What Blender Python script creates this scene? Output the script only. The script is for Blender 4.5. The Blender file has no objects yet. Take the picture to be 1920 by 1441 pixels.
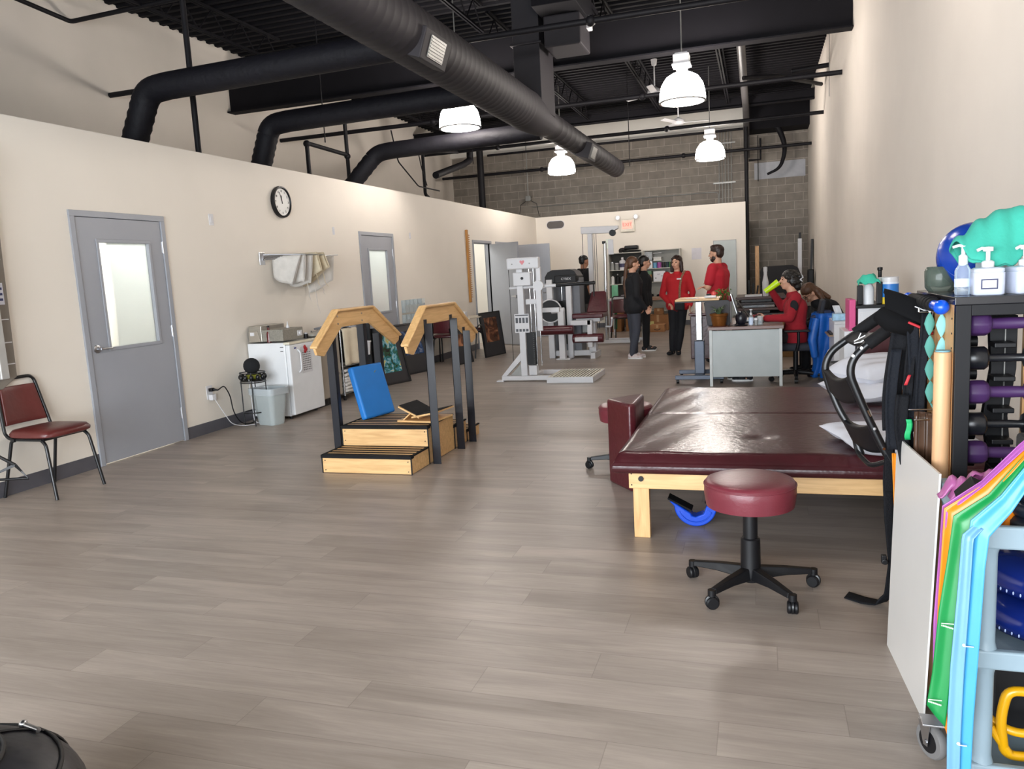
import bpy, bmesh, math, random
from mathutils import Vector as V, Matrix, Euler
random.seed(7)
PI = math.pi
SC = bpy.context.scene
COL = SC.collection
# ------------------------------------------------------------ camera, exposure, world, daylight
cam_d = bpy.data.cameras.new('camera')
cam = bpy.data.objects.new('camera', cam_d); COL.objects.link(cam)
cam_d.sensor_fit = 'HORIZONTAL'; cam_d.sensor_width = 36.0
cam_d.lens = 1458.0 / 1920 * 36.0
cam_d.clip_start = 0.05; cam_d.clip_end = 200
rx, ux, fx = V((.952416, .299846, -.054735)), V((.009882, .149106, .988772)), V((-.304640, .942263, -.139048))
cam.matrix_world = Matrix(((rx.x, ux.x, -fx.x, 0), (rx.y, ux.y, -fx.y, 0), (rx.z, ux.z, -fx.z, 1.43), (0, 0, 0, 1)))
SC.camera = cam
vs = SC.view_settings
vs.view_transform = 'Standard'; vs.look = 'None'; vs.gamma = 1.0; vs.exposure = 1.08
try: vs.use_curve_mapping = False
except Exception: pass
world = bpy.data.worlds.new('world'); SC.world = world; world.use_nodes = True
bg = world.node_tree.nodes['Background']
bg.inputs[0].default_value = (.75, .85, 1, 1); bg.inputs[1].default_value = 1.0

def lamp(name, kind, loc, energy, color, rot=(0, 0, 0), sx=1, sy=1, size=.1):
    d = bpy.data.lights.new(name, kind); d.energy = energy; d.color = color
    if kind == 'AREA': d.shape = 'RECTANGLE'; d.size = sx; d.size_y = sy
    elif kind in ('POINT', 'SPOT'): d.shadow_soft_size = size
    o = bpy.data.objects.new(name, d); COL.objects.link(o); o.location = loc; o.rotation_euler = rot
    return o
# daylight of the glazed shop front behind the camera
lamp('daylight', 'AREA', (-3.4, -3.1, 1.6), 620, (.89, .95, 1), (PI/2, 0, 0), 9.0, 2.8)
LAMP_EMIT = 37.0
# lit offices behind the left wall
lamp('office_light', 'AREA', (-6.6, 6.5, 2.70), 95, (1, .99, .95), (0, 0, 0), 1.2, 3.0)
lamp('office_light', 'AREA', (-6.6, 11.0, 2.70), 60, (1, .99, .95), (0, 0, 0), 1.2, 3.0)
lamp('office_light', 'AREA', (-6.6, 16.0, 2.70), 40, (1, .99, .95), (0, 0, 0), 1.2, 3.0)

# ------------------------------------------------------------ materials
MATS = {}
def s2l(c):
    return tuple((x/12.92 if x <= .04045 else ((x+.055)/1.055)**2.4) for x in c)
def rgb(h):
    return s2l(tuple(int(h[i:i+2], 16)/255 for i in (0, 2, 4)))
def mat(name, col, rough=.6, metal=0, var=.06, vs_=8, bump=0, bs=60, coat=0, emit=0, ecol=None, spec=.5, trans=0, stretch=None):
    if name in MATS: return MATS[name]
    m = bpy.data.materials.new(name); m.use_nodes = True; MATS[name] = m
    nt = m.node_tree; n = nt.nodes; l = nt.links; b = n['Principled BSDF']
    c = rgb(col) if isinstance(col, str) else col
    b.inputs['Roughness'].default_value = rough; b.inputs['Metallic'].default_value = metal
    b.inputs['Coat Weight'].default_value = coat; b.inputs['Specular IOR Level'].default_value = spec
    b.inputs['Transmission Weight'].default_value = trans
    tc = n.new('ShaderNodeTexCoord')
    nz = n.new('ShaderNodeTexNoise'); nz.inputs['Scale'].default_value = vs_; nz.inputs['Detail'].default_value = 3
    src = tc.outputs['Object']
    if stretch:
        mp = n.new('ShaderNodeMapping'); mp.inputs['Scale'].default_value = stretch
        l.new(src, mp.inputs[0]); src = mp.outputs[0]
    l.new(src, nz.inputs['Vector'])
    rp = n.new('ShaderNodeValToRGB'); rp.color_ramp.elements[0].position = .3; rp.color_ramp.elements[1].position = .7
    rp.color_ramp.elements[0].color = tuple(x*(1-var) for x in c)+(1,)
    rp.color_ramp.elements[1].color = tuple(min(1, x*(1+var)) for x in c)+(1,)
    l.new(nz.outputs['Fac'], rp.inputs[0]); l.new(rp.outputs[0], b.inputs['Base Color'])
    if bump:
        n2 = n.new('ShaderNodeTexNoise'); n2.inputs['Scale'].default_value = bs; l.new(src, n2.inputs['Vector'])
        bp = n.new('ShaderNodeBump'); bp.inputs['Strength'].default_value = bump; bp.inputs['Distance'].default_value = .02
        l.new(n2.outputs['Fac'], bp.inputs['Height']); l.new(bp.outputs[0], b.inputs['Normal'])
    if emit:
        b.inputs['Emission Color'].default_value = (rgb(ecol) if ecol else c)+(1,); b.inputs['Emission Strength'].default_value = emit
    return m
def glassy(name, col, alpha=.25, rough=.05):
    m = bpy.data.materials.new(name); m.use_nodes = True; MATS[name] = m
    nt = m.node_tree; n = nt.nodes; l = nt.links; n.clear()
    o = n.new('ShaderNodeOutputMaterial'); t = n.new('ShaderNodeBsdfTransparent'); g = n.new('ShaderNodeBsdfPrincipled')
    c = rgb(col); t.inputs[0].default_value = tuple(.5+.5*x for x in c)+(1,)
    g.inputs['Base Color'].default_value = c+(1,); g.inputs['Roughness'].default_value = rough
    mx = n.new('ShaderNodeMixShader'); fr = n.new('ShaderNodeFresnel'); fr.inputs[0].default_value = 1.4
    ad = n.new('ShaderNodeMath'); ad.operation = 'ADD'; ad.inputs[1].default_value = alpha; ad.use_clamp = True
    l.new(fr.outputs[0], ad.inputs[0]); l.new(ad.outputs[0], mx.inputs[0]); l.new(t.outputs[0], mx.inputs[1]); l.new(g.outputs[0], mx.inputs[2])
    l.new(mx.outputs[0], o.inputs[0]); return m

def floor_mat():
    m = bpy.data.materials.new('vinyl_plank_floor'); m.use_nodes = True
    nt = m.node_tree; n = nt.nodes; l = nt.links; b = n['Principled BSDF']
    def N(t, **k):
        x = n.new(t)
        for a, v in k.items(): setattr(x, a, v)
        return x
    def math_(op, a, c=None, d=None):
        x = N('ShaderNodeMath', operation=op)
        for i, q in enumerate((a, c, d)):
            if q is None: continue
            if isinstance(q, (int, float)): x.inputs[i].default_value = q
            else: l.new(q, x.inputs[i])
        return x.outputs[0]
    tc = N('ShaderNodeTexCoord'); sp = N('ShaderNodeSeparateXYZ'); l.new(tc.outputs['Object'], sp.inputs[0])
    W, L = .181, 1.22
    row = math_('DIVIDE', sp.outputs[1], W); rf = math_('FLOOR', row)
    wn = N('ShaderNodeTexWhiteNoise', noise_dimensions='1D'); l.new(rf, wn.inputs['W'])
    xs = math_('ADD', math_('DIVIDE', sp.outputs[0], L), wn.outputs['Value']); xf = math_('FLOOR', xs)
    cb = N('ShaderNodeCombineXYZ'); l.new(rf, cb.inputs[0]); l.new(xf, cb.inputs[1])
    w2 = N('ShaderNodeTexWhiteNoise', noise_dimensions='2D'); l.new(cb.outputs[0], w2.inputs['Vector'])
    # grain
    off = math_('MULTIPLY', w2.outputs['Value'], 37.0)
    cg = N('ShaderNodeCombineXYZ'); l.new(math_('ADD', math_('MULTIPLY', sp.outputs[0], 0.9), off), cg.inputs[0])
    l.new(math_('MULTIPLY', sp.outputs[1], 7.0), cg.inputs[1]); l.new(off, cg.inputs[2])
    g1 = N('ShaderNodeTexNoise'); g1.inputs['Scale'].default_value = 1.3; g1.inputs['Detail'].default_value = 6; g1.inputs['Roughness'].default_value = .62
    g1.inputs['Distortion'].default_value = .6; l.new(cg.outputs[0], g1.inputs['Vector'])
    ch = N('ShaderNodeCombineXYZ'); l.new(math_('ADD', math_('MULTIPLY', sp.outputs[0], 5.0), off), ch.inputs[0]); l.new(math_('MULTIPLY', sp.outputs[1], 110.0), ch.inputs[1])
    g2 = N('ShaderNodeTexNoise'); g2.inputs['Scale'].default_value = 1.0; g2.inputs['Detail'].default_value = 3; l.new(ch.outputs[0], g2.inputs['Vector'])
    fac = math_('ADD', math_('ADD', math_('MULTIPLY', g1.outputs['Fac'], .68), math_('MULTIPLY', g2.outputs['Fac'], .20)), math_('MULTIPLY', w2.outputs['Value'], .12))
    rp = N('ShaderNodeValToRGB'); e = rp.color_ramp.elements
    e[0].position = .28; e[0].color = rgb('867a70')+(1,); e[1].position = .70; e[1].color = rgb('b1a499')+(1,)
    x = rp.color_ramp.elements.new(.5); x.color = rgb('9c9086')+(1,)
    l.new(fac, rp.inputs[0])
    fy = math_('FRACT', row); fxx = math_('FRACT', xs)
    ey = math_('MINIMUM', fy, math_('SUBTRACT', 1.0, fy)); ex = math_('MINIMUM', fxx, math_('SUBTRACT', 1.0, fxx))
    seam = math_('MINIMUM', math_('MULTIPLY', ey, W), math_('MULTIPLY', ex, L))
    sm = math_('LESS_THAN', seam, .0015)
    mx = N('ShaderNodeMix', data_type='RGBA'); l.new(math_('MULTIPLY', sm, .3), mx.inputs[0]); l.new(rp.outputs[0], mx.inputs[6]); mx.inputs[7].default_value = rgb('4d433c')+(1,)
    l.new(mx.outputs[2], b.inputs['Base Color'])
    b.inputs['Roughness'].default_value = .38; b.inputs['Specular IOR Level'].default_value = .45
    bp = N('ShaderNodeBump'); bp.inputs['Strength'].default_value = .12; bp.inputs['Distance'].default_value = .003
    l.new(g1.outputs['Fac'], bp.inputs['Height']); l.new(bp.outputs[0], b.inputs['Normal'])
    return m
def block_mat(name, c1, c2, mort, axes, bw=.42, bh=.205, msize=.006):
    m = bpy.data.materials.new(name); m.use_nodes = True
    nt = m.node_tree; n = nt.nodes; l = nt.links; b = n['Principled BSDF']
    tc = n.new('ShaderNodeTexCoord'); sp = n.new('ShaderNodeSeparateXYZ'); cb = n.new('ShaderNodeCombineXYZ')
    l.new(tc.outputs['Object'], sp.inputs[0]); l.new(sp.outputs[axes[0]], cb.inputs[0]); l.new(sp.outputs[axes[1]], cb.inputs[1])
    bt = n.new('ShaderNodeTexBrick'); l.new(cb.outputs[0], bt.inputs['Vector'])
    bt.inputs['Scale'].default_value = 1; bt.inputs['Brick Width'].default_value = bw; bt.inputs['Row Height'].default_value = bh
    bt.inputs['Mortar Size'].default_value = msize; bt.inputs['Mortar Smooth'].default_value = .3
    bt.inputs['Color1'].default_value = rgb(c1)+(1,); bt.inputs['Color2'].default_value = rgb(c2)+(1,); bt.inputs['Mortar'].default_value = rgb(mort)+(1,)
    nz = n.new('ShaderNodeTexNoise'); nz.inputs['Scale'].default_value = 5; nz.inputs['Detail'].default_value = 6; l.new(tc.outputs['Object'], nz.inputs['Vector'])
    mx = n.new('ShaderNodeMix'); mx.data_type = 'RGBA'; mx.blend_type = 'OVERLAY'; mx.inputs[0].default_value = .35
    l.new(bt.outputs['Color'], mx.inputs[6]); l.new(nz.outputs['Fac'], mx.inputs[7]); l.new(mx.outputs[2], b.inputs['Base Color'])
    b.inputs['Roughness'].default_value = .85
    bp = n.new('ShaderNodeBump'); bp.inputs['Strength'].default_value = .4; bp.inputs['Distance'].default_value = .006; bp.invert = True
    l.new(bt.outputs['Fac'], bp.inputs['Height']); l.new(bp.outputs[0], b.inputs['Normal'])
    return m
def wood(name, col, ax=0, rough=.45, con=.16, sc=2.2, coat=.2):
    """light grained wood, grain along axis ax"""
    if name in MATS: return MATS[name]
    m = bpy.data.materials.new(name); m.use_nodes = True; MATS[name] = m
    nt = m.node_tree; n = nt.nodes; l = nt.links; b = n['Principled BSDF']; c = rgb(col)
    tc = n.new('ShaderNodeTexCoord'); mp = n.new('ShaderNodeMapping'); s = [14, 14, 14]; s[ax] = 1.2; mp.inputs['Scale'].default_value = s
    l.new(tc.outputs['Object'], mp.inputs[0])
    nz = n.new('ShaderNodeTexNoise'); nz.inputs['Scale'].default_value = sc; nz.inputs['Detail'].default_value = 5; nz.inputs['Distortion'].default_value = 1.2
    l.new(mp.outputs[0], nz.inputs['Vector'])
    rp = n.new('ShaderNodeValToRGB'); rp.color_ramp.elements[0].position = .3; rp.color_ramp.elements[1].position = .68
    rp.color_ramp.elements[0].color = tuple(x*(1-con*(1+.5*i)) for i, x in enumerate(c))+(1,); rp.color_ramp.elements[1].color = tuple(min(1, x*(1+con*.6)) for x in c)+(1,)
    l.new(nz.outputs['Fac'], rp.inputs[0]); l.new(rp.outputs[0], b.inputs['Base Color'])
    b.inputs['Roughness'].default_value = rough; b.inputs['Coat Weight'].default_value = coat; b.inputs['Coat Roughness'].default_value = .25
    return m

# ------------------------------------------------------------ mesh builder
def R3(rx=0, ry=0, rz=0): return Euler((rx, ry, rz)).to_matrix()
class MB:
    def __init__(s): s.b = bmesh.new(); s.mi = 0
    def poly(s, vs, fs):
        vv = [s.b.verts.new(v) for v in vs]
        for f in fs:
            try: q = s.b.faces.new([vv[i] for i in f]); q.material_index = s.mi
            except ValueError: pass
        return s
    def box(s, x0, x1, y0, y1, z0, z1, rot=None, piv=None):
        x0, x1 = min(x0, x1), max(x0, x1); y0, y1 = min(y0, y1), max(y0, y1); z0, z1 = min(z0, z1), max(z0, z1)
        vs = [V((x, y, z)) for z in (z0, z1) for y in (y0, y1) for x in (x0, x1)]
        if rot is not None:
            p = V(piv) if piv is not None else V(((x0+x1)/2, (y0+y1)/2, (z0+z1)/2))
            vs = [p + rot @ (v-p) for v in vs]
        return s.poly(vs, [(0, 2, 3, 1), (4, 5, 7, 6), (0, 1, 5, 4), (2, 6, 7, 3), (0, 4, 6, 2), (1, 3, 7, 5)])
    def cb(s, c, d, rot=None):
        return s.box(c[0]-d[0]/2, c[0]+d[0]/2, c[1]-d[1]/2, c[1]+d[1]/2, c[2]-d[2]/2, c[2]+d[2]/2, rot)
    def hexa(s, p): return s.poly(p, [(0, 3, 2, 1), (4, 5, 6, 7), (0, 1, 5, 4), (1, 2, 6, 5), (2, 3, 7, 6), (3, 0, 4, 7)])
    def prism(s, pts, a, b, ax='y', rot=None, piv=(0, 0, 0)):
        f = {'x': lambda p, t: V((t, p[0], p[1])), 'y': lambda p, t: V((p[0], t, p[1])), 'z': lambda p, t: V((p[0], p[1], t))}[ax]
        n = len(pts); vs = [f(p, a) for p in pts]+[f(p, b) for p in pts]
        if rot is not None: P = V(piv); vs = [P+rot@(v-P) for v in vs]
        return s.poly(vs, [tuple(range(n))[::-1], tuple(range(n, 2*n))]+[(i, (i+1) % n, n+(i+1) % n, n+i) for i in range(n)])
    def tube(s, pts, r, n=10, closed=False, cap=True, flat=1.0):
        pts = [V(p) for p in pts]; m = len(pts); rr = r if isinstance(r, (list, tuple)) else [r]*m
        rings = []; up = None
        for i, p in enumerate(pts):
            if closed: t = pts[(i+1) % m]-pts[i-1]
            else: t = pts[min(i+1, m-1)]-pts[max(i-1, 0)]
            if t.length < 1e-9: t = V((0, 0, 1))
            t.normalize()
            if up is None:
                up = V((0, 0, 1)) if abs(t.z) < .9 else V((1, 0, 0))
            a = (up-t*up.dot(t)); a = a.normalized() if a.length > 1e-6 else t.orthogonal().normalized(); up = a; c = t.cross(a)
            rings.append([s.b.verts.new(p+(a*math.cos(2*PI*k/n)*flat+c*math.sin(2*PI*k/n))*rr[i]) for k in range(n)])
        q = m if closed else m-1
        for i in range(q):
            A, B = rings[i], rings[(i+1) % m]
            for k in range(n):
                f = s.b.faces.new((A[k], A[(k+1) % n], B[(k+1) % n], B[k])); f.material_index = s.mi
        if cap and not closed:
            for rg, rev in ((rings[0], True), (rings[-1], False)):
                try: f = s.b.faces.new(rg[::-1] if rev else rg); f.material_index = s.mi
                except ValueError: pass
        return s
    def cyl(s, p1, p2, r1, r2=None, n=20): return s.tube([p1, p2], [r1, r1 if r2 is None else r2], n)
    def lathe(s, prof, c=(0, 0, 0), n=24, rot=None, sx=1, sy=1):
        """prof list of (r,z)"""
        rings = []; C = V(c)
        for r, z in prof:
            rings.append([s.b.verts.new(C+((rot@V((r*sx*math.cos(2*PI*k/n), r*sy*math.sin(2*PI*k/n), z))) if rot is not None else V((r*sx*math.cos(2*PI*k/n), r*sy*math.sin(2*PI*k/n), z)))) for k in range(n)])
        for A, B in zip(rings, rings[1:]):
            for k in range(n):
                f = s.b.faces.new((A[k], A[(k+1) % n], B[(k+1) % n], B[k])); f.material_index = s.mi
        for rg, rev in ((rings[0], True), (rings[-1], False)):
            try: f = s.b.faces.new(rg[::-1] if rev else rg); f.material_index = s.mi
            except ValueError: pass
        return s
    def ell(s, c, r, rot=None, nu=16, nv=10):
        if isinstance(r, (int, float)): r = (r, r, r)
        pr = [(math.sin(PI*i/nv), -math.cos(PI*i/nv)) for i in range(nv+1)]
        pr = [(max(a, 1e-3), b) for a, b in pr]
        Mx = Matrix.Diagonal(V(r)); Rm = (rot if rot is not None else Matrix.Identity(3)) @ Mx
        return s.lathe(pr, c, nu, Rm)
    def sheet(s, fn, nu, nv, closed_u=False):
        g = [[s.b.verts.new(fn(i/nu, j/nv)) for j in range(nv+1)] for i in range(nu+1)]
        for i in range(nu):
            for j in range(nv):
                f = s.b.faces.new((g[i][j], g[i+1][j], g[i+1][j+1], g[i][j+1])); f.material_index = s.mi
        return s
    def build(s, name, m, parent=None, bev=0, seg=2, sm=None, solid=0, sub=0, remesh=0, smooth_it=0, world=False):
        me = bpy.data.meshes.new(name)
        bmesh.ops.recalc_face_normals(s.b, faces=s.b.faces)
        if world and parent is not None:
            inv = parent.matrix_basis.inverted(); bmesh.ops.transform(s.b, matrix=inv, verts=s.b.verts)
        s.b.to_mesh(me); s.b.free()
        for q in (m if isinstance(m, (list, tuple)) else [m]): me.materials.append(q)
        o = bpy.data.objects.new(name, me); COL.objects.link(o)
        if parent is not None: o.parent = parent
        if sm or sub or remesh:
            me.polygons.foreach_set('use_smooth', [True]*len(me.polygons))
            if sm and sm < 170: me.set_sharp_from_angle(angle=math.radians(sm))
        if solid:
            d = o.modifiers.new('solid', 'SOLIDIFY'); d.thickness = solid; d.offset = 0
        if bev:
            d = o.modifiers.new('bevel', 'BEVEL'); d.width = bev; d.segments = seg; d.limit_method = 'ANGLE'; d.angle_limit = math.radians(40)
        if sub:
            d = o.modifiers.new('sub', 'SUBSURF'); d.levels = sub; d.render_levels = sub
        if remesh:
            d = o.modifiers.new('remesh', 'REMESH'); d.mode = 'VOXEL'; d.voxel_size = remesh; d.use_smooth_shade = True
        if smooth_it:
            d = o.modifiers.new('smooth', 'SMOOTH'); d.iterations = smooth_it; d.factor = .5
        return o
def thing(name, label, cat, loc=(0, 0, 0), rz=0, group=None, kind=None):
    o = bpy.data.objects.new(name, None); COL.objects.link(o); o.location = loc; o.rotation_euler = (0, 0, rz)
    o.matrix_basis = Matrix.Translation(V(loc)) @ Matrix.Rotation(rz, 4, 'Z'); o.empty_display_size = .1
    tag(o, label, cat, group, kind); return o
def tag(o, label=None, cat=None, group=None, kind=None):
    if label: o['label'] = label
    if cat: o['category'] = cat
    if group: o['group'] = group
    if kind: o['kind'] = kind
    return o
def dup(o, loc, rz=0, label=None, group=None):
    r = o.copy(); COL.objects.link(r); r.matrix_basis = Matrix.Translation(V(loc)) @ Matrix.Rotation(rz, 4, 'Z')
    if label: r['label'] = label
    if group: r['group'] = group
    for ch in list(o.children):
        c = ch.copy(); COL.objects.link(c); c.parent = r
        for g in list(ch.children):
            d = g.copy(); COL.objects.link(d); d.parent = c
    return r
def arc(c, r, a0, a1, n, plane='xz'):
    out = []
    for i in range(n+1):
        a = a0+(a1-a0)*i/n; p, q = r*math.cos(a), r*math.sin(a)
        out.append({'xz': (c[0]+p, c[1], c[2]+q), 'yz': (c[0], c[1]+p, c[2]+q), 'xy': (c[0]+p, c[1]+q, c[2])}[plane])
    return out
def fillet(pts, r=.05, n=5):
    """round the inner corners of a polyline"""
    P = [V(p) for p in pts]; out = [P[0]]
    for i in range(1, len(P)-1):
        a, b, c = P[i-1], P[i], P[i+1]; d1 = (a-b); d2 = (c-b); k = min(r, d1.length*.48, d2.length*.48)
        p, q = b+d1.normalized()*k, b+d2.normalized()*k
        for j in range(n+1):
            t = j/n; out.append(p*(1-t)**2+b*2*t*(1-t)+q*t*t)
    out.append(P[-1]); return out
def struct(o): o['kind'] = 'structure'; return o
def text_mesh(body, size, m, parent, loc, rot, name='lettering', ext=.0008):
    c = bpy.data.curves.new(name, 'FONT'); c.body = body; c.size = size; c.align_x = 'CENTER'; c.align_y = 'CENTER'; c.extrude = ext; c.resolution_u = 2
    t = bpy.data.objects.new(name, c); dg = bpy.context.evaluated_depsgraph_get(); COL.objects.link(t); bpy.context.view_layer.update()
    me = bpy.data.meshes.new_from_object(t.evaluated_get(bpy.context.evaluated_depsgraph_get())); COL.objects.unlink(t); bpy.data.objects.remove(t)
    me.materials.clear(); me.materials.append(m); o = bpy.data.objects.new(name, me); COL.objects.link(o); o.parent = parent; o.location = loc; o.rotation_euler = rot
    return o

paint = mat('warm_white_wall_paint', 'e4ddd2', .75, var=.02, vs_=1.5)
paint_r = mat('warm_grey_wall_paint', 'd8d0c6', .8, var=.03, vs_=1.5)
white_p = mat('white_wall_paint', 'dcd9d2', .8, var=.03, vs_=2)
blackceil = mat('black_ceiling_paint', '0f0e13', .8, var=.15, vs_=3, spec=.2)
blackpipe = mat('black_pipe_paint', '141317', .6, var=.1, spec=.25)
ductm = mat('charcoal_duct_paint', '29272b', .65, var=.08, vs_=4, spec=.3)
insul = mat('black_insulated_duct', '0f0e14', .65, var=.2, bump=.3, bs=20, spec=.25)
greydoor = mat('grey_door_enamel', '9b9ea5', .38, var=.03, vs_=2)
steel = mat('brushed_steel', 'b9babd', .3, 1, var=.05)
chrome = mat('chrome', 'd5d7da', .12, 1, var=.02)
galv = mat('galvanised_conduit', '8f8f8c', .45, .6, var=.08)
cove = mat('dark_grey_vinyl_cove_base', '55545a', .45, var=.05)
black = mat('black_plastic', '0f0f12', .45, var=.1, spec=.35)
blackm = mat('black_powder_coated_metal', '121316', .35, var=.1)
whitep = mat('white_plastic', 'd2d2d5', .35, var=.02)
whitem = mat('white_powder_coated_steel', 'd3d3d6', .35, var=.03)
rubber = mat('black_rubber', '131315', .8, spec=.25, var=.12, bump=.1)
glass_p = glassy('clear_glass', 'f4f8f8', .06, .02)
frost = glassy('frosted_pane', 'e4efee', .45, .3)
clearp = glassy('clear_plastic', 'eef4f6', .16, .08)
maroon = mat('maroon_vinyl', '4e1b22', .3, var=.10, vs_=12, bump=.10, bs=35)
maroon_d = mat('dark_maroon_vinyl', '3f191d', .28, var=.10, vs_=12, bump=.12, bs=25)
maple = wood('maple_wood_x', 'd9b27c', 0); maple_y = wood('maple_wood_y', 'd9b27c', 1); maple_z = wood('maple_wood_z', 'd6ae78', 2)
card = mat('cardboard', 'a5784f', .85, var=.08)

# ------------------------------------------------------------ structure
struct(MB().box(-8.4, 1.36, -2.7, 21.2, -.12, 0).build('floor', floor_mat()))
# corrugated steel deck, ribs run across the room
prof = []; y = -2.7
while y < 21.2:
    prof += [(y, 5.32), (y+.09, 5.32), (y+.11, 5.27), (y+.18, 5.27)]; y += .2
prof = prof + [(21.3, 5.45), (-2.7, 5.45)]
struct(MB().prism(prof, -8.4, 1.36, 'x').build('ceiling', blackceil))
struct(MB().box(1.16, 1.36, -2.7, 21.2, 0, 5.3).build('wall_right', paint_r))
struct(MB().box(-8.4, -8.2, -2.7, 21.2, 0, 5.3).build('wall_outer_left', paint_r))
cmu = block_mat('grey_concrete_block', '8a837a', '7b746c', 'aaa197', (0, 2))
struct(MB().box(-8.2, 1.16, 21.0, 21.2, 0, 5.3).build('wall_back', cmu))
struct(MB().box(-8.2, -.27, 20.9, 20.998, 4.73, 5.3).build('trim_1', white_p))
struct(MB().box(-.25, 1.158, 20.2, 20.998, 4.56, 5.26).build('trim_2', blackceil))
# shop front behind the camera: piers, sill and mullions round the glazing
m = MB(); m.box(-8.2, -7.9, -2.7, -2.5, 0, 5.3).box(.9, 1.16, -2.7, -2.5, 0, 5.3).box(-7.9, .9, -2.7, -2.5, 3.1, 5.3)
struct(m.build('wall_front', paint_r))
m = MB()
for i in range(7): m.box(-7.9+i*1.4633-.03, -7.9+i*1.4633+.03, -2.64, -2.56, .0, 3.1)
m.box(-7.9, .9, -2.64, -2.56, 0, .08); m.box(-7.9, .9, -2.64, -2.56, 2.2, 2.26)
struct(m.build('window_1', blackm))
# left partition with three door openings
ops = [(5.16, 6.14), (10.06, 11.04), (14.67, 15.70), (16.1, 17.05)]; HD = 2.13
m = MB(); y = -2.5
for a, b in ops:
    m.box(-5.51, -5.39, y, a, 0, 2.83); m.box(-5.51, -5.39, a, b, HD, 2.83); y = b
m.box(-5.51, -5.39, y, 19.49, 0, 2.83); bmesh.ops.remove_doubles(m.b, verts=m.b.verts, dist=1e-4)
struct(m.build('wall_left', paint))
struct(MB().box(-5.39, -.30, 19.37, 19.49, 0, 2.83).build('wall_rear_partition', paint))
# office shells behind the partition
struct(MB().box(-7.6, -7.5, -2.5, 19.37, 0, 2.72).build('wall_office_far', white_p))
m = MB()
for yy in (8.6, 13.9, 15.95): m.box(-7.5, -5.51, yy, yy+.1, 0, 2.72)
struct(m.build('wall_office_divider', white_p))
struct(MB().box(-8.2, -5.51, -2.5, 19.37, 2.76, 2.82).build('ceiling_office', white_p))
# baseboards
m = MB(); y = -2.5
for a, b in ops: m.box(-5.39, -5.382, y, a-.055, 0, .115); y = b+.055
m.box(-5.39, -5.382, y, 19.37, 0, .115)
struct(m.build('baseboard_left', cove))
struct(MB().box(-5.38, -.3, 19.362, 19.37, 0, .115).build('baseboard_back', cove))
struct(MB().box(1.152, 1.16, -2.5, 21, 0, .115).build('baseboard_right', cove))

def lever(par, x, y, z, s=1):
    o = MB().lathe([(.001, .0), (.036, .0), (.036, .008), (.03, .012), (.012, .013), (.012, .055), (.001, .055)], (x, y, z), 20, R3(0, PI/2, 0))
    o.tube([(x+.05, y-.004*s, z), (x+.055, y+.03*s, z), (x+.05, y+.12*s, z-.004)], [.011, .01, .008], 10)
    return o.build('lever_handle', steel, par, sm=40)
def hinge(par, x, y, z):
    return MB().cyl((x, y, z-.055), (x, y, z+.055), .008, None, 10).box(x-.012, x-.004, y-.02, y+.02, z-.05, z+.05).build('hinge', steel, par, sm=40)
def frame(par, a, b):
    m = MB()
    for s_, e_ in ((a-.05, a), (b, b+.05)): m.box(-5.52, -5.372, s_, e_, 0, HD-.02)
    m.box(-5.52, -5.372, a-.05, b+.05, HD-.02, HD+.03)
    for s_, e_ in ((a, a+.012), (b-.012, b)): m.box(-5.50, -5.435, s_, e_, 0, HD-.02)
    m.box(-5.50, -5.435, a, b, HD-.035, HD-.02)
    return m.build('door_frame', greydoor, par, bev=.003)
def vision_door(name, a, b, gy0, gy1, gz0=1.0, gz1=1.9):
    d = bpy.data.objects.new(name, None); COL.objects.link(d); struct(d)
    frame(d, a, b)
    y0, y1, x0, x1 = a+.004, b-.004, -5.43, -5.385
    m = MB().box(x0, x1, y0, gy0, .012, HD-.024).box(x0, x1, gy1, y1, .012, HD-.024).box(x0, x1, gy0, gy1, .012, gz0).box(x0, x1, gy0, gy1, gz1, HD-.024)
    bmesh.ops.remove_doubles(m.b, verts=m.b.verts, dist=1e-4)
    lf = m.build('door_leaf', greydoor, d)
    m = MB(); t = .028
    m.box(x1, x1+.01, gy0-t, gy1+t, gz1, gz1+t).box(x1, x1+.01, gy0-t, gy1+t, gz0-t, gz0).box(x1, x1+.01, gy0-t, gy0, gz0, gz1).box(x1, x1+.01, gy1, gy1+t, gz0, gz1)
    m.build('glazing_bead', greydoor, lf, bev=.003)
    MB().box(x0+.018, x0+.024, gy0, gy1, gz0, gz1).build('glass_pane', glass_p, lf)
    lever(lf, x1, y0+.065, 1.0)
    for z in (.28, 1.08, 1.87): hinge(lf, x1+.006, y1+.006, z)
    return d
vision_door('door_1', 5.16, 6.14, 5.385, 5.955)
vision_door('door_2', 10.06, 11.04, 10.27, 10.85)
# doors 3 and 4 stand open into the room
for nm, (a, b), ang, L in (('door_3', ops[2], math.radians(-35), .93), ('door_4', ops[3], math.radians(5), .9)):
    d = bpy.data.objects.new(nm, None); COL.objects.link(d); struct(d); frame(d, a, b)
    e = MB().box(0, L, -.045, 0, .012, HD-.04); e.b.transform(Matrix.Translation(V((-5.37, b, 0))) @ Matrix.Rotation(ang, 4, 'Z'))
    lf = e.build('door_leaf', greydoor, d, bev=.002)
    dr = V((math.cos(ang), math.sin(ang), 0)); nn = V((math.sin(ang), -math.cos(ang), 0))
    p = V((-5.37, b, 1.0))+dr*(L-.07)+nn*.045
    MB().cyl(p, p+nn*.05, .03, None, 14).tube([p+nn*.05, p+nn*.05-dr*.11], .01, 8).build('lever_handle', steel, lf, sm=40)
    for z in (.28, 1.08, 1.87): hinge(lf, -5.366, b+.004, z)
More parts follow.
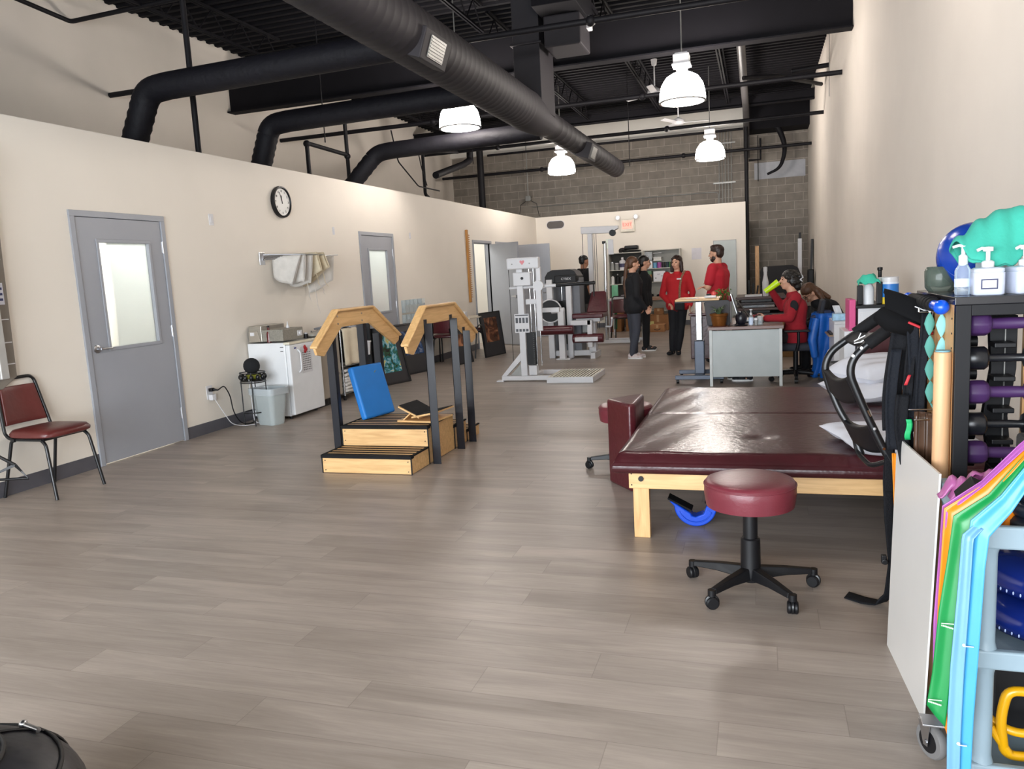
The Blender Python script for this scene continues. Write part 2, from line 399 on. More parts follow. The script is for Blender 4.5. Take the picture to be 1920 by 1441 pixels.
# ------------------------------------------------------------ ceiling steelwork, ducts, pipes
def ibeam(y, z0, z1, w, label):
    h = .02; m = MB().box(-8.19, 1.155, y-w/2, y+w/2, z0, z0+h).box(-8.19, 1.155, y-w/2, y+w/2, z1-h, z1).box(-8.19, 1.155, y-.008, y+.008, z0+h, z1-h)
    tag(m.build('roof_beam', blackceil), label, 'beam', 'roof beams')
ibeam(11.25, 4.28, 4.86, .2, 'deep black steel I-beam crossing the whole ceiling above the nearer pair of lamps')
ibeam(18.5, 4.80, 5.02, .14, 'slim black steel beam crossing the ceiling near the concrete block wall')
def joist(x, y0, y1, label, zb=4.88, zt=5.26):
    t = thing('roof_joist', label, 'joist', (x, y0, zb), group='open web roof joists'); L = y1-y0
    m = MB()
    for dx in (-.035, .012): m.box(dx, dx+.025, 0, L, 0, .03)
    m.build('bottom_chord', blackceil, t)
    m = MB()
    for dx in (-.035, .012): m.box(dx, dx+.025, 0, L, zt-zb-.03, zt-zb)
    m.build('top_chord', blackceil, t)
    m = MB(); n = max(2, int(L/.6)); s = L/n
    for i in range(n): m.tube([(0, i*s, .02), (0, (i+.5)*s, zt-zb-.02), (0, (i+1)*s, .02)], .011, 6)
    m.build('web', blackceil, t); return t
jl = {-7.1: 'beside the high outer left wall', -5.35: 'above the office wall', -3.75: 'left of the round duct', -2.1: 'right of the round duct', -.62: 'beside the tall vertical pipe'}
for x, l in jl.items():
    joist(x, -2.0, 11.1, 'black open web joist nearer than the deep beam, '+l)
    joist(x, 11.4, 18.4, 'black open web joist beyond the deep beam, '+l)
# main round duct, stepping down after the drop box
def ribbed(y0, y1, r, x=-2.9, z=3.55, step=.13):
    pts = []; rr = []; y = y0
    while y < y1-.001:
        for dy, dr in ((0, 0), (.012, .0025), (.024, 0)): pts.append((x, y+dy, z)); rr.append(r+dr)
        y += step
    pts.append((x, y1, z)); rr.append(r); return pts, rr
T = thing('round_duct', 'large charcoal spiral air duct running lengthwise under the black ceiling', 'duct', (-2.9, -2, 3.55))
p, r = ribbed(-2.4, 9.9, .25); MB().tube(p, r, 36).build('wide_pipe', ductm, T, sm=60, world=True)
MB().tube([(-2.9, 9.9, 3.55), (-2.9, 10.15, 3.55), (-2.9, 10.9, 3.55), (-2.9, 11.2, 3.56)], [.25, .26, .22, .19], 36).build('reducer', ductm, T, sm=50, world=True)
p, r = ribbed(11.2, 17.0, .185, z=3.56, step=.3); MB().tube(p, r, 32).build('narrow_pipe', ductm, T, sm=60, world=True)
MB().cyl((-2.9, 16.98, 3.56), (-2.9, 17.08, 3.56), .14, .14, 24).build('end_cap', blackceil, T, sm=40, world=True)
MB().box(-3.02, -2.66, 10.15, 10.85, 3.55, 5.25).box(-3.05, -2.63, 10.12, 10.88, 4.35, 4.38).build('drop_box', ductm, T, bev=.01, world=True)
def register(y, label_):
    rt = R3(0, .35, 0); m = MB().box(-.17, .07, -.28, .28, -.13, .13)
    m.b.transform(Matrix.Translation(V((-2.72, y, 3.42))) @ rt.to_4x4()); o = m.build('side_register', ductm, T, bev=.01, world=True)
    m = MB()
    m.box(.071, .078, -.16, .16, -.09, .09)
    for k in range(7): m.box(.078, .084, -.15, .15, -.08+k*.025, -.07+k*.025)
    m.b.transform(Matrix.Translation(V((-2.72, y, 3.42))) @ rt.to_4x4()); g = m.build('louvre', galv, o); g.matrix_parent_inverse = Matrix.Identity(4)
    for v in g.data.vertices: v.co -= V((-2.9, -2, 3.55))
register(6.6, ''); register(13.4, '')
def branch(y, xe, lean, label, dy=0):
    T = thing('branch_duct', label, 'duct', (xe, y, 3.4), group='insulated branch ducts over the office wall')
    x0 = -3.05
    pts = [(x0+.1, y, 3.44), (xe+.25, y, 3.40)]+fillet([(xe+.25, y, 3.40), (xe, y, 3.38), (xe-lean, y+dy, 2.87)], .16, 6)[1:]
    m = MB().tube(pts[:-1], .125, 20); m.build('horizontal_run', insul, T, sm=60, world=True)
    a, b = V(pts[-2]), V(pts[-1]); n = 10; P = []; r = []
    for i in range(n+1):
        q = a.lerp(b, i/n); P.append(q); r.append(.128 if i % 2 else .119)
    MB().tube(P, r, 20).build('flexible_drop', insul, T, sm=60, world=True)
branch(6.45, -5.62, .25, 'thick black insulated duct bending down behind the office wall, nearest of three')
branch(8.45, -5.62, .16, 'black insulated duct bending down above the wall clock, middle of three', -.05)
branch(11.1, -5.55, .45, 'black insulated duct sloping down behind the office wall, farthest of three', -.15)
# unit heater box beside the drop box
T = thing('ceiling_air_unit', 'big black sheet metal air unit hung beside the vertical duct drop', 'air unit', (-2.3, 10.4, 4.9))
MB().box(-2.60, -2.05, 9.6, 10.6, 4.62, 5.26).build('cabinet', blackceil, T, bev=.01, world=True)
MB().box(-2.56, -2.09, 10.0, 10.6, 4.24, 4.62).build('lower_housing', ductm, T, bev=.02, world=True)
MB().box(-2.09, -2.03, 10.35, 10.5, 4.5, 4.66).build('junction_box', whitem, T, bev=.01, world=True)
# sprinkler branch lines
def pipe(name, pts, r, label, cat='pipe', group=None, m=blackpipe, n=10, fit=()):
    T = MB().tube(fillet(pts, .06, 4) if len(pts) > 2 else pts, r, n)
    for f in fit: T.ell(f, r*1.7, None, 10, 6)
    return tag(T.build(name, m, sm=60), label, cat, group)
for y, z, x0, x1, l in ((8.7, 4.08, -8.19, 1.155, 'on the camera side of the deep beam'), (12.6, 4.05, -8.19, 1.155, 'just beyond the deep roof beam'), (16.0, 4.09, -6.9, 1.155, 'crossing above the far end of the round duct'), (19.5, 4.02, -7.9, 1.155, 'lowest pipe in front of the concrete blocks')):
    pts = [(x0, y, z), (x1, y, z)]
    pipe('sprinkler_pipe', pts, .035, 'straight black sprinkler pipe, '+l, 'pipe', 'sprinkler pipes', fit=[(x, y, z) for x in (-5.2, -1.7)])
pipe('sprinkler_pipe', [(-.2, 20.3, 4.62), (-6.9, 20.3, 4.62)], .03, 'thin black sprinkler pipe along the top of the concrete blocks', group='sprinkler pipes')
pipe('drain_pipe', [(-8.4+.21, 6.2, 5.0), (-8.19, 8.2, 4.87), (-6.3, 8.2, 4.9)], .028, 'black pipe bent along the top of the high left wall')
pipe('riser_pipe', [(-5.62, 7.1, 2.83), (-5.62, 7.1, 4.0), (-5.62, 7.1, 5.25)], .03, 'thin black vertical pipe between the first two branch ducts')
pipe('looped_pipe', [(-6.1, 10.03, 2.83), (-6.1, 10.03, 3.44), (-6.1, 11.16, 3.42)], .03, 'black pipe bracket shaped like an upside-down L above the wall', fit=[(-6.1, 10.03, 3.43)])
pipe('riser_pipe', [(-6.1, 11.18, 2.83), (-6.1, 11.18, 3.4), (-6.1, 11.18, 4.2)], .03, 'black vertical pipe closing the pipe bracket above the wall', fit=[(-6.1, 11.18, 3.4)])
pipe('riser_pipe', [(-6.1, 14.3, 2.83), (-6.1, 14.3, 3.0), (-6.1, 14.12, 3.05), (-6.1, 14.12, 3.86), (-6.1, 16.0, 4.08)], .032, 'black vertical pipe rising behind the wall just before the corner')
pipe('bent_pipe', [(-6.1, 14.7, 3.47), (-6.1, 16.3, 3.86), (-6.1, 16.72, 4.0), (-6.1, 16.76, 4.6)], .07, 'fat black elbow pipe turned down below the third branch duct', n=14)
pipe('standpipe', [(-6.66, 19.0, 2.83), (-6.66, 19.0, 4.0), (-6.66, 19.0, 5.25)], .085, 'thick black vertical standpipe near the back left corner', n=16)
pipe('roof_drain_pipe', [(-.25, 9.0, 5.0), (-.25, 13.0, 4.86), (-.25, 18.4, 4.76), (-.27, 20.4, 4.5), (-.27, 20.5, 3.95)], .07, 'dull grey drain pipe running lengthwise right of the lamps', m=mat('dull_grey_pipe', '4d4b4c', .5, .2), n=16)
pipe('corner_post', [(-.27, 19.6, 0), (-.27, 19.6, 5.26)], .045, 'tall black post standing at the end of the rear partition', 'post', n=12)
pipe('side_pipe', [(1.155, 14.8, 4.65), (.55, 14.8, 4.62)], .04, 'short black pipe stub high on the right wall')
pipe('side_pipe', [(1.155, 11.9, 4.9), (.6, 11.9, 4.8)], .03, 'short black pipe stub against the right wall just past the deep beam')
pipe('side_pipe', [(1.1, 15.8, 4.55), (.3, 14.0, 4.4), (-.22, 13.6, 4.35)], .035, 'black pipe slanting from the drain pipe to the right wall')
pipe('wall_conduit', [(1.14, 14.6, 5.2), (1.14, 14.6, 4.1)], .006, 'thin pale wire down the top of the right wall', 'wire', m=galv)
# hoses and wires above the wall
pipe('hanging_cable', [(-6.0, 12.6, 4.0), (-6.0, 12.8, 3.5), (-6.0, 13.6, 3.15), (-6.0, 14.6, 3.15)], .012, 'thin black cable sagging in a loop above the office wall', 'cable')
pipe('hanging_cable', [(-6.0, 13.6, 4.0), (-6.0, 13.8, 3.5), (-6.0, 14.0, 3.2)], .01, 'short black cable hanging beside the sagging cable loop', 'cable')
for x, y, l in ((-5.9, 10.2, 'above the pipe bracket'), (-4.9, 13.6, 'beyond the third branch duct'), (-2.45, 16.0, 'beside the narrow end of the duct')):
    pipe('hanger_rod', [(x, y, 3.45), (x, y, 5.26)], .008, 'thin black hanger rod '+l, 'rod', 'hanger rods')
# conduits on the block wall
for k in range(5):
    pipe('vertical_conduit', [(-.95+.075*k, 20.96, 2.8), (-.95+.075*k, 20.96, 5.2)], .012, 'thin silver vertical conduit on the block wall, '+['leftmost', 'second from the left', 'middle one', 'second from the right', 'rightmost'][k]+' of the bunch', 'conduit', 'vertical conduits on the block wall', galv, 8)
for z, l in ((3.45, 'lower'), (4.42, 'upper')):
    tag(MB().box(-1.1, -.55, 20.935, 20.948, z-.02, z+.02).build('conduit_strap', galv), l+' silver strap holding the bunch of vertical conduits', 'strap')
pipe('wall_conduit', [(-.98, 20.975, 2.85), (-.98, 20.975, 3.22), (-1.2, 20.975, 3.24), (-5.9, 20.975, 3.24)], .013, 'long silver conduit running sideways just above the rear partition', 'conduit', m=galv, n=8)
T = thing('junction_box', 'small grey junction box with two cables hanging above the back corner', 'junction box', (-5.88, 20.5, 3.42))
MB().cyl((-5.88, 20.5, 5.29), (-5.88, 20.5, 3.5), .014, None, 8).build('drop_conduit', galv, T, sm=60, world=True)
MB().box(-5.95, -5.81, 20.45, 20.55, 3.36, 3.5).build('box', galv, T, bev=.008, world=True)
for s in (-1, 1): MB().tube([(-5.88+s*.05, 20.5, 3.38), (-5.88+s*.22, 20.5, 3.28), (-5.88+s*.28, 20.5, 2.95)], .008, 6).build('cable', black, T, sm=60, world=True)
tag(MB().box(-.10, 1.10, 20.985, 20.998, 3.46, 3.86).build('wall_panel', mat('pale_grey_panel', 'a8aab0', .6, var=.05)), 'pale grey rectangular panel on the dark block wall beside the right wall', 'panel')
m = MB(); P = fillet([(.2, 20.3, 4.95), (.5, 20.3, 4.5), (.63, 20.3, 4.05), (.5, 20.3, 3.62), (.2, 20.3, 3.5)], .3, 8)
tag(m.tube(P, [.075-.045*i/(len(P)-1) for i in range(len(P))], 14).build('flexible_hose', insul, sm=60), 'curved black flexible hose hanging in front of the pale panel', 'hose')
tag(MB().box(-.02, -.0, 20.8, 20.82, 3.4, 4.5).tube([(-.23, 20.6, 3.9), (.05, 20.6, 3.9), (.05, 20.6, 4.4)], .025, 8).build('bent_pipe', blackpipe, sm=60), 'small black bent pipe left of the flexible hose', 'pipe')

# ------------------------------------------------------------ high bay lamps
glow = mat('glowing_prismatic_acrylic', 'ffffff', .4, emit=LAMP_EMIT, ecol='fff5ec', var=0)
def bay(label):
    t = thing('high_bay_lamp', label, 'lamp', (0, 0, 0), group='glowing high bay lamps')
    pr = [(.27, 0), (.292, .02), (.285, .12), (.26, .22), (.2, .31), (.12, .355), (.06, .365)]
    MB().lathe(pr[::1], n=32).build('glass_shade', glow, t, sm=80)
    MB().lathe([(.295, .0), (.3, .006), (.295, .015), (.288, .015), (.288, .0)], n=32).build('shade_rim', steel, t, sm=60)
    m = MB().lathe([(.06, .365), (.085, .37), (.105, .44), (.06, .445)], n=4, rot=R3(0, 0, PI/4)).box(-.115, .115, -.115, .115, .44, .465).box(-.1, .1, -.1, .1, .465, .58).box(-.08, .08, -.08, .08, .58, .6)
    m.build('ballast_box', whitem, t, bev=.006)
    MB().cyl((0, 0, .6), (0, 0, 1.80), .009, None, 8).build('hanging_rod', galv, t, sm=60)
    return t
LP = [((-.92, 10.6, 3.5), 'white glowing dome lamp highest and largest, over the right side of the room'), ((-3.98, 10.6, 3.5), 'glowing dome lamp half behind the wide part of the round duct'),
      ((-.92, 16.55, 3.5), 'smaller glowing dome lamp in front of the vertical conduits'), ((-3.98, 16.55, 3.5), 'smallest glowing dome lamp below the narrow end of the duct')]
b0 = bay(LP[0][1]); b0.matrix_basis = Matrix.Translation(V(LP[0][0]))
for p, l in LP[1:]: dup(b0, p, 0, l)
dup(b0, (-.92, 4.65, 3.5), 0, 'dome lamp over the camera side of the room, above the mat table')
# ceiling fans
def fan(label, loc, a, top):
    t = thing('ceiling_fan', label, 'fan', loc, group='white ceiling fans')
    MB().cyl((0, 0, .1), (0, 0, top), .013, None, 10).lathe([(.02, top), (.06, top), (.045, top-.1), (.015, top-.12)], n=16).build('downrod', whitem, t, sm=50)
    MB().lathe([(.02, .12), (.05, .1), (.13, .05), (.14, .0), (.1, -.04), (.02, -.05)], n=20).build('motor_housing', whitem, t, sm=50)
    for k in range(3):
        an = a+k*2*PI/3; m = MB().box(.1, .68, -.05, .06, -.004, .004, R3(.25, 0, 0)); m.b.transform(Matrix.Rotation(an, 4, 'Z'))
        m.build('fan_blade', whitem, t)
fan('white ceiling fan left of the largest dome lamp', (-1.82, 15.2, 4.62), .5, .6)
fan('white ceiling fan directly below the largest dome lamp', (-1.69, 18.3, 4.58), .1, .45)
# ------------------------------------------------------------ left wall and its things
brownv = mat('reddish_brown_vinyl', '5c2623', .35, var=.08, vs_=10, bump=.08, bs=30)
offwhite = mat('off_white_canvas', 'ccc8c2', .9, var=.08, vs_=10, bump=.25, bs=90)
cream = mat('cream_canvas', 'd0c3a8', .9, var=.08, vs_=10, bump=.25, bs=90)
fridgew = mat('white_enamel', 'e2e4e6', .3, var=.02)
beige_m = mat('beige_steel_cabinet', '9a9184', .45, var=.05)
stainless = mat('stainless_steel', 'a9a59c', .35, .7, var=.08, stretch=(1, 1, 8))
navy = mat('navy_black_coated_steel', '14161f', .35, var=.08)
def switch(y, z, w, h, label, dark=False):
    t = thing('light_switch', label, 'switch', (-5.39, y, z))
    MB().box(-5.39, -5.383, y-w/2, y+w/2, z-h/2, z+h/2).build('cover_plate', whitep, t, bev=.002, world=True)
    MB().box(-5.383, -5.378, y-w*.22, y+w*.22, z-h*.28, z+h*.28).build('rocker', whitep, t, world=True)
switch(6.885, 2.165, .07, .115, 'white wall plate beside the nearest grey door, high on the wall')
switch(9.33, 2.14, .05, .1, 'small white wall plate between the clock and the second grey door')
switch(11.73, 2.15, .05, .1, 'small white wall plate right of the second grey door')
# wall clock
T = thing('wall_clock', 'round black framed wall clock on the left wall', 'clock', (-5.39, 8.15, 2.43)); RX = R3(0, PI/2, 0)
MB().lathe([(.001, 0), (.18, 0), (.185, .02), (.18, .045), (.165, .05), (.158, .03), (.001, .03)], (0, 0, 0), 40, RX).build('case', black, T, sm=40)
fc = MB().lathe([(.001, .031), (.156, .031), (.156, .033), (.001, .033)], (0, 0, 0), 40, RX).build('dial', mat('clock_dial_white', 'e9e9e6', .5, var=.01), T)
for h in range(1, 13):
    a = PI/2-h*PI/6; text_mesh(str(h), .036, black, fc, (.0345, .125*math.cos(a), .125*math.sin(a)), (PI/2, 0, PI/2), 'numeral')
for nm, L, w_, a in (('hour_hand', .075, .006, PI/2+.15), ('minute_hand', .12, .004, PI/2+.35)):
    m = MB().box(-.0005, .0015, -.02, L, -w_, w_); m.b.transform(Matrix.Translation(V((.036, 0, 0))) @ Matrix.Rotation(a, 4, 'X')); m.build(nm, black, T)
# folding towel rail with canvas mitts
T = thing('towel_rail', 'steel swing rail bracket on the left wall holding canvas packs', 'rail', (-5.39, 7.68, 1.79))
MB().box(-5.39, -5.38, 7.64, 7.74, 1.70, 1.84).build('wall_bracket', steel, T, bev=.003, world=True)
arms = [(7.92, .50), (8.0, .47), (8.16, .44), (8.28, .42), (8.44, .36), (8.78, .3)]
for k, (ye, ln) in enumerate(arms):
    MB().cyl((-5.37, 7.70, 1.815-.012*k), (-4.99-.01*k, ye, 1.80), .006, None, 8).build('swing_arm', steel, T, sm=60, world=True)
def pack(y0, y1, x0, x1, z1, h0, h1, label, m_, tails, sh=0):
    t = thing('canvas_pack', label, 'heat pack cover', (x0, y0, z1), group='canvas packs on the wall rail')
    d = V((x1-x0, y1-y0, 0)); nrm = V((d.y, -d.x, 0)).normalized()
    for s in (-1, 1):
        def f(u, v, s=s):
            p = V((x0, y0, z1))+d*u*(1-sh*v); h = h0+(h1-h0)*u; bul = math.sin(PI*v)*.5+.2
            p += nrm*s*(.006+.016*bul*(1 if s > 0 else 1)+.008*math.sin(7*u+y0*9)*v); p.z = z1-v*h-(.02*math.sin(5*u)*v); return p
        MB().sheet(f, 8, 8).build('flap', m_, t, sm=180, solid=.006, world=True)
    for u, L, cx in tails:
        p = V((x0, y0, z1))+d*u; p.z = z1-(h0+(h1-h0)*u)
        MB().tube([p, p+V((.01, .01, -L*.4)), p+V((-.005, cx*.5, -L*.7)), p+V((.005, cx, -L))], [.006, .008, .007, .002], 6, flat=.4).build('tie_tail', m_, t, sm=60, world=True)
pack(7.86, 7.92, -5.36, -5.02, 1.80, .25, .36, 'large off-white canvas pack hanging nearest, leftmost on the wall rail', offwhite, [], .38)
pack(8.04, 8.0, -5.36, -5.02, 1.81, .32, .34, 'off-white canvas pack second on the wall rail', offwhite, [(1, .22, .05)], .12)
pack(8.16, 8.16, -5.36, -5.02, 1.81, .36, .36, 'off-white canvas pack with a long tie, third on the wall rail', offwhite, [(.98, .36, .08)], .15)
pack(8.30, 8.28, -5.36, -5.03, 1.83, .38, .24, 'cream canvas pack folded to a point, fourth on the wall rail', cream, [(.9, .16, .07)], -.15)
pack(8.46, 8.44, -5.36, -5.04, 1.83, .40, .20, 'narrow cream canvas pack with a short tie, fifth on the wall rail', cream, [(.9, .2, .1)], -.2)
pack(8.56, 8.78, -5.36, -5.10, 1.79, .44, .32, 'grey-white bulky canvas pack rightmost on the wall rail', offwhite, [(.5, .1, .05)], .1)
# outlet
T = thing('power_outlet', 'white power outlet with a black plug and white adapter', 'outlet', (-5.39, 6.58, .42))
MB().box(-5.39, -5.383, 6.53, 6.62, .34, .48).build('cover_plate', whitep, T, bev=.002, world=True)
MB().box(-5.383, -5.34, 6.555, 6.60, .42, .455).cyl((-5.34, 6.58, .44), (-5.30, 6.6, .43), .013, .007, 10).build('black_plug', black, T, bev=.004, world=True)
MB().box(-5.383, -5.335, 6.55, 6.61, .33, .39).build('adapter', whitep, T, bev=.006, world=True)
MB().tube(fillet([(-5.30, 6.6, .43), (-5.27, 6.66, .47), (-5.27, 6.74, .36), (-5.28, 6.78, .16), (-5.25, 6.86, .02), (-5.2, 7.0, .012), (-5.3, 7.12, .012)], .08), .006, 8).build('power_cord', black, T, sm=60, world=True)
MB().tube(fillet([(-5.335, 6.58, .34), (-5.3, 6.64, .2), (-5.27, 6.72, .05), (-5.22, 6.84, .008), (-5.12, 6.95, .008), (-5.2, 7.06, .008), (-5.1, 7.1, .01), (-5.05, 6.98, .01), (-5.12, 6.9, .03), (-5.14, 6.9, .5)], .06), .004, 8).build('white_cord', whitep, T, sm=60, world=True)
# plant stand with smart speaker
T = thing('plant_stand', 'round black wire plant stand beside the white fridge', 'stand', (-5.14, 6.97, 0))
cs = V((-5.14, 6.97, 0)); r = .125
MB().lathe([(.001, .47), (r, .47), (r, .48), (.001, .48)], cs, 28).build('tray', blackm, T, sm=30, world=True)
for z, rr in ((.56, r+.005), (.46, r+.005), (.14, r)):
    MB().tube([cs+V((rr*math.cos(a*PI/14), rr*math.sin(a*PI/14), z)) for a in range(28)], .006, 6, closed=True).build('ring', blackm, T, sm=60, world=True)
for k in range(4):
    a = k*PI/2+.5; p = cs+V((r*math.cos(a), r*math.sin(a), 0)); MB().cyl(p, p+V((0, 0, .57)), .006, None, 8).build('leg', blackm, T, sm=60, world=True)
for k in range(12):
    a = k*PI/6; p = cs+V((r*math.cos(a), r*math.sin(a), .515)); MB().ell(p, (.022, .022, .03), None, 8, 6).build('wire_scroll', blackm, T, sm=60, world=True)
tag(MB().ell((-5.14, 6.97, .513), (.085, .085, .03)).build('folded_cloth', mat('olive_cloth', '8d8f2e', .9), sm=60), 'small yellow-green cloth under the round black speaker', 'cloth')
T = thing('smart_speaker', 'round black fabric speaker on top of the plant stand', 'speaker', (-5.14, 6.97, .545))
MB().ell((0, 0, .085), (.088, .07, .085), R3(0, 0, .4)).build('body', mat('black_speaker_fabric', '101216', .9, bump=.2, bs=300), T, sm=60)
MB().lathe([(.001, 0), (.05, 0), (.055, .012), (.001, .014)], n=24).build('base', black, T, sm=40)
# trash can
T = thing('trash_can', 'light grey plastic wastebasket with a white liner beside the fridge', 'bin', (-4.98, 7.0, 0), -.25)
def rr_(w, d, z, r=.05, n=6):
    o = []
    for cx, cy, a0 in ((w/2-r, d/2-r, 0), (-w/2+r, d/2-r, PI/2), (-w/2+r, -d/2+r, PI), (w/2-r, -d/2+r, 1.5*PI)):
        for i in range(n+1): a = a0+PI/2*i/n; o.append(V((cx+r*math.cos(a), cy+r*math.sin(a), z)))
    return o
def loft(rings, cap0=True, cap1=True, mb=None):
    m = mb or MB(); n = len(rings[0]); R = [[m.b.verts.new(p) for p in q] for q in rings]
    for A, B in zip(R, R[1:]):
        for k in range(n): f = m.b.faces.new((A[k], A[(k+1) % n], B[(k+1) % n], B[k])); f.material_index = m.mi
    if cap0: m.b.faces.new(R[0][::-1])
    if cap1: m.b.faces.new(R[-1])
    return m
loft([rr_(.24, .17, .0, .04), rr_(.25, .18, .02, .045), rr_(.34, .25, .36, .055), rr_(.36, .27, .365, .055), rr_(.36, .27, .385, .055), rr_(.335, .245, .385, .05), rr_(.24, .17, .02, .04)], True, True).build('bin_body', mat('light_grey_plastic', 'a9b1b1', .45, var=.03), T, sm=40)
loft([rr_(.37, .28, .325, .055), rr_(.375, .285, .36, .06), rr_(.37, .28, .395, .055), rr_(.33, .24, .39, .05), rr_(.31, .22, .25, .05)], False, False).build('liner_bag', glassy('thin_white_liner', 'dfe6ea', .45, .3), T, sm=60)
# mini fridge
T = thing('mini_fridge', 'white compact fridge against the left wall', 'fridge', (-5.1, 7.6, 0))
MB().box(-5.375, -4.90, 7.25, 7.86, .03, .84).build('cabinet', fridgew, T, bev=.01, world=True)
MB().box(-4.895, -4.84, 7.245, 7.865, .045, .815).build('door', fridgew, T, bev=.012, seg=3, world=True)
MB().box(-4.91, -4.835, 7.24, 7.87, .818, .843).build('top_trim', mat('cream_plastic', 'd9d3bf', .4), T, bev=.005, world=True)
h = MB().tube(fillet([(-4.84, 7.40, .50), (-4.81, 7.40, .53), (-4.81, 7.40, .72), (-4.84, 7.40, .75)], .02), .010, 8).build('door_handle', whitep, T, sm=60, world=True)
for y in (7.29, 7.8): MB().cyl((-4.93, y, 0), (-4.93, y, .03), .015, None, 10).cyl((-5.33, y, 0), (-5.33, y, .03), .015, None, 10).build('foot', black, T, sm=40, world=True)
MB().box(-4.8395, -4.837, 7.33, 7.37, .765, .78).build('badge', mat('blue_badge', '2f3a80', .3), T, world=True)
MB().box(-4.96, -4.92, 7.2475, 7.2495, .79, .797).box(-4.96, -4.925, 7.2475, 7.2495, .745, .752).build('vent_mark', black, T, world=True)
T = thing('paper_notice', 'printed paper notice stuck on the fridge door', 'notice', (-4.838, 7.55, .62))
MB().box(-4.8385, -4.8365, 7.45, 7.66, .48, .775).build('sheet', whitep, T, world=True)
m = MB()
for i in range(9):
    for j in range(5): m.box(-4.8362, -4.8356, 7.48+j*.033, 7.50+j*.033, .51+i*.024, .518+i*.024)
m.build('printed_pattern', black, T, world=True)
m = MB(); 
for a, b, r in ((7.53, .765, .025), (7.555, .74, .024), (7.53, .72, .022)): m.ell((-4.832, a, b), (.01, r, r), None, 12, 8)
tag(m.build('red_magnet', mat('red_plastic', 'a3161f', .4), sm=60), 'red magnet at the top of the notice on the fridge', 'magnet')
# on the fridge: two small metal boxes and bottles
T = thing('paraffin_bath', 'wide grey metal warming unit with a hammered front on the fridge', 'warming unit', (-5.1, 7.5, .843))
MB().box(-5.20, -4.93, 7.28, 7.68, .855, .985).build('housing', mat('hammered_grey_steel', '8e8a80', .5, .3, var=.12, vs_=60, bump=.4, bs=120), T, bev=.008, world=True)
MB().box(-5.36, -5.20, 7.28, 7.72, .855, 1.03).build('back_panel', stainless, T, bev=.005, world=True)
MB().cyl((-4.93, 7.6, .92), (-4.905, 7.6, .92), .018, None, 14).box(-4.93, -4.925, 7.56, 7.65, .89, .95).build('dial', whitep, T, sm=40, world=True)
T = thing('grey_device', 'small grey device box with a white label, left end of the fridge top', 'device', (-5.28, 7.3, .843))
MB().prism([(-5.36, .855), (-5.215, .855), (-5.245, .975), (-5.36, .975)], 7.27, 7.40, 'y').build('housing', beige_m, T, bev=.004, world=True)
MB().box(-5.335, -5.285, 7.264, 7.27, .925, .96).build('label', whitep, T, world=True)
def bottle(name, label, loc, prof, m1, capprof=None, m2=None, cat='bottle', group=None, lab=None, labm=None, n=20, sx=1, sy=1, rz=0):
    t = thing(name, label, cat, loc, rz, group)
    MB().lathe(prof, n=n, sx=sx, sy=sy).build('bottle_body', m1, t, sm=40)
    if capprof: MB().lathe(capprof, n=n).build('cap', m2 or whitep, t, sm=40)
    if lab: MB().lathe([(lab[0], lab[1]), (lab[0], lab[2])], n=n, sx=sx, sy=sy).build('label_band', labm or whitep, t, sm=40)
    return t
bottle('squeeze_bottle', 'white nozzle bottle on the small grey device box', (-5.30, 7.33, .976), [(.001, 0), (.02, 0), (.02, .012), (.001, .014)], whitep, [(.014, .012), (.004, .05), (.001, .052)])
bottle('squeeze_bottle', 'white nozzle bottle standing on the wide warming unit', (-5.02, 7.52, .986), [(.001, 0), (.018, 0), (.018, .02), (.012, .028), (.001, .028)], whitep, [(.010, .028), (.003, .07), (.001, .072)])
bottle('dark_bottle', 'dark red bottle between the two grey boxes on the fridge', (-5.12, 7.26+.04, .845), [(.001, 0), (.026, 0), (.026, .10), (.012, .15), (.011, .17), (.001, .17)], mat('dark_red_liquid', '5a1a1c', .15), [(.013, .165), (.013, .185), (.001, .186)], black)
bottle('black_bottle', 'small black and white jar beside the warming unit', (-4.95, 7.76, .845), [(.001, 0), (.025, 0), (.025, .05), (.001, .052)], black, [(.02, .05), (.02, .065), (.001, .066)])
tag(MB().sheet(lambda u, v: V((-5.3+.4*u, 7.82+.35*v, .855+.03*math.sin(6*u)*math.sin(5*v)+.02)), 10, 10).build('paper_pile', mat('grey_papers', 'b9b7b0', .8, var=.2, vs_=18), sm=180, solid=.012), 'loose grey papers lying behind the warming unit', 'papers')
# low cabinet, towel rack
T = thing('low_cabinet', 'beige metal cabinet with a round knob beyond the fridge', 'cabinet', (-5.1, 8.15, 0))
MB().box(-5.375, -4.93, 7.90, 8.42, .09, .84).build('body', beige_m, T, bev=.005, world=True)
MB().box(-5.375, -4.97, 7.91, 8.41, 0, .09).build('plinth', black, T, world=True)
k = MB().box(-4.93, -4.915, 7.915, 8.405, .10, .83).build('door', beige_m, T, bev=.003, world=True)
MB().cyl((-4.915, 8.32, .36), (-4.89, 8.32, .36), .008, .014, 12).build('knob', chrome, T, sm=40, world=True)
pp = MB()
for i in range(6): pp.sheet(lambda u, v, i=i: V((-5.2+.2*u, 8.2+.05*i+.03*v, .86+.07*u*(1+.2*i)*v+.005*i)), 3, 3)
tag(pp.build('cloth_pile', mat('striped_grey_cloth', '8e9096', .9, var=.3, vs_=40), sm=180, solid=.006), 'striped grey cloths crumpled on the beige cabinet', 'cloth')
T = thing('towel_rack', 'wheeled wire linen rack holding towels between cabinet and dark panels', 'rack', (-5.1, 8.7, 0))
for x in (-5.33, -4.93):
    for y in (8.48, 8.92): MB().cyl((x, y, .06), (x, y, .88), .011, None, 8).build('upright', chrome, T, sm=60, world=True); MB().cyl((x-.012, y, .03), (x+.012, y, .03), .03, None, 14).build('wheel', black, T, sm=40, world=True)
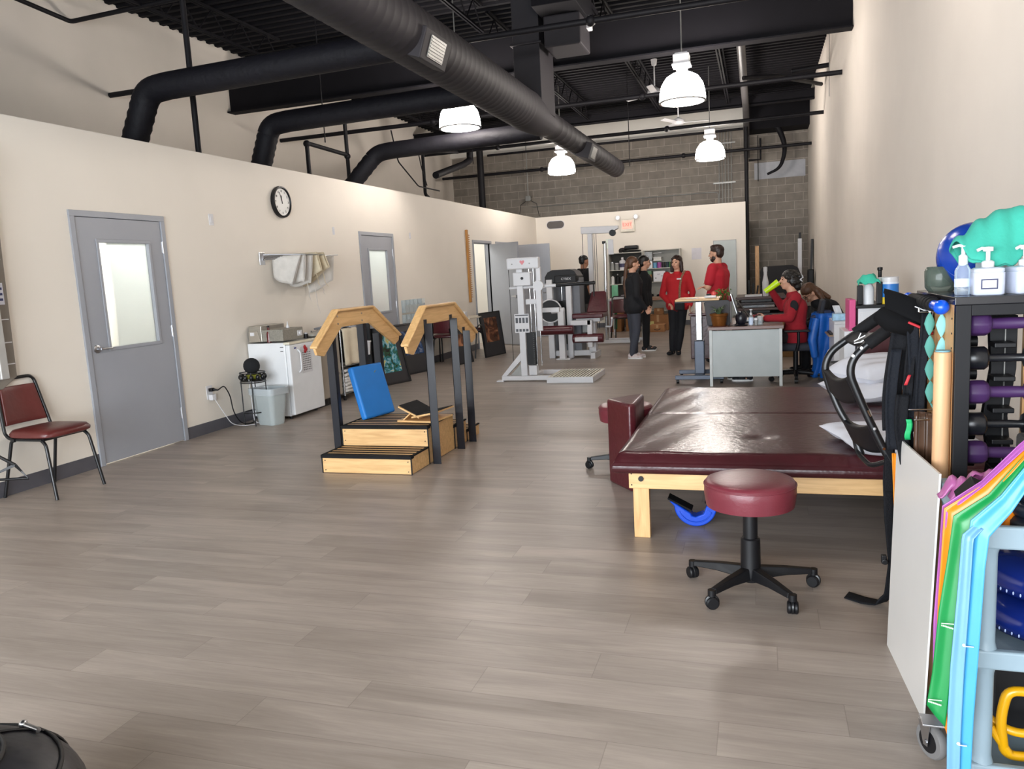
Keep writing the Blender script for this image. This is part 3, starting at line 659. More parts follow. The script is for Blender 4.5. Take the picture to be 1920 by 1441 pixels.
for z in (.08, .42, .86): MB().tube([(-5.33, 8.48, z), (-4.93, 8.48, z), (-4.93, 8.92, z), (-5.33, 8.92, z)], .007, 6, closed=True).box(-5.33, -4.93, 8.48, 8.92, z-.003, z+.003).build('shelf', galv, T, world=True)
for i in range(7):
    def f(u, v, i=i): return V((-5.28+.36*u, 8.51+.36*v, .105+.042*i+.006*math.sin(7*u+i)+.006*math.cos(5*v+2*i)))
    tag(MB().sheet(f, 8, 8).build('folded_towel', mat('white_terry', 'd9d6d2', .95, var=.05, bump=.3, bs=120), bev=0, sm=180, solid=.032), 'white folded towel on the lowest rack shelf, ' + ['lowest of the stack', 'second from the bottom', 'third from the bottom', 'middle of the stack', 'third from the top', 'second from the top', 'topmost of the stack'][i], 'towel', 'folded towels on the rack')
tag(MB().sheet(lambda u, v: V((-4.905+.018*math.sin(9*v)*u+(0 if u > .12 else -.02), 8.50+.36*v+.01*u, .885-.50*max(0, u-.1)+.0*v)), 14, 14).build('draped_towel', mat('cream_terry', 'd8ccb4', .95, bump=.3, bs=120), sm=180, solid=.012), 'cream towel draped over the front of the linen rack', 'towel')
tag(MB().sheet(lambda u, v: V((-5.3+.38*u, 8.5+.4*v, .90+.02*math.sin(8*u)*math.sin(6*v))), 8, 8).build('grey_cloth', mat('grey_blue_cloth', '8f949c', .95), sm=180, solid=.02), 'grey-blue cloth lying on top of the linen rack', 'cloth')
# dark leaning panels and framed pictures
def frame_pic(label, base, w, h, lean, m_art, n, artbox=(.12, .12, .3, .12), mf=None, hv=None):
    """picture leaning back; base = lower left corner on the floor, n = direction along the bottom edge"""
    t = thing('framed_picture', label, 'picture', base); n = V(n).normalized(); nb = V((-n.y, n.x, 0)); up = (V((0, 0, 1))*math.cos(lean)+nb*math.sin(lean)).normalized(); out = n.cross(up)
    def P(a, b, c): return n*a+up*b+out*c
    def slab(a0, a1, b0, b1, c0, c1): return [P(a0, b0, c0), P(a1, b0, c0), P(a1, b1, c0), P(a0, b1, c0), P(a0, b0, c1), P(a1, b0, c1), P(a1, b1, c1), P(a0, b1, c1)]
    l, r, b, tp = artbox; f = .025
    MB().hexa(slab(0, w, 0, h, 0, .012)).build('mount', mat('dark_grey_mount', '2b2b2f', .35), t)
    m = MB(); m.hexa(slab(0, w, 0, f, .0, .025)).hexa(slab(0, w, h-f, h, 0, .025)).hexa(slab(0, f, f, h-f, 0, .025)).hexa(slab(w-f, w, f, h-f, 0, .025)); m.build('picture_frame', mf or blackm, t)
    MB().hexa(slab(l, w-r, b, h-tp, .012, .0135)).build('picture', m_art, t)
    return t, P
def art(name, stops, scale=7):
    m = bpy.data.materials.new(name); m.use_nodes = True; nt = m.node_tree; n = nt.nodes; l = nt.links; b = n['Principled BSDF']
    tc = n.new('ShaderNodeTexCoord'); nz = n.new('ShaderNodeTexNoise'); nz.inputs['Scale'].default_value = scale; nz.inputs['Detail'].default_value = 4; nz.inputs['Distortion'].default_value = 1.5
    rp = n.new('ShaderNodeValToRGB'); e = rp.color_ramp.elements
    for i, (p, c) in enumerate(stops):
        x = e[i] if i < 2 else e.new(p); x.position = p; x.color = rgb(c)+(1,)
    l.new(tc.outputs['Object'], nz.inputs[0]); l.new(nz.outputs['Fac'], rp.inputs[0]); l.new(rp.outputs[0], b.inputs['Base Color']); b.inputs['Roughness'].default_value = .2
    return m
a1 = art('floral_print', [(.3, '101416'), (.42, '1f5a3c'), (.5, '2a7f92'), (.58, '8ec0cf'), (.66, 'c9b94a')], 9)
a2 = art('brown_figure_print', [(.3, '15100e'), (.5, '5a3626'), (.65, 'a86f4c')], 4)
a3 = art('blue_night_print', [(.35, '0c0f18'), (.55, '2b4a78'), (.7, '8b93a8')], 6)
t_, P_ = frame_pic('tall framed picture of blue and yellow flowers leaning by the second grey door', (-5.0, 9.62, 0), .55, .76, .25, a1, (.35, .94, 0), (.1, .12, .17, .06))
frame_pic('black framed night picture leaning left of the small table', (-5.16, 10.72, 0), .70, .8, .28, a3, (.25, .97, 0))
frame_pic('dark framed print with brown figure leaning against the small table', (-4.78, 11.9, 0), .5, .62, .2, a2, (.2, .98, 0))
frame_pic('dark framed brown print standing rightmost of the leaning pictures', (-4.66, 12.95, 0), .72, .8, .12, a2, (.2, .98, 0), (.14, .14, .26, .1))
for i, (y, h, l) in enumerate(((9.05, .86, 'left'), (9.22, .9, 'middle'), (9.4, .82, 'right'))):
    tag(MB().box(-5.36, -4.98+.04*i, y, y+.05, 0, h, R3(0, 0, .2)).build('folding_screen', black, bev=.006), 'tall black folded panel beside the towel rack, '+l+' of three', 'panel', 'black panels by the towel rack')
T = thing('wastebasket', 'small white container hanging between the black panels', 'container', (-4.95, 9.15, .5)); 
MB().lathe([(.001, 0), (.05, 0), (.065, .16), (.075, .165), (.075, .18), (.06, .18), (.045, .01), (.001, .01)], n=20).build('cup', whitep, T, sm=40)
# something red seen through the second door's glass
tag(MB().ell((-5.95, 10.5, .93+.0), (.28, .28, .28)).build('exercise_ball', mat('red_rubber_ball', 'b52a30', .35), sm=60), 'red exercise ball seen through the glass of the second grey door', 'ball')
tag(MB().box(-6.3, -5.7, 10.2, 10.8, 0, .66).build('side_table', whitem, bev=.01), 'white stand carrying the red ball inside the office', 'stand')
# clear brochure holders
T = thing('brochure_rack', 'clear acrylic brochure holder mounted on the left wall', 'brochure holder', (-5.39, 11.6, .9))
for r_ in range(2):
    z = .70+r_*.23; MB().box(-5.385, -5.38, 11.22, 12.0, z, z+.2).box(-5.33, -5.326, 11.22, 12.0, z, z+.12).build('pocket_front', clearp, T, world=True)
    for k in range(6): MB().box(-5.384, -5.326, 11.22+k*.156, 11.224+k*.156, z, z+.2).build('divider', clearp, T, world=True)
# wall ladder for finger walking
T = thing('finger_ladder', 'narrow wooden finger ladder mounted upright on the left wall', 'finger ladder', (-5.39, 14.32, .96))
MB().box(-5.388, -5.35, 14.26, 14.32, .95, 2.34).build('board', wood('honey_wood_z', 'b98238', 2), T, bev=.003, world=True)
for k in range(30): z = 1.04+k*.041; MB().prism([(14.32, z), (14.40, z), (14.405, z+.012), (14.32, z+.026)], -5.388, -5.355, 'x').build('notched_step', wood('honey_wood', 'b98238', 1), T, world=True)
# chairs
def stack_chair(label, loc, rz, vin, fm, group=None):
    t = thing('stacking_chair', label, 'chair', loc, rz, group)          # faces +x, seat centre at origin
    w = .20
    for s in (-1, 1):
        MB().tube(fillet([(.24, s*.215, 0), (.175, s*.19, .40), (.13, s*.185, .435)], .06), .0125, 10).build('front_leg', fm, t, sm=60)
        MB().tube(fillet([(-.26, s*.215, 0), (-.15, s*.19, .42), (-.12, s*.185, .43)], .04), .0125, 10).build('rear_leg', fm, t, sm=60)
    MB().tube([(.15, -.19, .435), (.15, .19, .435)], .011, 8).tube([(.15, -.19, .435), (-.15, -.19, .435)], .011, 8).tube([(.15, .19, .435), (-.15, .19, .435)], .011, 8).build('seat_frame', fm, t, sm=60)
    MB().tube(fillet([(-.10, -.2, .43), (-.19, -.2, .46), (-.27, -.16, .87), (-.27, .16, .87), (-.19, .2, .46), (-.10, .2, .43)], .055, 6), .0125, 10).build('back_frame', fm, t, sm=60)
    loft([[V((.02+x*a, y*b, z)) for x, y in [(math.copysign(abs(math.cos(q))**.5, math.cos(q)), math.copysign(abs(math.sin(q))**.5, math.sin(q))) for q in [2*PI*i/32 for i in range(32)]]] for a, b, z in ((.205, .2, .445), (.225, .218, .455), (.228, .22, .475), (.21, .2, .50), (.13, .12, .512))]).build('seat', vin, t, sm=50)
    def back(u, v):
        z = .53+.28*v; hw = (.175-.03*v); x = -.195-.055*((z-.46)/.41)*1.35; return V((x+.02*math.sin(PI*u)*-1, -hw+2*hw*u, z))
    MB().sheet(back, 10, 8).build('backrest', vin, t, sm=180, solid=.035, bev=.006)
    return t
stack_chair('reddish-brown vinyl chair with black frame left of the nearest grey door', (-5.10, 4.41, 0), 0, brownv, blackm)
stack_chair('maroon chair pulled up at the near side of the small table', (-5.09, 12.3, 0), 1.7, maroon, blackm, 'maroon chairs by the small table')
stack_chair('maroon chair behind the small table against the wall', (-5.08, 13.6, 0), 0.2, maroon, blackm, 'maroon chairs by the small table')
stack_chair('maroon chair in front of the supply shelves, left of the ponytailed person', (-2.68, 15.95, 0), -1.2, maroon, blackm)
T = thing('small_table', 'small pale topped table with black legs among the leaning pictures', 'table', (-5.0, 12.8, 0))
MB().box(-5.32, -4.72, 12.45, 13.35, .72, .745).build('table_top', mat('pale_laminate', 'cfc6b4', .4), T, bev=.005, world=True)
for x in (-5.28, -4.76):
    for y in (12.5, 13.3): MB().cyl((x, y, 0), (x, y, .72), .014, None, 8).build('leg', blackm, T, sm=60, world=True)
T = thing('tissue_box', 'white tissue box on the small pale table', 'box', (-4.95, 12.75, .745)); MB().box(-.06, .06, -.06, .06, 0, .1).build('carton', whitep, T, bev=.004)
m = MB(); m.tube([(-4.78, 12.05, .3), (-4.6, 12.5, .62), (-4.62, 12.9, .66), (-4.7, 13.05, .3)], .012, 8)
tag(MB().tube(fillet([(-4.62, 12.35, .06), (-4.6, 12.45, .60), (-4.62, 12.75, .62), (-4.66, 12.95, .35), (-4.66, 13.0, .05)], .15, 8), .013, 8).build('walker_frame', blackm, sm=60), 'bent black tube frame standing before the small table', 'frame')
# left edge: cable exerciser and grey panels
T = thing('wall_exercise_station', 'grey slotted wall exerciser with silver rail at the left edge', 'exercise machine', (-5.36, 4.2, .3))
MB().prism([(3.9, 2.6), (4.45, 2.6), (4.41, .88), (4.28, .80), (3.9, .80)], -5.385, -5.33, 'x').build('panel', mat('taupe_plastic_panel', '7b746b', .5, var=.05), T, bev=.006, world=True)
MB().box(-5.33, -5.25, 4.22, 4.285, .88, 2.5).build('silver_rail', mat('satin_aluminium', 'c9c9c6', .35, .5), T, bev=.006, world=True)
for z in (.98, 1.14, 1.31, 1.75, 1.95): MB().box(-5.33, -5.322, 4.29, 4.40, z-.004, z+.004).box(-5.33, -5.318, 4.30, 4.325, z-.02, z+.02).build('slot_clip', whitem, T, world=True)
MB().box(-5.33, -5.326, 4.30, 4.39, 1.42, 1.58).build('instruction_label', mat('white_blue_label', 'd8dbe8', .4), T, world=True)
for z, c in ((1.54, 'blue_print'), (1.50, 'blue_print'), (1.46, 'blue_print')): MB().box(-5.326, -5.3245, 4.32, 4.38, z-.012, z+.006).build('printed_lines', mat('dark_blue_print', '2c3566', .5), T, world=True)
MB().tube(fillet([(-5.22, 4.22, 2.5), (-5.22, 4.25, 1.4), (-5.22, 4.2, 1.3), (-5.22, 4.15, 1.4), (-5.22, 4.14, 2.5)], .05), .007, 6).build('white_rope', whitep, T, sm=60, world=True)
MB().tube([(-5.3, 3.98, .75), (-5.2, 4.0, .4), (-5.1, 4.1, .28)], .012, 8).tube([(-5.1, 4.1, .28), (-5.25, 3.95, .2), (-5.05, 4.15, .17), (-5.1, 4.1, .28)], .012, 8).build('black_stirrup', blackm, T, sm=60, world=True)

# ------------------------------------------------------------ training stairs
T = thing('training_stairs', 'maple training stairs with black treads and maple handrails', 'training stairs', (-2.85, 5.8, 0))
def stepbox(y0, y1, z, name='step', nb=2):
    x0, x1 = -3.23, -2.47
    o = MB().box(x0+.006, x1-.006, y0+.004, y1, .004, z-.012).build(name, maple, T, bev=.002, world=True)
    m = MB().box(x0, x1, y0-.008, y0+.05, z-.025, z).box(x0-.002, x0+.018, y0, y1, z-.012, z).box(x1-.018, x1+.002, y0, y1, z-.012, z)
    y = y0+.09
    while y < y1-.02: m.box(x0+.01, x1-.01, y, y+.035, z-.012, z-.002); y += .07
    m.build('grip_tread', rubber, o, bev=.002, world=False)
    for v in o.children[0].data.vertices: v.co -= V((-2.85, 5.8, 0))
    MB().box(x0, x1, y0+.004, y1, z-.012, z-.0035).build('tread_board', maple, o)
    for v in o.children[1].data.vertices: v.co -= V((-2.85, 5.8, 0))
    for xa, xc in ((x0, x0+.03), (x1-.008, x1-.03)):
        c = MB().box(xa, xa+.008, y0-.001, y0+.007, .001, z-.022).build('corner_trim', black, o)
        for v in c.data.vertices: v.co -= V((-2.85, 5.8, 0))
        for zz in (max(.02, z-.12), z-.045):
            c = MB().cyl((xc, y0+.004, zz), (xc, y0-.001, zz), .004, None, 8).build('screw', black, o)
            for v in c.data.vertices: v.co -= V((-2.85, 5.8, 0))
stepbox(5.12, 5.45, .145); stepbox(5.45, 5.99, .305, 'platform'); stepbox(5.99, 6.28, .205); stepbox(6.28, 6.6, .105)
def rail(xs, inner, dy, name):
    # side board following the slope, plus a rounded cap
    ys = [5.14+dy, 5.50+dy, 6.10+dy, 6.60+dy]; zs = [.955, 1.215, 1.215, .925]; d = .125
    x0, x1 = xs-.011, xs+.011
    top = list(zip(ys, zs)); low = [(ys[3]-.02, zs[3]-.04), (ys[3]-.1, zs[3]-.07), (ys[2]-.06, zs[2]-d), (ys[1]+.06, zs[1]-d), (ys[0]+.12, zs[0]-.07), (ys[0]+.02, zs[0]-.05)]
    o = MB().prism(top+low, x0, x1, 'x').build('side_board', maple_y, T, bev=.003, world=True)
    for i in range(3):
        a, b = V((xs, ys[i], zs[i])), V((xs, ys[i+1], zs[i+1])); dd = (b-a).normalized(); e = dd*.004; up = V((1, 0, 0)).cross(dd)*1; up = up if up.z > 0 else -up
        c = .033; P = []
        for q in (a-e, b+e):
            P.append([q+V((sx_*c, 0, 0))+up*h for sx_, h in ((-1, 0), (1, 0), (1, .022), (-1, .022))])
        MB().hexa([P[0][0], P[0][1], P[1][1], P[1][0], P[0][3], P[0][2], P[1][2], P[1][3]]).build('handrail_cap', maple_y, T, bev=.009, seg=3, world=True)
    for y, zt in ((5.47, 1.13), (5.99, 1.135), (6.27, 1.01)):
        s = inner
        m = MB().box(xs+s*.011, xs+s*.017, y, y+.05, 0, zt).box(xs+s*.011, xs+s*.078, y, y+.006, 0, zt-.03)
        p = m.build('post', navy, T, bev=.001, world=True)
        for z in (zt-.05, zt-.12, .05): MB().cyl((xs+s*.017, y+.025, z), (xs+s*.024, y+.025, z), .008, None, 10).build('bolt', chrome, T, sm=40, world=True)
rail(-2.462, 1, .0, 'R'); rail(-3.238, -1, .03, 'L')
for y in (5.5, 5.9):
    for z in (1.18, 1.12): MB().cyl((-3.227, y+.03, z), (-3.222, y+.03, z), .008, None, 10).build('bolt', chrome, T, sm=40, world=True)
# blue foam pad
m = MB(); A, B = V((-3.11, 5.66, .318)), V((-3.02, 6.03, .318)); up = V((-.13, .05, .43)); th = V((-.06, .0, -.012)).normalized()*-.06
th = (B-A).cross(up).normalized()*.06
m.hexa([A, B, B-th, A-th, A+up, B+up, B-th+up, A-th+up])
T = thing('balance_pad', 'bright blue foam balance pad standing on edge on the stairs', 'foam pad', (-3.1, 5.8, .31))
m.build('foam_block', mat('bright_blue_foam', '1570bd', .55, var=.06, vs_=5, bump=.05, bs=200), T, bev=.018, seg=4, sm=80, world=True)
q = A.lerp(B, .66)+up*.83+(th.normalized()*.0035)
MB().tube([q, q+V((.0, .03, .01)), q+V((0, .05, 0)), q+V((0, .03, -.02)), q], .003, 6).tube([q+V((0, .02, -.03)), q+V((0, .03, -.06))], .003, 6).build('logo_mark', mat('faded_olive_print', '6f7f6f', .6), T, world=True)
# slant board
T = thing('slant_board', 'folding wooden slant board with black grip pads on the stairs', 'slant board', (-2.62, 5.75, .305), -.12)
s = MB().box(-.17, .17, -.16, .16, 0, .014).build('base_plate', maple, T, bev=.002)
for nm, x0, x1, z0, z1 in (('left_plate', -.16, .03, .115, .03), ('right_plate', -.04, .19, .03, .075)):
    f = lambda h: [V((x0, -.15, z0+h)), V((x1, -.15, z1+h)), V((x1, .15, z1+h)), V((x0, .15, z0+h))]
    q = MB().hexa(f(0)+f(.014)).build('foot_plate', maple, T, bev=.002)
    g = [V((v.x*.94+(x0+x1)/2*.06, v.y*.92, v.z)) for v in f(.0145)]; g2 = [v+V((0, 0, .004)) for v in g]
    MB().hexa(g+g2).build('grip_pad', rubber, q)
MB().hexa([V((-.13, -.14, .014)), V((-.115, -.14, .014)), V((-.115, .14, .014)), V((-.13, .14, .014)), V((-.06, -.14, .07)), V((-.045, -.14, .07)), V((-.045, .14, .07)), V((-.06, .14, .07))]).build('prop_strut', maple, T)
# black bag, lower left corner
T = thing('black_bag', 'round black nylon bag on the floor at the lower left corner', 'bag', (-1.93, 1.15, 0))
nyl = mat('black_nylon', '24242a', .45, var=.1, vs_=4, bump=.25, bs=14)
MB().ell((0, 0, .17), (.37, .38, .20), None, 32, 18).build('bag_body', nyl, T, sm=180)
def bagp(th, ph, o=1.008): return V((.37*o*math.cos(th)*math.cos(ph), .38*o*math.sin(th)*math.cos(ph), .17+.20*o*math.sin(ph)))
for ph in (.55, 1.0): MB().tube([bagp(i*PI/24, ph) for i in range(48)], .006, 6, closed=True).build('seam', black, T, sm=60)
for th in (1.35, .3, -.7): MB().tube([bagp(th, .1+i*.1) for i in range(14)], .005, 6).build('piping', black, T, sm=60)
MB().tube([bagp(1.45, .72, 1.03), bagp(1.25, .70, 1.03)], .007, 8).ell(bagp(1.47, .72, 1.03), .012, None, 10, 6).build('zip_pull', steel, T, sm=60)

# ------------------------------------------------------------ standing cable machine
T = thing('multi_hip_machine', 'white standing exercise machine with slatted platform and heart logo', 'exercise machine', (-2.9, 10.1, 0))
MB().box(-3.36, -2.66, 9.96, 10.04, .015, .075).build('front_rail', whitem, T, bev=.004, world=True)
MB().box(-2.95, -2.66, 10.56, 10.64, .015, .075).box(-2.99, -2.93, 10.04, 10.64, .015, .075).build('rear_rail', whitem, T, bev=.004, world=True)
for x, y in ((-3.38, 10), (-2.66, 10.0)): MB().box(x-.05, x+.05, y-.06, y+.06, 0, .015).build('foot_plate', whitem, T, world=True)
MB().prism([(-3.36, .075), (-3.29, .075), (-3.07, .29), (-3.07, .40)], 9.965, 10.035, 'y').build('brace', whitem, T, bev=.003, world=True)
MB().prism([(-3.24, .08), (-3.07, .08), (-3.07, .26)], 9.995, 10.005, 'y').build('gusset_plate', galv, T, world=True)
MB().box(-3.08, -2.995, 9.96, 10.04, .075, 1.52).build('upright', whitem, T, bev=.006, world=True)
MB().box(-2.81, -2.75, 9.97, 10.03, .98, 1.52).build('short_upright', whitem, T, bev=.006, world=True)
hd = MB().box(-3.20, -2.76, 9.93, 10.05, 1.50, 1.65).build('header', whitem, T, bev=.02, seg=3, world=True)
hp = [(.0, -.035), (.035, .005), (.035, .025), (.018, .035), (0, .022), (-.018, .035), (-.035, .025), (-.035, .005)]
MB().prism([(a*.9-2.98, b*.9+1.585) for a, b in hp], 9.926, 9.93, 'y').build('heart_logo', mat('pink_print', 'e08a90', .5), T, world=True)
for x in (-3.12, -2.88): MB().cyl((x, 9.93, 1.57), (x, 9.922, 1.57), .009, None, 10).build('bolt', galv, T, world=True)
MB().box(-3.12, -2.88, 9.93, 10.06, 1.28, 1.46).build('gear_housing', whitem, T, bev=.012, world=True)
MB().cyl((-2.99, 9.93, 1.38), (-2.99, 9.915, 1.38), .018, None, 14).build('adjuster_knob', black, T, sm=40, world=True)
MB().tube([(-3.19, 10.0, 1.255), (-2.55, 10.0, 1.265)], .02, 12).build('swing_bar', whitem, T, sm=60, world=True)
MB().tube([(-2.55, 10.0, 1.265), (-2.03, 10.0, 1.275)], .022, 12).cyl((-2.05, 10.0, 1.3), (-2.05, 10, 1.1), .01, None, 8).build('bar_grip', black, T, sm=60, world=True)
MB().cyl((-2.77, 9.94, 1.27), (-2.77, 9.9, 1.27), .07, None, 24).build('pivot_disc', whitem, T, sm=40, world=True)
MB().box(-2.81, -2.735, 9.905, 9.94, .68, 1.26).build('hanging_arm', whitem, T, bev=.008, world=True)
MB().box(-2.98, -2.76, 10.0, 10.08, 1.03, 1.10).build('carriage_plate', whitem, T, bev=.008, world=True)
for x in (-2.93, -2.87, -2.81): MB().cyl((x, 10.06, .2), (x, 10.06, 1.5), .009, None, 8).build('guide_rod', chrome, T, sm=60, world=True)
MB().box(-2.99, -2.88, 10.0, 10.12, .22, .66).build('weight_stack', black, T, bev=.003, world=True)
m = MB()
for k in range(15): m.box(-2.90, -2.888, 9.997, 10.0, .24+k*.028, .2425+k*.028)
m.build('plate_gaps', galv, T, world=True)
MB().box(-2.98, -2.87, 10.0, 10.1, .08, .21).build('stack_base', whitem, T, bev=.005, world=True)
pl = MB().box(-3.13, -2.93, 9.945, 9.952, .66, .91).build('instruction_placard', whitep, T, world=True)
m = MB()
for k in range(4): m.box(-3.115+k*.047, -3.083+k*.047, 9.943, 9.945, .79, .86).box(-3.115+k*.047, -3.083+k*.047, 9.943, 9.945, .675, .71)
m.box(-3.12, -2.94, 9.943, 9.945, .885, .9); m.build('placard_pictures', mat('dark_grey_print', '55585e', .6), T, world=True)
MB().cyl((-3.19, 9.99, 1.5), (-3.19, 9.99, .2), .004, None, 6).build('cable', black, T, world=True)
MB().box(-2.95, -2.60, 10.3, 10.36, .9, .96).build('side_arm', whitem, T, bev=.004, world=True)
P = MB().box(-2.68, -2.06, 9.78, 9.82, .0, .075).box(-2.68, -2.06, 10.56, 10.6, 0, .075).box(-2.68, -2.64, 9.82, 10.56, .0, .075).box(-2.10, -2.06, 9.82, 10.56, 0, .075).build('platform_frame', whitem, T, bev=.003, world=True)
m = MB().box(-2.64, -2.10, 9.82, 10.56, .05, .062)
m.build('platform_deck', mat('dark_tread', '55504a', .6), T, world=True)
m = MB()
for k in range(14): m.box(-2.665+k*.044, -2.645+k*.044, 9.79, 10.59, .075, .081)
m.build('platform_slats', mat('cream_slats', 'd9d4c4', .5), T, world=True)
# ------------------------------------------------------------ leg machine
T = thing('leg_extension_machine', 'white and maroon leg machine with rollers and black topped tower', 'exercise machine', (-2.9, 12.8, 0)); W = dict(world=True)
gshr = mat('grey_machine_shroud', '6c6f76', .45)
MB().box(-3.40, -3.30, 12.66, 12.76, .0, 1.32).build('tower_post', whitem, T, bev=.006, **W)
MB().box(-3.07, -2.98, 12.66, 12.76, .0, 1.2).build('tower_post', whitem, T, bev=.006, **W)
MB().box(-3.0, -2.86, 12.8, 13.15, .05, 1.33).box(-3.42, -2.86, 13.1, 13.16, .05, 1.3).build('shroud', gshr, T, bev=.01, **W)
cp = [(-3.43, 1.26), (-3.43, 1.36), (-3.38, 1.44), (-3.30, 1.475), (-3.0, 1.475), (-2.92, 1.44), (-2.87, 1.36), (-2.87, 1.28)]
MB().prism(cp, 12.70, 13.15, 'y').build('tower_cap', black, T, bev=.01, **W)
MB().box(-3.25, -2.88, 12.64, 12.70, 1.25, 1.38).build('name_plate', black, T, bev=.015, **W)
text_mesh('CYBEX', .055, whitep, T, (-3.05+2.9, 12.637-12.8, 1.32), (PI/2, 0, 0))
MB().box(-3.25, -3.0, 12.85, 13.0, .22, .95).build('weight_stack', black, T, bev=.003, **W)
for x in (-3.2, -3.07): MB().cyl((x, 12.92, .2), (x, 12.92, 1.3), .01, None, 8).build('guide_rod', chrome, T, sm=60, **W)
MB().cyl((-3.33, 12.62, .80), (-3.33, 12.60, .80), .20, None, 32).build('cam_wheel', black, T, sm=40, **W)
MB().tube([(-3.33+.19*math.cos(a*PI/16), 12.595, .8+.19*math.sin(a*PI/16)) for a in range(32)], .012, 8, closed=True).build('cam_rim', whitem, T, sm=60, **W)
MB().cyl((-3.28, 12.48, .80), (-3.06, 12.48, .82), .04, None, 16).build('white_roller_arm', whitem, T, sm=40, **W)
MB().box(-3.17, -3.07, 12.44, 12.56, 0, .82).box(-3.22, -2.98, 12.4, 12.58, 0, .02).build('front_post', whitem, T, bev=.006, **W)
MB().cyl((-3.45, 12.4, .495), (-2.90, 12.4, .495), .075, None, 24).build('roller_pad', maroon, T, sm=40, bev=.012, **W)
MB().box(-2.96, -2.62, 12.42, 12.48, .56, .64).box(-2.68, -2.60, 12.42, 12.5, .2, .64).build('lever_arm', whitem, T, bev=.006, **W)
MB().cyl((-2.93, 12.45, .345), (-2.42, 12.45, .345), .075, None, 24).build('lower_roller_pad', maroon, T, sm=40, bev=.012, **W)
MB().box(-2.88, -2.50, 12.355, 12.37, .30, .37).build('roller_bracket', whitem, T, bev=.004, **W)
MB().box(-2.96, -2.44, 12.55, 13.0, .66, .74).build('seat_pad', maroon, T, bev=.02, seg=3, **W)
MB().hexa([V((-2.78, 12.86, .74)), V((-2.42, 12.86, .74)), V((-2.42, 12.94, .74)), V((-2.78, 12.94, .74)), V((-2.72, 13.06, 1.08)), V((-2.48, 13.06, 1.08)), V((-2.48, 13.14, 1.08)), V((-2.72, 13.14, 1.08))]).build('back_pad', maroon, T, bev=.02, seg=3, **W)
MB().box(-2.9, -2.5, 12.6, 12.95, .60, .66).box(-2.72, -2.6, 12.7, 12.85, .1, .6).box(-3.3, -2.6, 12.72, 12.8, .03, .12).box(-2.66, -2.58, 12.5, 13.0, .0, .1).build('seat_frame', whitem, T, bev=.006, **W)
MB().box(-2.9, -2.64, 12.9, 13.05, .4, .6).build('side_plate', galv, T, bev=.004, **W)
MB().tube(fillet([(-2.44, 12.8, .5), (-2.34, 12.75, .5), (-2.32, 12.7, .63)], .04), .015, 10).build('side_handle', whitem, T, sm=60, **W)
MB().ell((-2.32, 12.7, .64), .022, None, 12, 8).build('handle_knob', whitep, T, sm=60, **W)
# ------------------------------------------------------------ tall cable tower
T = thing('cable_tower', 'tall white cable pulley tower with long overhead arm at the back', 'exercise machine', (-3.0, 15.0, 0))
MB().box(-3.15, -3.06, 14.95, 15.05, 0, 2.16).build('mast', whitem, T, bev=.006, **W)
MB().prism([(-3.27, 2.14), (-2.72, 2.12), (-2.55, 2.20), (-2.55, 2.25), (-3.27, 2.27)], 14.93, 15.07, 'y').build('overhead_arm', whitem, T, bev=.008, **W)
MB().cyl((-2.66, 14.92, 2.12), (-2.66, 15.0, 2.12), .06, None, 18).build('pulley', black, T, sm=40, **W)
for x in (-3.03, -2.99, -3.26): MB().cyl((x, 15.0, .3), (x, 15.0, 2.14), .005, None, 6).build('cable', black, T, **W)
MB().cyl((-2.87, 15.1, .05), (-2.84, 15.1, 1.95), .035, None, 14).build('guide_pole', chrome, T, sm=60, **W)
MB().box(-2.89, -2.83, 15.06, 15.14, 1.93, 1.98).build('pole_cap', black, T, bev=.004, **W)
MB().box(-2.78, -2.68, 15.1, 15.12, 1.72, 2.0).build('instruction_plate', whitep, T, **W)
MB().box(-3.3, -2.2, 14.9, 14.98, 0.02, .08).box(-3.15, -3.07, 14.5, 15.6, 0, .06).box(-2.95, -2.2, 15.3, 15.37, .02, .08).build('base_rails', whitem, T, bev=.006, **W)
MB().box(-3.14, -3.07, 14.9, 15.1, .3, 1.0).build('weight_stack', black, T, **W)
# ------------------------------------------------------------ bright things on the rear partition
T = thing('air_vent', 'dark oval vent grille high on the rear partition', 'vent', (-4.88, 19.37, 2.62))
o = [(-4.88+.13*s+.09*math.cos(a), 2.62+.09*math.sin(a)) for s, a0 in ((1, -PI/2), (-1, PI/2)) for a in [a0+PI*i/10 for i in range(11)]]
MB().prism(o, 19.355, 19.37, 'y').build('grille', mat('dark_grey_grille', '5b5654', .6), T, world=True)
MB().prism([(a+(.012 if a > -4.88 else -.012), 2.62+(b-2.62)*1.12) for a, b in o], 19.362, 19.3695, 'y').build('rim', whitep, T, world=True)
T = thing('exit_sign', 'red glowing EXIT sign with two round emergency lamps', 'exit sign', (-3.06, 19.37, 2.47))
MB().box(-3.23, -2.89, 19.31, 19.37, 2.32, 2.63).build('housing', mat('cream_plastic_box', 'd9d3c4', .4), T, bev=.01, world=True)
MB().box(-3.18, -2.95, 19.305, 19.31, 2.40, 2.58).build('light_panel', mat('salmon_lit_panel', 'f08a80', .5, emit=1.2, ecol='ff6a5c', var=0), T, world=True)
text_mesh('EXIT', .115, mat('red_lit_letters', 'ff2020', .4, emit=2.5, ecol='ff2018', var=0), T, (-.005, -.067, .02), (PI/2, 0, 0))
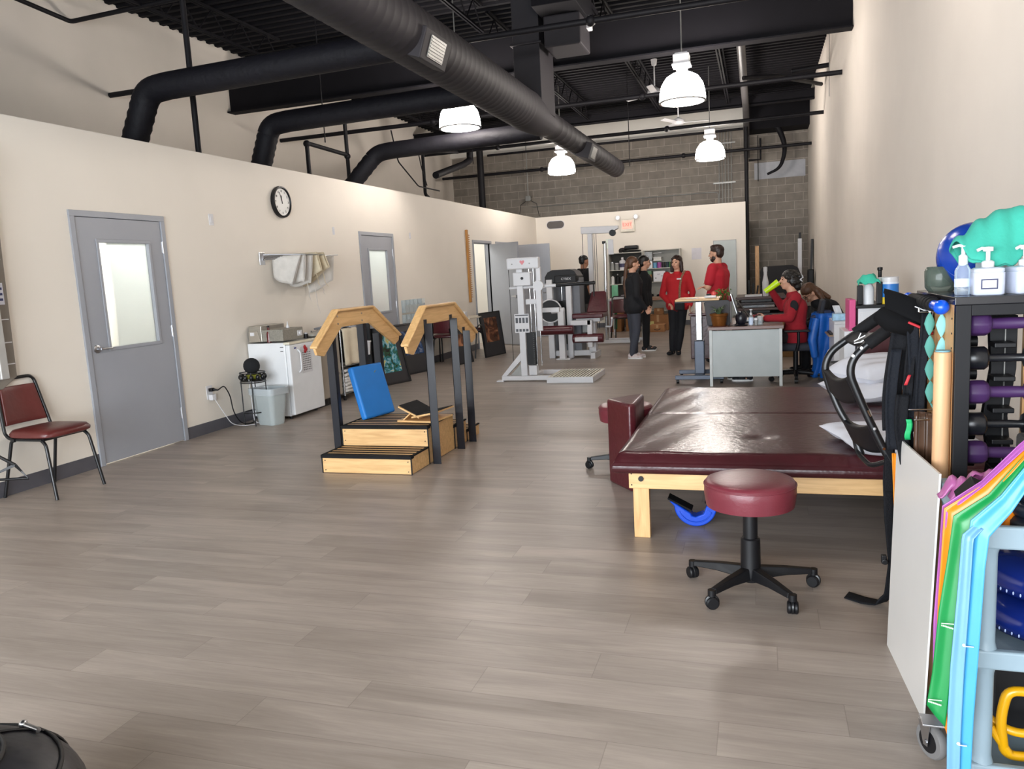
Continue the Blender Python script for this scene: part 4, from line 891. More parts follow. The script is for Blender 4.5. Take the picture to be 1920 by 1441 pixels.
for x in (-3.29, -2.85):
    MB().cyl((x, 19.34, 2.62), (x, 19.30, 2.66), .02, None, 8).lathe([(.001, 0), (.04, 0), (.06, .05), (.055, .055), (.001, .06)], (x, 19.33, 2.67), 20, R3(PI/2, 0, 0)).build('lamp_head', whitep, T, sm=40, world=True)
    MB().ell((x, 19.27, 2.67), (.04, .015, .04), None, 14, 8).build('lamp_lens', mat('lamp_lens', 'f5f2e8', .2, emit=.6), T, sm=60, world=True)
tag(MB().box(-3.62, -3.49, 19.35, 19.37, 1.94, 2.18).build('wall_box', mat('pale_green_white_box', 'dfe8dc', .4), bev=.006), 'white upright wall box below and left of the exit sign', 'wall box')
tag(MB().box(-1.55, -1.32, 19.362, 19.369, 1.56, 1.83).build('paper_notice', mat('lilac_white_paper', 'd2cfd4', .7)), 'blank-looking paper notice between the shelves and the bearded man', 'notice')
T = thing('closed_panel', 'pale grey-green framed panel on the rear partition behind the bearded man', 'panel', (-.78, 19.36, 1.2))
MB().box(-1.03, -.53, 19.35, 19.369, .10, 1.96).build('sheet', mat('pale_green_grey_panel', 'a7aeab', .35, var=.08, vs_=3), T, world=True)
MB().box(-1.045, -1.03, 19.345, 19.369, .10, 1.975).box(-.53, -.515, 19.345, 19.369, .1, 1.975).box(-1.045, -.515, 19.345, 19.369, 1.96, 1.975).build('edge_frame', galv, T, world=True)
# ------------------------------------------------------------ people
skinl = mat('light_skin', 'c99a80', .55, var=.05); skint = mat('tan_skin', 'a8765a', .55, var=.05)
def cap_(m, a, b, ra, rb, n=14):
    a, b = V(a), V(b); m.tube([a, a.lerp(b, .33), a.lerp(b, .67), b], [ra, ra+(rb-ra)*.33, ra+(rb-ra)*.67, rb], n); m.ell(a, ra, None, n, 8); m.ell(b, rb, None, n, 8)
def joints(H, **k):
    J = dict(hipL=(0, .05*H, .52*H), hipR=(0, -.05*H, .52*H), kneL=(.01, .055*H, .285*H), kneR=(.01, -.055*H, .285*H), ankL=(-.01, .055*H, .045*H), ankR=(-.01, -.055*H, .045*H),
             wai=(0, 0, .61*H), che=(0, 0, .74*H), shL=(0, .105*H, .805*H), shR=(0, -.105*H, .805*H), nec=(0, 0, .845*H), hed=(.015, 0, .925*H),
             elL=(-.02, .135*H, .63*H), elR=(-.02, -.135*H, .63*H), wrL=(.03, .14*H, .49*H), wrR=(.03, -.14*H, .49*H), toL=(1, 0, 0), toR=(1, 0, 0))
    J.update(k); return {a: V(b) for a, b in J.items()}
def person(label, loc, rz, H, J, skin, top, topm, pants, shoem, hair, hairm, hy=0, hp=0, s=1.0, sleeves='long', wide=1.0, hands=('rest', 'rest'), shoe_sole=None, beard=None, extra=None):
    t = thing('person', label, 'person', loc, rz); k = H/1.7*wide; kk = H/1.7
    def torso(m, g, low=True):
        hc = (J['hipL']+J['hipR'])/2; sc = (J['shL']+J['shR'])/2; side = (J['shL']-J['shR']).normalized(); hs = (J['hipL']-J['hipR']).normalized()
        up = (sc-hc).normalized(); fw = side.cross(up).normalized()
        lv = [(hc+up*-.02, hs, .075*k, .115*k), (hc.lerp(J['wai'], .6), hs, .065*k, .112*k), (J['wai'], (hs+side)/2, .055*k, .102*k), (J['che'], side, .068*k, .115*k), (sc-up*.045, side, .085*k, .062*k)]
        for c, d, off, r in lv:
            for q in (-1, 0, 1): m.ell(c+d*off*q, r+g, None, 16, 10)
        for (c, d, off, r), (c2, d2, off2, r2) in zip(lv, lv[1:]):
            for q in (-1, -.5, 0, .5, 1): cap_(m, c+d*off*q, c2+d2*off2*q, r+g-.003, r2+g-.003)
    def arm(m, S, g, upto=2, w0=0):
        cap_(m, J['sh'+S], J['el'+S], .052*k+g, .041*k+g)
        if upto > 1: cap_(m, J['el'+S], J['wr'+S], .040*k+g, .027*k+g)
    def leg(m, S, g):
        a = J['hip'+S]; cap_(m, a, J['kne'+S], .084*k+g, .055*k+g); cap_(m, J['kne'+S], J['kne'+S].lerp(J['ank'+S], .35), .052*k+g, .056*k+g); cap_(m, J['kne'+S].lerp(J['ank'+S], .35), J['ank'+S], .056*k+g, .036*k+g)
    def hand(m, S, mode):
        w = J['wr'+S]; d = (w-J['el'+S]).normalized(); sd = V((1, 0, 0)) if abs(d.x) < .8 else V((0, 0, 1)); sd = (sd-d*sd.dot(d)).normalized(); nn = d.cross(sd)
        sg = 1 if S == 'L' else -1
        for q in (-.022, -.007, .008, .022): cap_(m, w+d*.005, w+d*.075*kk+sd*q, .015, .013, 10)
        for i, (q, L) in enumerate(((-.028, .058), (-.0095, .07), (.0095, .076), (.028, .068))):
            b = w+d*.08*kk+sd*q; cr = .35 if mode == 'rest' else .9; e = (d*math.cos(cr)+nn*sg*-1*math.sin(cr)).normalized(); e2 = (d*math.cos(cr*2)+nn*sg*-1*math.sin(cr*2)).normalized()
            cap_(m, b, b+e*L*.55, .0088, .0082, 8); cap_(m, b+e*L*.55, b+e*L*.55+e2*L*.45, .0082, .0072, 8)
        b = w+d*.025+sd*.026; cap_(m, b, b+(d*.7+sd*.7)*.04, .011, .0095, 8); cap_(m, b+(d*.7+sd*.7)*.04, b+(d*.95+sd*.5-nn*sg*.3)*.068, .0095, .008, 8)
    # head frame
    hr = R3(0, 0, hy) @ R3(0, hp, 0); hc = J['hed']; hk = kk*1.0
    def hpnt(x, y, z): return hc+hr @ (V((x, y, z))*hk)
    b = MB(); torso(b, 0)
    for S, md in zip('LR', hands): arm(b, S, 0); leg(b, S, 0); hand(b, S, md); f = J['to'+S].normalized(); a = J['ank'+S]; cap_(b, a+V((0, 0, -.03)), a+f*.13+V((0, 0, -.04)), .034, .026)
    cap_(b, J['nec']-V((0, 0, .03)), hpnt(-.015, 0, -.05), .052*k, .048*k)
    b.ell(hpnt(-.005, 0, .02), (.098*hk, .077*hk, .098*hk), hr, 22, 14); b.ell(hpnt(.025, 0, -.045), (.062*hk, .055*hk, .068*hk), hr, 18, 12); b.ell(hpnt(.045, 0, -.085), (.032*hk, .032*hk, .026*hk), hr, 14, 8)
    cap_(b, hpnt(.09, 0, .012), hpnt(.112, 0, -.026), .008*hk, .014*hk, 10); b.ell(hpnt(.085, 0, -.062), (.012, .024, .011), hr, 12, 8); b.ell(hpnt(.080, 0, .03), (.016, .05, .012), hr, 12, 8)
    for q in (-1, 1): b.ell(hpnt(-.005, q*.078, -.01), (.02, .010, .032), hr, 10, 8); b.ell(hpnt(.062, q*.036, -.028), (.026, .022, .024), hr, 10, 8)
    body = b.build('body', skin, t, remesh=.0085, smooth_it=3)
    eyes = MB()
    for q in (-1, 1): eyes.ell(hpnt(.088, q*.031, .008), (.007, .013, .0065), hr, 10, 6)
    eyes.build('eyes', mat('eye_dark', '2a1c18', .2), body, sm=60)
    m = MB(); m.tube([hpnt(.094, -.024, -.061), hpnt(.1, 0, -.060), hpnt(.094, .024, -.061)], .0045, 8).build('mouth', mat('lip_colour', 'a4544e', .5), body, sm=60)
    m = MB()
    for q in (-1, 1): m.tube([hpnt(.092, q*.015, .03), hpnt(.09, q*.03, .034), hpnt(.08, q*.048, .028)], .004, 6)
    m.build('eyebrows', hairm, body, sm=60)
    # clothes
    p = MB(); hcn = (J['hipL']+J['hipR'])/2; hs = (J['hipL']-J['hipR']).normalized()
    for c, off, r in ((hcn, .072*k, .118*k), (hcn.lerp(J['wai'], .5), .062*k, .115*k)):
        for q in (-1, 0, 1): p.ell(c+hs*off*q, r+.006, None, 16, 10)
    for S in 'LR': leg(p, S, .009)
    p.build('trousers', pants, t, remesh=.011, smooth_it=3)
    q = MB(); torso(q, .013)
    for S in 'LR':
        if sleeves == 'long': arm(q, S, .011)
        else: cap_(q, J['sh'+S], J['sh'+S].lerp(J['el'+S], .72), .060*k+.008, .057*k+.008)
    cap_(q, J['nec']-V((0, 0, .05)), J['nec']-V((0, 0, .045)), .068*k, .056*k)
    tp = q.build(top, topm, t, remesh=.011, smooth_it=4)
    for S in 'LR':
        f = J['to'+S].normalized(); a = J['ank'+S]; z0 = a.z-.045*H; g = V((a.x, a.y, z0)); m = MB()
        sd = V((-f.y, f.x, 0))
        m.ell(g+f*-.03+V((0, 0, .045)), (.045, .042, .045)).ell(g+f*.05+V((0, 0, .04)), (.052, .044, .04)).ell(g+f*.12+V((0, 0, .03)), (.055, .042, .03)).ell(g+f*-.01+V((0, 0, .075)), (.042, .038, .035))
        cap_(m, g+f*-.04+V((0, 0, .025)), g+f*.13+V((0, 0, .024)), .026, .024)
        m.build('shoe', shoem, t, remesh=.008, smooth_it=2)
        if shoe_sole: 
            rn = []
            for z in (.0, .022): rn.append([g+f*(.05+.125*math.cos(a_))+sd*(.045*math.sin(a_)*(1+.15*math.cos(a_)))+V((0, 0, z)) for a_ in [2*PI*i/24 for i in range(24)]])
            loft(rn).build('sole', shoe_sole, t, sm=50)
    # hair: list of ellipsoids / capsules in head coordinates
    m = MB()
    for h in hair:
        if len(h) == 2: m.ell(hpnt(*h[0]), tuple(v*hk for v in h[1]), hr, 18, 12)
        else: cap_(m, hpnt(*h[0]), hpnt(*h[1]), h[2]*hk, h[3]*hk)
    ho = m.build('hair', hairm, t, remesh=.008, smooth_it=1)
    d = ho.modifiers.new('strands', 'DISPLACE'); tx = bpy.data.textures.get('hair_noise') or bpy.data.textures.new('hair_noise', 'CLOUDS'); tx.noise_scale = .02; d.texture = tx; d.strength = .008; d.texture_coords = 'LOCAL'
    if beard:
        m = MB(); m.ell(hpnt(.045, 0, -.085), (.044, .045, .038), hr, 14, 10)
        for q_ in (-1, 1): m.ell(hpnt(.022, q_*.045, -.06), (.036, .022, .04), hr, 12, 8)
        m.ell(hpnt(.088, 0, -.048), (.012, .03, .007), hr, 10, 6); m.ell(hpnt(.07, 0, -.082), (.026, .03, .02), hr, 10, 6); m.build('beard', beard, t, remesh=.007)
    return t, hpnt, tp
CROWN = [((-.015, 0, .045), (.103, .086, .088)), ((-.045, 0, .0), (.068, .08, .085))]
brown_h = mat('brown_hair', '50331f', .5, var=.3, vs_=30, stretch=(4, 4, .6)); dark_h = mat('black_hair', '15110f', .45, var=.2); choc_h = mat('dark_brown_hair', '2b1a14', .45, var=.2)
redknit = mat('red_sweater', 'a9131b', .85, var=.05, bump=.1, bs=80); redpolo = mat('crimson_polo_fabric', 'ad1226', .8, var=.05); blackcl = mat('black_clothing', '0f1015', .85, var=.15)
grey_leg = mat('charcoal_leggings', '3a3d47', .8, var=.06); greyp = mat('grey_trousers', '4a4846', .85); redjk = mat('dark_red_fleece', '8f1220', .9, var=.06, bump=.12, bs=60)
whshoe = mat('white_pink_sneaker', 'cfc3c2', .6, var=.05); soleW = mat('white_sole', 'e8e8e6', .5)
# ponytailed woman
J = joints(1.62, wrL=(.14, .16, .80), elL=(.0, .21, 1.0), wrR=(.14, -.17, .80), elR=(-.01, -.22, 1.0), ankL=(.03, .075, .073), ankR=(-.07, -.085, .073), toL=(.8, -.6, 0), toR=(.8, -.6, 0))
person('person with a long brown ponytail, black jacket, charcoal leggings and white sneakers', (-1.93, 12.5, 0), .45, 1.62, J, skinl, 'black_jacket', blackcl, grey_leg, whshoe,
       CROWN+[((-.10, 0, .02), (.03, .03, .03)), ((-.11, 0, .01), (-.135, 0, -.18), .03, .032), ((-.135, 0, -.18), (-.15, 0, -.42), .034, .03), ((-.15, 0, -.42), (-.13, 0, -.62), .028, .010)], brown_h, hy=.0, wide=1.15, hands=('curl', 'curl'), shoe_sole=soleW)
# woman behind her
J = joints(1.64, ankL=(.02, .09, .074))
person('dark haired person in black standing half hidden behind the ponytailed one', (-1.90, 13.6, 0), .2, 1.64, J, skinl, 'black_jacket', blackcl, blackcl, mat('black_sneaker', '1b1b1f', .6),
       CROWN+[((-.09, 0, 0), (-.13, 0, -.2), .05, .05), ((-.13, 0, -.2), (-.12, 0, -.36), .05, .02)], dark_h, wide=1.08, shoe_sole=soleW)
# woman in red sweater
J = joints(1.60, elR=(.02, -.25, .98), wrR=(.16, -.09, .84), elL=(-.03, .24, 1.0), wrL=(.05, .22, .80), ankL=(.03, .0, .072), ankR=(.04, -.10, .072), kneL=(.03, .055, .45), kneR=(.04, -.075, .45), toL=(1, .3, 0), toR=(1, -.15, 0))
T, hp_, tp_ = person('person with shoulder length dark hair in a bright red sweater and black trousers', (-1.27, 12.9, 0), -1.75, 1.60, J, skinl, 'red_sweater', redknit, blackcl, blackcl,
       [((-.02, 0, .05), (.104, .09, .088)), ((-.05, 0, .0), (.07, .09, .1)), ((0, .082, 0), (-.01, .09, -.13), .035, .03), ((0, -.082, 0), (-.01, -.09, -.13), .035, .03), ((-.06, .04, -.05), (-.06, .05, -.15), .045, .03), ((-.06, -.04, -.05), (-.06, -.05, -.15), .045, .03), ((.055, .05, .07), (.045, .025, .02)), ((.06, -.04, .07), (.04, .03, .02))], choc_h, hy=-.15, wide=1.04)
g = MB().box(.128, .130, .03, .10, 1.215, 1.235).build('white_chest_logo', whitep, tp_)
T = thing('crossbody_bag', 'small black bag on a patterned strap across the red sweater', 'bag', (-1.27, 12.9, 0), -1.75)
MB().box(.15, .22, -.0, .16, .72, .90).build('bag_body', blackcl, T, bev=.03, seg=3)
MB().tube([(-.08, .12, 1.30), (.02, .13, 1.345), (.11, .10, 1.25), (.162, .085, 1.10), (.18, .08, .90)], .022, 8, flat=.35).build('strap', mat('brown_patterned_strap', '7a5a44', .8, var=.4, vs_=60), T, sm=60)
# bearded man, arms crossed
J = joints(1.70, elL=(.05, .24, 1.10), wrL=(.165, -.02, 1.15), elR=(.05, -.24, 1.09), wrR=(.18, .03, 1.10))
person('bearded person in a crimson polo shirt with arms crossed, facing left', (-.58, 11.8, 0), PI-.35, 1.70, J, skinl, 'crimson_polo_shirt', redpolo, blackcl, blackcl,
       [((-.015, 0, .055), (.102, .084, .082)), ((-.045, 0, .01), (.065, .078, .08)), ((.03, 0, .10), (.06, .06, .035))], choc_h, wide=1.15, sleeves='short', beard=choc_h)
# man at the back
J = joints(1.75, elL=(.06, .26, 1.16), wrL=(.26, .24, 1.22))
person('person with short black hair in a black polo and grey trousers behind the machines', (-3.42, 15.75, 0), .75, 1.75, J, skint, 'black_polo_shirt', blackcl, greyp, blackcl,
       [((-.015, 0, .055), (.1, .082, .078)), ((-.045, 0, .01), (.062, .076, .07))], dark_h, wide=1.2, sleeves='short')
random.seed(21)
CURL = []
for i in range(46):
    a_, b_ = random.uniform(.9, 5.4), random.uniform(-.45, 1.2); q_ = (-.03+.112*math.cos(a_)*math.cos(b_), .10*math.sin(a_)*math.cos(b_), .02+.105*math.sin(b_)); CURL.append((q_, (.022, .022, .018)))
# seated woman in red, drinking
J = joints(1.64, hipL=(0, .085, .52), hipR=(0, -.085, .52), kneL=(.42, .1, .50), kneR=(.42, -.1, .50), ankL=(.56, .08, .075), ankR=(.62, -.06, .075), wai=(.0, 0, .66), che=(.0, 0, .86), shL=(0, .16, .985), shR=(0, -.16, .985), nec=(.03, 0, 1.06), hed=(.07, 0, 1.185),
          elL=(.07, .24, .76), wrL=(.33, .24, .765), elR=(.14, -.27, .86), wrR=(.26, -.12, 1.06))
PX, PY = .40, 9.86
T, hp_, tp_ = person('seated person in a dark red fleece with black curly hair drinking from a green cup', (PX, PY, 0), PI, 1.64, J, skinl, 'red_fleece_jacket', redjk, mat('dark_trousers', '23181b', .85), mat('black_white_sneaker', '1a1c24', .6),
       [((-.015, 0, .05), (.108, .094, .09)), ((-.055, 0, .0), (.08, .09, .09)), ((-.11, 0, .03), (.055, .06, .055)), ((-.10, .03, -.06), (.05, .05, .05)), ((-.09, -.04, -.05), (.05, .05, .05)), ((-.03, .08, .0), (.05, .03, .06))]+CURL, dark_h, hy=.25, hp=-.12, hands=('curl', 'curl'), wide=1.12, shoe_sole=soleW)
MB().ell((.02, .245, .90), (.045, .02, .065), R3(0, .2, 0)).build('black_sleeve_patch', blackcl, tp_, sm=60)
m = MB()
for i in range(5): m.tube([hp_(-.135+.01*i, .055, .07-.02*i), hp_(-.14+.01*i, .065, .05-.02*i)], .006, 6)
m.tube([hp_(-.13, .055, .08), hp_(-.145, .075, .05), hp_(-.12, .06, .03), hp_(-.14, .075, 0)], .006, 6).build('hair_clip', whitep, T, sm=60)
T = thing('green_cup', 'lime green tumbler raised to the seated drinker\'s mouth', 'cup', (PX-.24, PY+.02, 1.15))
m = MB().lathe([(.001, 0), (.03, 0), (.042, .19), (.038, .19), (.028, .008), (.001, .008)], (-.10, 0, -.085), 24, R3(0, .95, 0)).build('tumbler', mat('lime_green_plastic', 'b9dd12', .35, var=.03), T, sm=40)
# seated woman leaning over, brown hair
J = joints(1.66, hipL=(0, .085, .50), hipR=(0, -.085, .50), kneL=(.42, .11, .50), kneR=(.42, -.11, .50), ankL=(.45, .1, .075), ankR=(.45, -.1, .075), wai=(.06, 0, .62), che=(.16, 0, .78), shL=(.22, .17, .87), shR=(.22, -.17, .87), nec=(.30, 0, .92), hed=(.38, 0, 1.0),
          elL=(.3, .24, .66), wrL=(.42, .12, .62), elR=(.3, -.24, .66), wrR=(.42, -.12, .62))
T, hp_, tp_ = person('seated person bending forward with brown hair, glasses and black top with name tag', (.98, 10.55, 0), PI+.05, 1.66, J, skinl, 'black_top', blackcl, blackcl, blackcl,
       [((-.015, 0, .05), (.104, .088, .088)), ((-.05, 0, .0), (.07, .085, .095)), ((-.06, .075, -.02), (-.02, .12, -.2), .045, .03), ((-.08, 0, -.02), (-.12, .06, -.2), .05, .03)], brown_h, hy=.35, hp=.75, wide=1.1, hands=('curl', 'curl'))
m = MB()
for q in (-1, 1): m.tube([hp_(.105, q*.031+.02*math.cos(a), .006+.016*math.sin(a)) for a in [i*PI/6 for i in range(12)]], .002, 6, closed=True); m.tube([hp_(.10, q*.05, .01), hp_(0, q*.082, .01)], .002, 6)
m.build('glasses', black, T, sm=60)
MB().box(.26, .264, .06, .13, .83, .86).build('name_tag', whitep, tp_)
# ------------------------------------------------------------ back area: shelves, boxes, tables
shelfm = mat('pale_grey_shelving', 'b7b5ac', .5, var=.04); wht = whitep
def shelf_unit(label, x0, x1, zt, levels, backm=None):
    t = thing('supply_shelf', label, 'shelf', ((x0+x1)/2, 19.1, 0))
    for x in (x0, x1-.025): MB().box(x, x+.025, 18.92, 19.32, 0, zt).build('side_panel', shelfm, t, bev=.003, world=True)
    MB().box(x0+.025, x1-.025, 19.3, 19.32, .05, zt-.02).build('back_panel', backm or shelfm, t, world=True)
    for z in levels: MB().box(x0+.025, x1-.025, 18.93, 19.3, z-.02, z).build('shelf_board', shelfm, t, bev=.002, world=True)
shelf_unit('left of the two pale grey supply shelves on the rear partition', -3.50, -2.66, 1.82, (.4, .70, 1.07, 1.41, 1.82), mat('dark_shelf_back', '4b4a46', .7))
shelf_unit('right of the two pale grey supply shelves, taller top edge', -2.64, -1.78, 1.84, (.4, .72, 1.09, 1.41, 1.84))
SY = 19.05
def jar(label, x, z, r, h, m_, cm, cat='bottle', name='supply_bottle', neck=.5, group=None, lab=None):
    return bottle(name, label, (x, SY, z), [(.001, 0), (r, 0), (r, h*.7), (r*neck, h*.82), (r*neck, h*.88), (.001, h*.88)], m_, [(r*neck*1.1, h*.86), (r*neck*1.1, h), (.001, h)], cm, cat, group, lab=(r+.001, h*.2, h*.5) if lab else None, labm=lab, n=14)
clr = mat('clear_grey_plastic', 'a6a8a6', .2, trans=.4)
jar('clear squat jar, leftmost on the upper level of the left shelf', -3.42, 1.41, .05, .20, clr, steel, 'jar', neck=.8)
jar('clear jar second from the left on the upper level of the left shelf', -3.31, 1.41, .05, .17, clr, wht, 'jar', neck=.8)
jar('large white jug with dark label on the upper level of the left shelf', -3.17, 1.41, .075, .30, wht, wht, 'jug', neck=.35, lab=mat('purple_dark_label', '3d3c5c', .5))
jar('small green bottle beside the white jug', -3.05, 1.41, .035, .14, mat('green_liquid', '8fb06a', .3), wht)
tag(MB().box(-2.98, -2.86, 18.98, 19.14, 1.41, 1.47).box(-2.98, -2.86, 18.98, 19.14, 1.472, 1.53).box(-2.98, -2.86, 18.98, 19.14, 1.532, 1.60).build('pink_boxes', mat('dull_pink_box', 'b8706a', .7, var=.15, vs_=30), bev=.003), 'dull pink stacked carton on the upper level of the left shelf', 'box')
jar('black bottle in the dark end of the upper left shelf', -2.76, 1.41, .045, .26, black, wht)
for i, (x, h, m_, l) in enumerate(((-3.42, .24, mat('white_bottle', 'd8d8d6', .4), 'white and black pump bottle, leftmost'), (-3.30, .25, black, 'black round shouldered bottle, second'), (-3.17, .22, mat('grey_bottle', '8f9396', .4), 'grey bottle, third'), (-3.08, .26, mat('white_bottle', 'd8d8d6', .4), 'tall white bottle, fourth'))):
    jar(l+' on the middle level of the left shelf', x, 1.07, .045, h, m_, black if i != 1 else wht, neck=.3)
T = thing('green_towel', 'pale green towel hanging in the lower left shelf opening', 'towel', (-3.37, 18.9, .95))
MB().sheet(lambda u, v: V((-3.43+.15*u, 18.905+.012*math.sin(9*u), 1.05-.34*v)), 10, 10).build('cloth', mat('mint_terry', '7fc4a0', .95, bump=.2), T, sm=180, solid=.014, world=True)
tag(MB().ell((-3.16, 19.08, 1.88), (.10, .09, .06)).cyl((-3.2, 19.0, 1.86), (-3.12, 19.16, 1.87), .055).build('rolled_strap', black, sm=60), 'small rolled black strap on top of the left shelf', 'strap')
T = thing('black_case', 'black padded case lying on top of the left shelf', 'case', (-2.94, 19.1, 1.82))
MB().box(-.17, .16, -.12, .12, .06, .16).build('case_body', black, T, bev=.035, seg=3); MB().box(-.2, .2, -.14, .14, 0, .05).build('base_pad', rubber, T, bev=.015)
# right unit
T = thing('drawer_organiser', 'clear small-drawer organiser on the upper right shelf', 'organiser', (-2.53, 19.05, 1.62))
MB().box(-2.62, -2.44, 18.95, 19.2, 1.60, 1.80).build('casing', mat('grey_clear_casing', '8c8e8c', .3), T, bev=.003, world=True)
for i in range(3):
    for j in range(2): MB().box(-2.61+j*.088, -2.53+j*.088, 18.943, 18.95, 1.61+i*.063, 1.665+i*.063).build('drawer', clr, T, world=True)
tag(MB().box(-2.62, -2.44, 18.96, 19.16, 1.41, 1.585).build('white_box', wht, bev=.004), 'white box with dark tree picture on the upper right shelf', 'box')
o = bpy.data.objects['white_box']; m = MB()
for a, b, r in ((0, .03, .035), (-.03, .01, .025), (.03, .01, .025), (0, .0, .03)): m.cyl((-2.53+a, 18.96, 1.50+b), (-2.53+a, 18.957, 1.50+b), r, None, 12)
m.box(-2.535, -2.525, 18.957, 18.96, 1.43, 1.49).build('tree_picture', mat('dark_print', '33363a', .6), o)
T = thing('wire_basket', 'white wire file basket with papers on the upper right shelf', 'basket', (-2.32, 19.05, 1.58))
for z in (1.58, 1.66, 1.76): MB().tube([(-2.42, 18.95, z), (-2.22, 18.95, z), (-2.22, 19.2, z), (-2.42, 19.2, z)], .006, 6, closed=True).build('wire_ring', wht, T, world=True)
MB().box(-2.41, -2.23, 18.97, 19.18, 1.59, 1.67).build('papers', mat('paper_stack', 'd5d3cc', .8, var=.2, vs_=60), T, world=True)
for (x, r, c, l) in ((-2.38, .045, '5f93b5', 'light blue'), (-2.28, .05, '93478f', 'purple'), (-2.18, .045, '17181d', 'black'), (-2.09, .04, '20303c', 'dark navy'), (-2.01, .035, '2e8a3f', 'green')):
    T = thing('band_roll', l+' exercise band roll in the row on the upper right shelf', 'band roll', (x, 19.0, 1.41), group='exercise band rolls')
    MB().lathe([(r*.3, 0), (r, 0), (r, .13), (r*.3, .13), (r*.3, 0)], n=20).build('roll', mat(l.replace(' ', '_')+'_band', c, .45), T, sm=40)
T = thing('cardboard_box', 'small brown carton with green lid on the middle right shelf', 'box', (-2.53, 19.05, 1.09))
MB().box(-.09, .06, -.1, .1, 0, .17).build('carton', card, T, bev=.003); MB().box(-.095, .065, -.105, .105, .172, .26).build('green_lid', mat('green_lid', '5a7d60', .6), T, bev=.004)
T = thing('storage_box', 'white storage box with small marks on the middle right shelf', 'box', (-2.28, 19.05, 1.09)); MB().box(-.14, .14, -.11, .11, 0, .24).build('carton', wht, T, bev=.004)
MB().box(-.05, .02, -.112, -.11, .17, .18).box(.04, .1, -.112, -.11, .12, .13).box(-.1, -.07, -.112, -.11, .07, .09).build('printed_marks', black, T)
tag(MB().box(-2.08, -1.9, 18.98, 19.2, 1.09, 1.29).build('storage_box', mat('off_white_box', 'd6d0c4', .6), bev=.004), 'plain off-white box beside the marked white storage box', 'box')
for x, l in ((-2.5, 'leftmost'), (-2.3, 'rightmost')):
    tag(MB().ell((x, 19.0, .755), (.07, .05, .035)).cyl((x-.05, 19.0, .76), (x+.06, 18.98, .78), .02).build('black_tool', black, sm=60), 'small black gadget on the lower right shelf, '+l, 'gadget')
# work bench and boxes underneath
T = thing('work_bench', 'low wooden bench with black metal legs in front of the right shelf', 'bench', (-2.1, 17.9, 0))
MB().box(-2.5, -1.75, 17.6, 18.3, .70, .76).build('bench_top', wood('brown_bench_wood', '8a6243', 0), T, bev=.006, world=True)
for x in (-2.46, -1.82):
    for y in (17.65, 18.25): MB().box(x, x+.03, y-.015, y+.015, 0, .70).build('leg', blackm, T, world=True)
def carton(label, x0, x1, y0, y1, z0, h, c='a07148', mark=None, flaps=False):
    t = thing('cardboard_box', label, 'box', ((x0+x1)/2, (y0+y1)/2, z0))
    MB().box(x0, x1, y0, y1, z0+.001, z0+h).build('carton', mat('cardboard_'+c, c, .85, var=.08), t, bev=.004, world=True)
    MB().box((x0+x1)/2-.025, (x0+x1)/2+.025, y0-.001, y0+.002, z0+h*.55, z0+h-.002).build('packing_tape', mat('tan_tape', 'c09a6a', .4), t, world=True)
    if mark == 'arrow':
        P = [((x0+x1)/2+.08*math.cos(a), y0-.004, z0+h*.55+.04*math.sin(a)) for a in [PI*1.15+i*PI*.7/10 for i in range(11)]]
        MB().tube(P, .006, 6).tube([P[-1], (P[-1][0]-.02, P[-1][1], P[-1][2]+.01)], .006, 6).build('curved_arrow_logo', black, t, world=True)
    if mark == 'label': MB().box(x0+.04, x0+.14, y0-.002, y0, z0+h*.3, z0+h*.6).build('yellow_label', mat('pale_yellow_label', 'd9d78a', .6), t, world=True)
carton('brown carton with a curved arrow mark on the floor below the bench', -2.34, -2.02, 17.45, 17.8, 0, .16, mark='arrow')
carton('wide brown carton with a pale yellow label under the bench', -2.44, -1.98, 17.85, 18.2, 0, .36, mark='label')
carton('small brown carton sitting on the wide labelled carton', -2.3, -2.1, 17.9, 18.15, .36, .14)
carton('brown carton with black dot, upper of the two left of the maroon chair', -3.36, -3.05, 17.9, 18.3, .30, .34)
carton('brown carton on the floor, lower of the two left of the maroon chair', -3.42, -3.05, 17.85, 18.3, 0, .30, c='8f6339')
carton('brown carton on the floor right behind the ponytailed person', -2.95, -2.68, 17.9, 18.3, 0, .3, c='9b6c43')
T = thing('utility_table', 'white topped table with light metal legs near the supply shelves', 'table', (-2.75, 16.6, 0))
MB().box(-3.1, -2.3, 16.35, 17.0, .77, .81).build('table_top', wht, T, bev=.006, world=True)
for x in (-3.05, -2.35):
    for y in (16.4, 16.95): MB().cyl((x, y, 0), (x, y, .77), .018, None, 10).build('leg', whitem, T, sm=60, world=True)
tag(MB().box(-2.95, -2.75, 16.45, 16.6, .811, .85).cyl((-2.8, 16.5, .85), (-2.6, 16.6, .87), .03).build('white_tools', wht, bev=.008), 'white rounded object lying on the white table', 'object')
tag(MB().cyl((-2.7, 16.42, .845), (-2.6, 16.42, .845), .03).build('orange_roll', mat('orange_plastic', 'd97a26', .5), sm=60), 'small orange roll on the white table edge', 'roll')
for x, w_, z1, c, l in ((-3.02, .05, .12, '9a4a62', 'dusky pink'), (-2.93, .06, .18, '1f8a4a', 'green'), (-2.62, .09, .10, 'e08a1e', 'orange')):
    tag(MB().sheet(lambda u, v: V((x+w_*u+.008*math.sin(4*v), 16.33+.01*math.sin(5*u), .77-(.77-z1)*v)), 4, 12).build('exercise_band', mat(l.replace(' ', '_')+'_latex', c, .45), sm=180, solid=.004), l+' exercise band hanging from the white table near the shelves', 'exercise band')
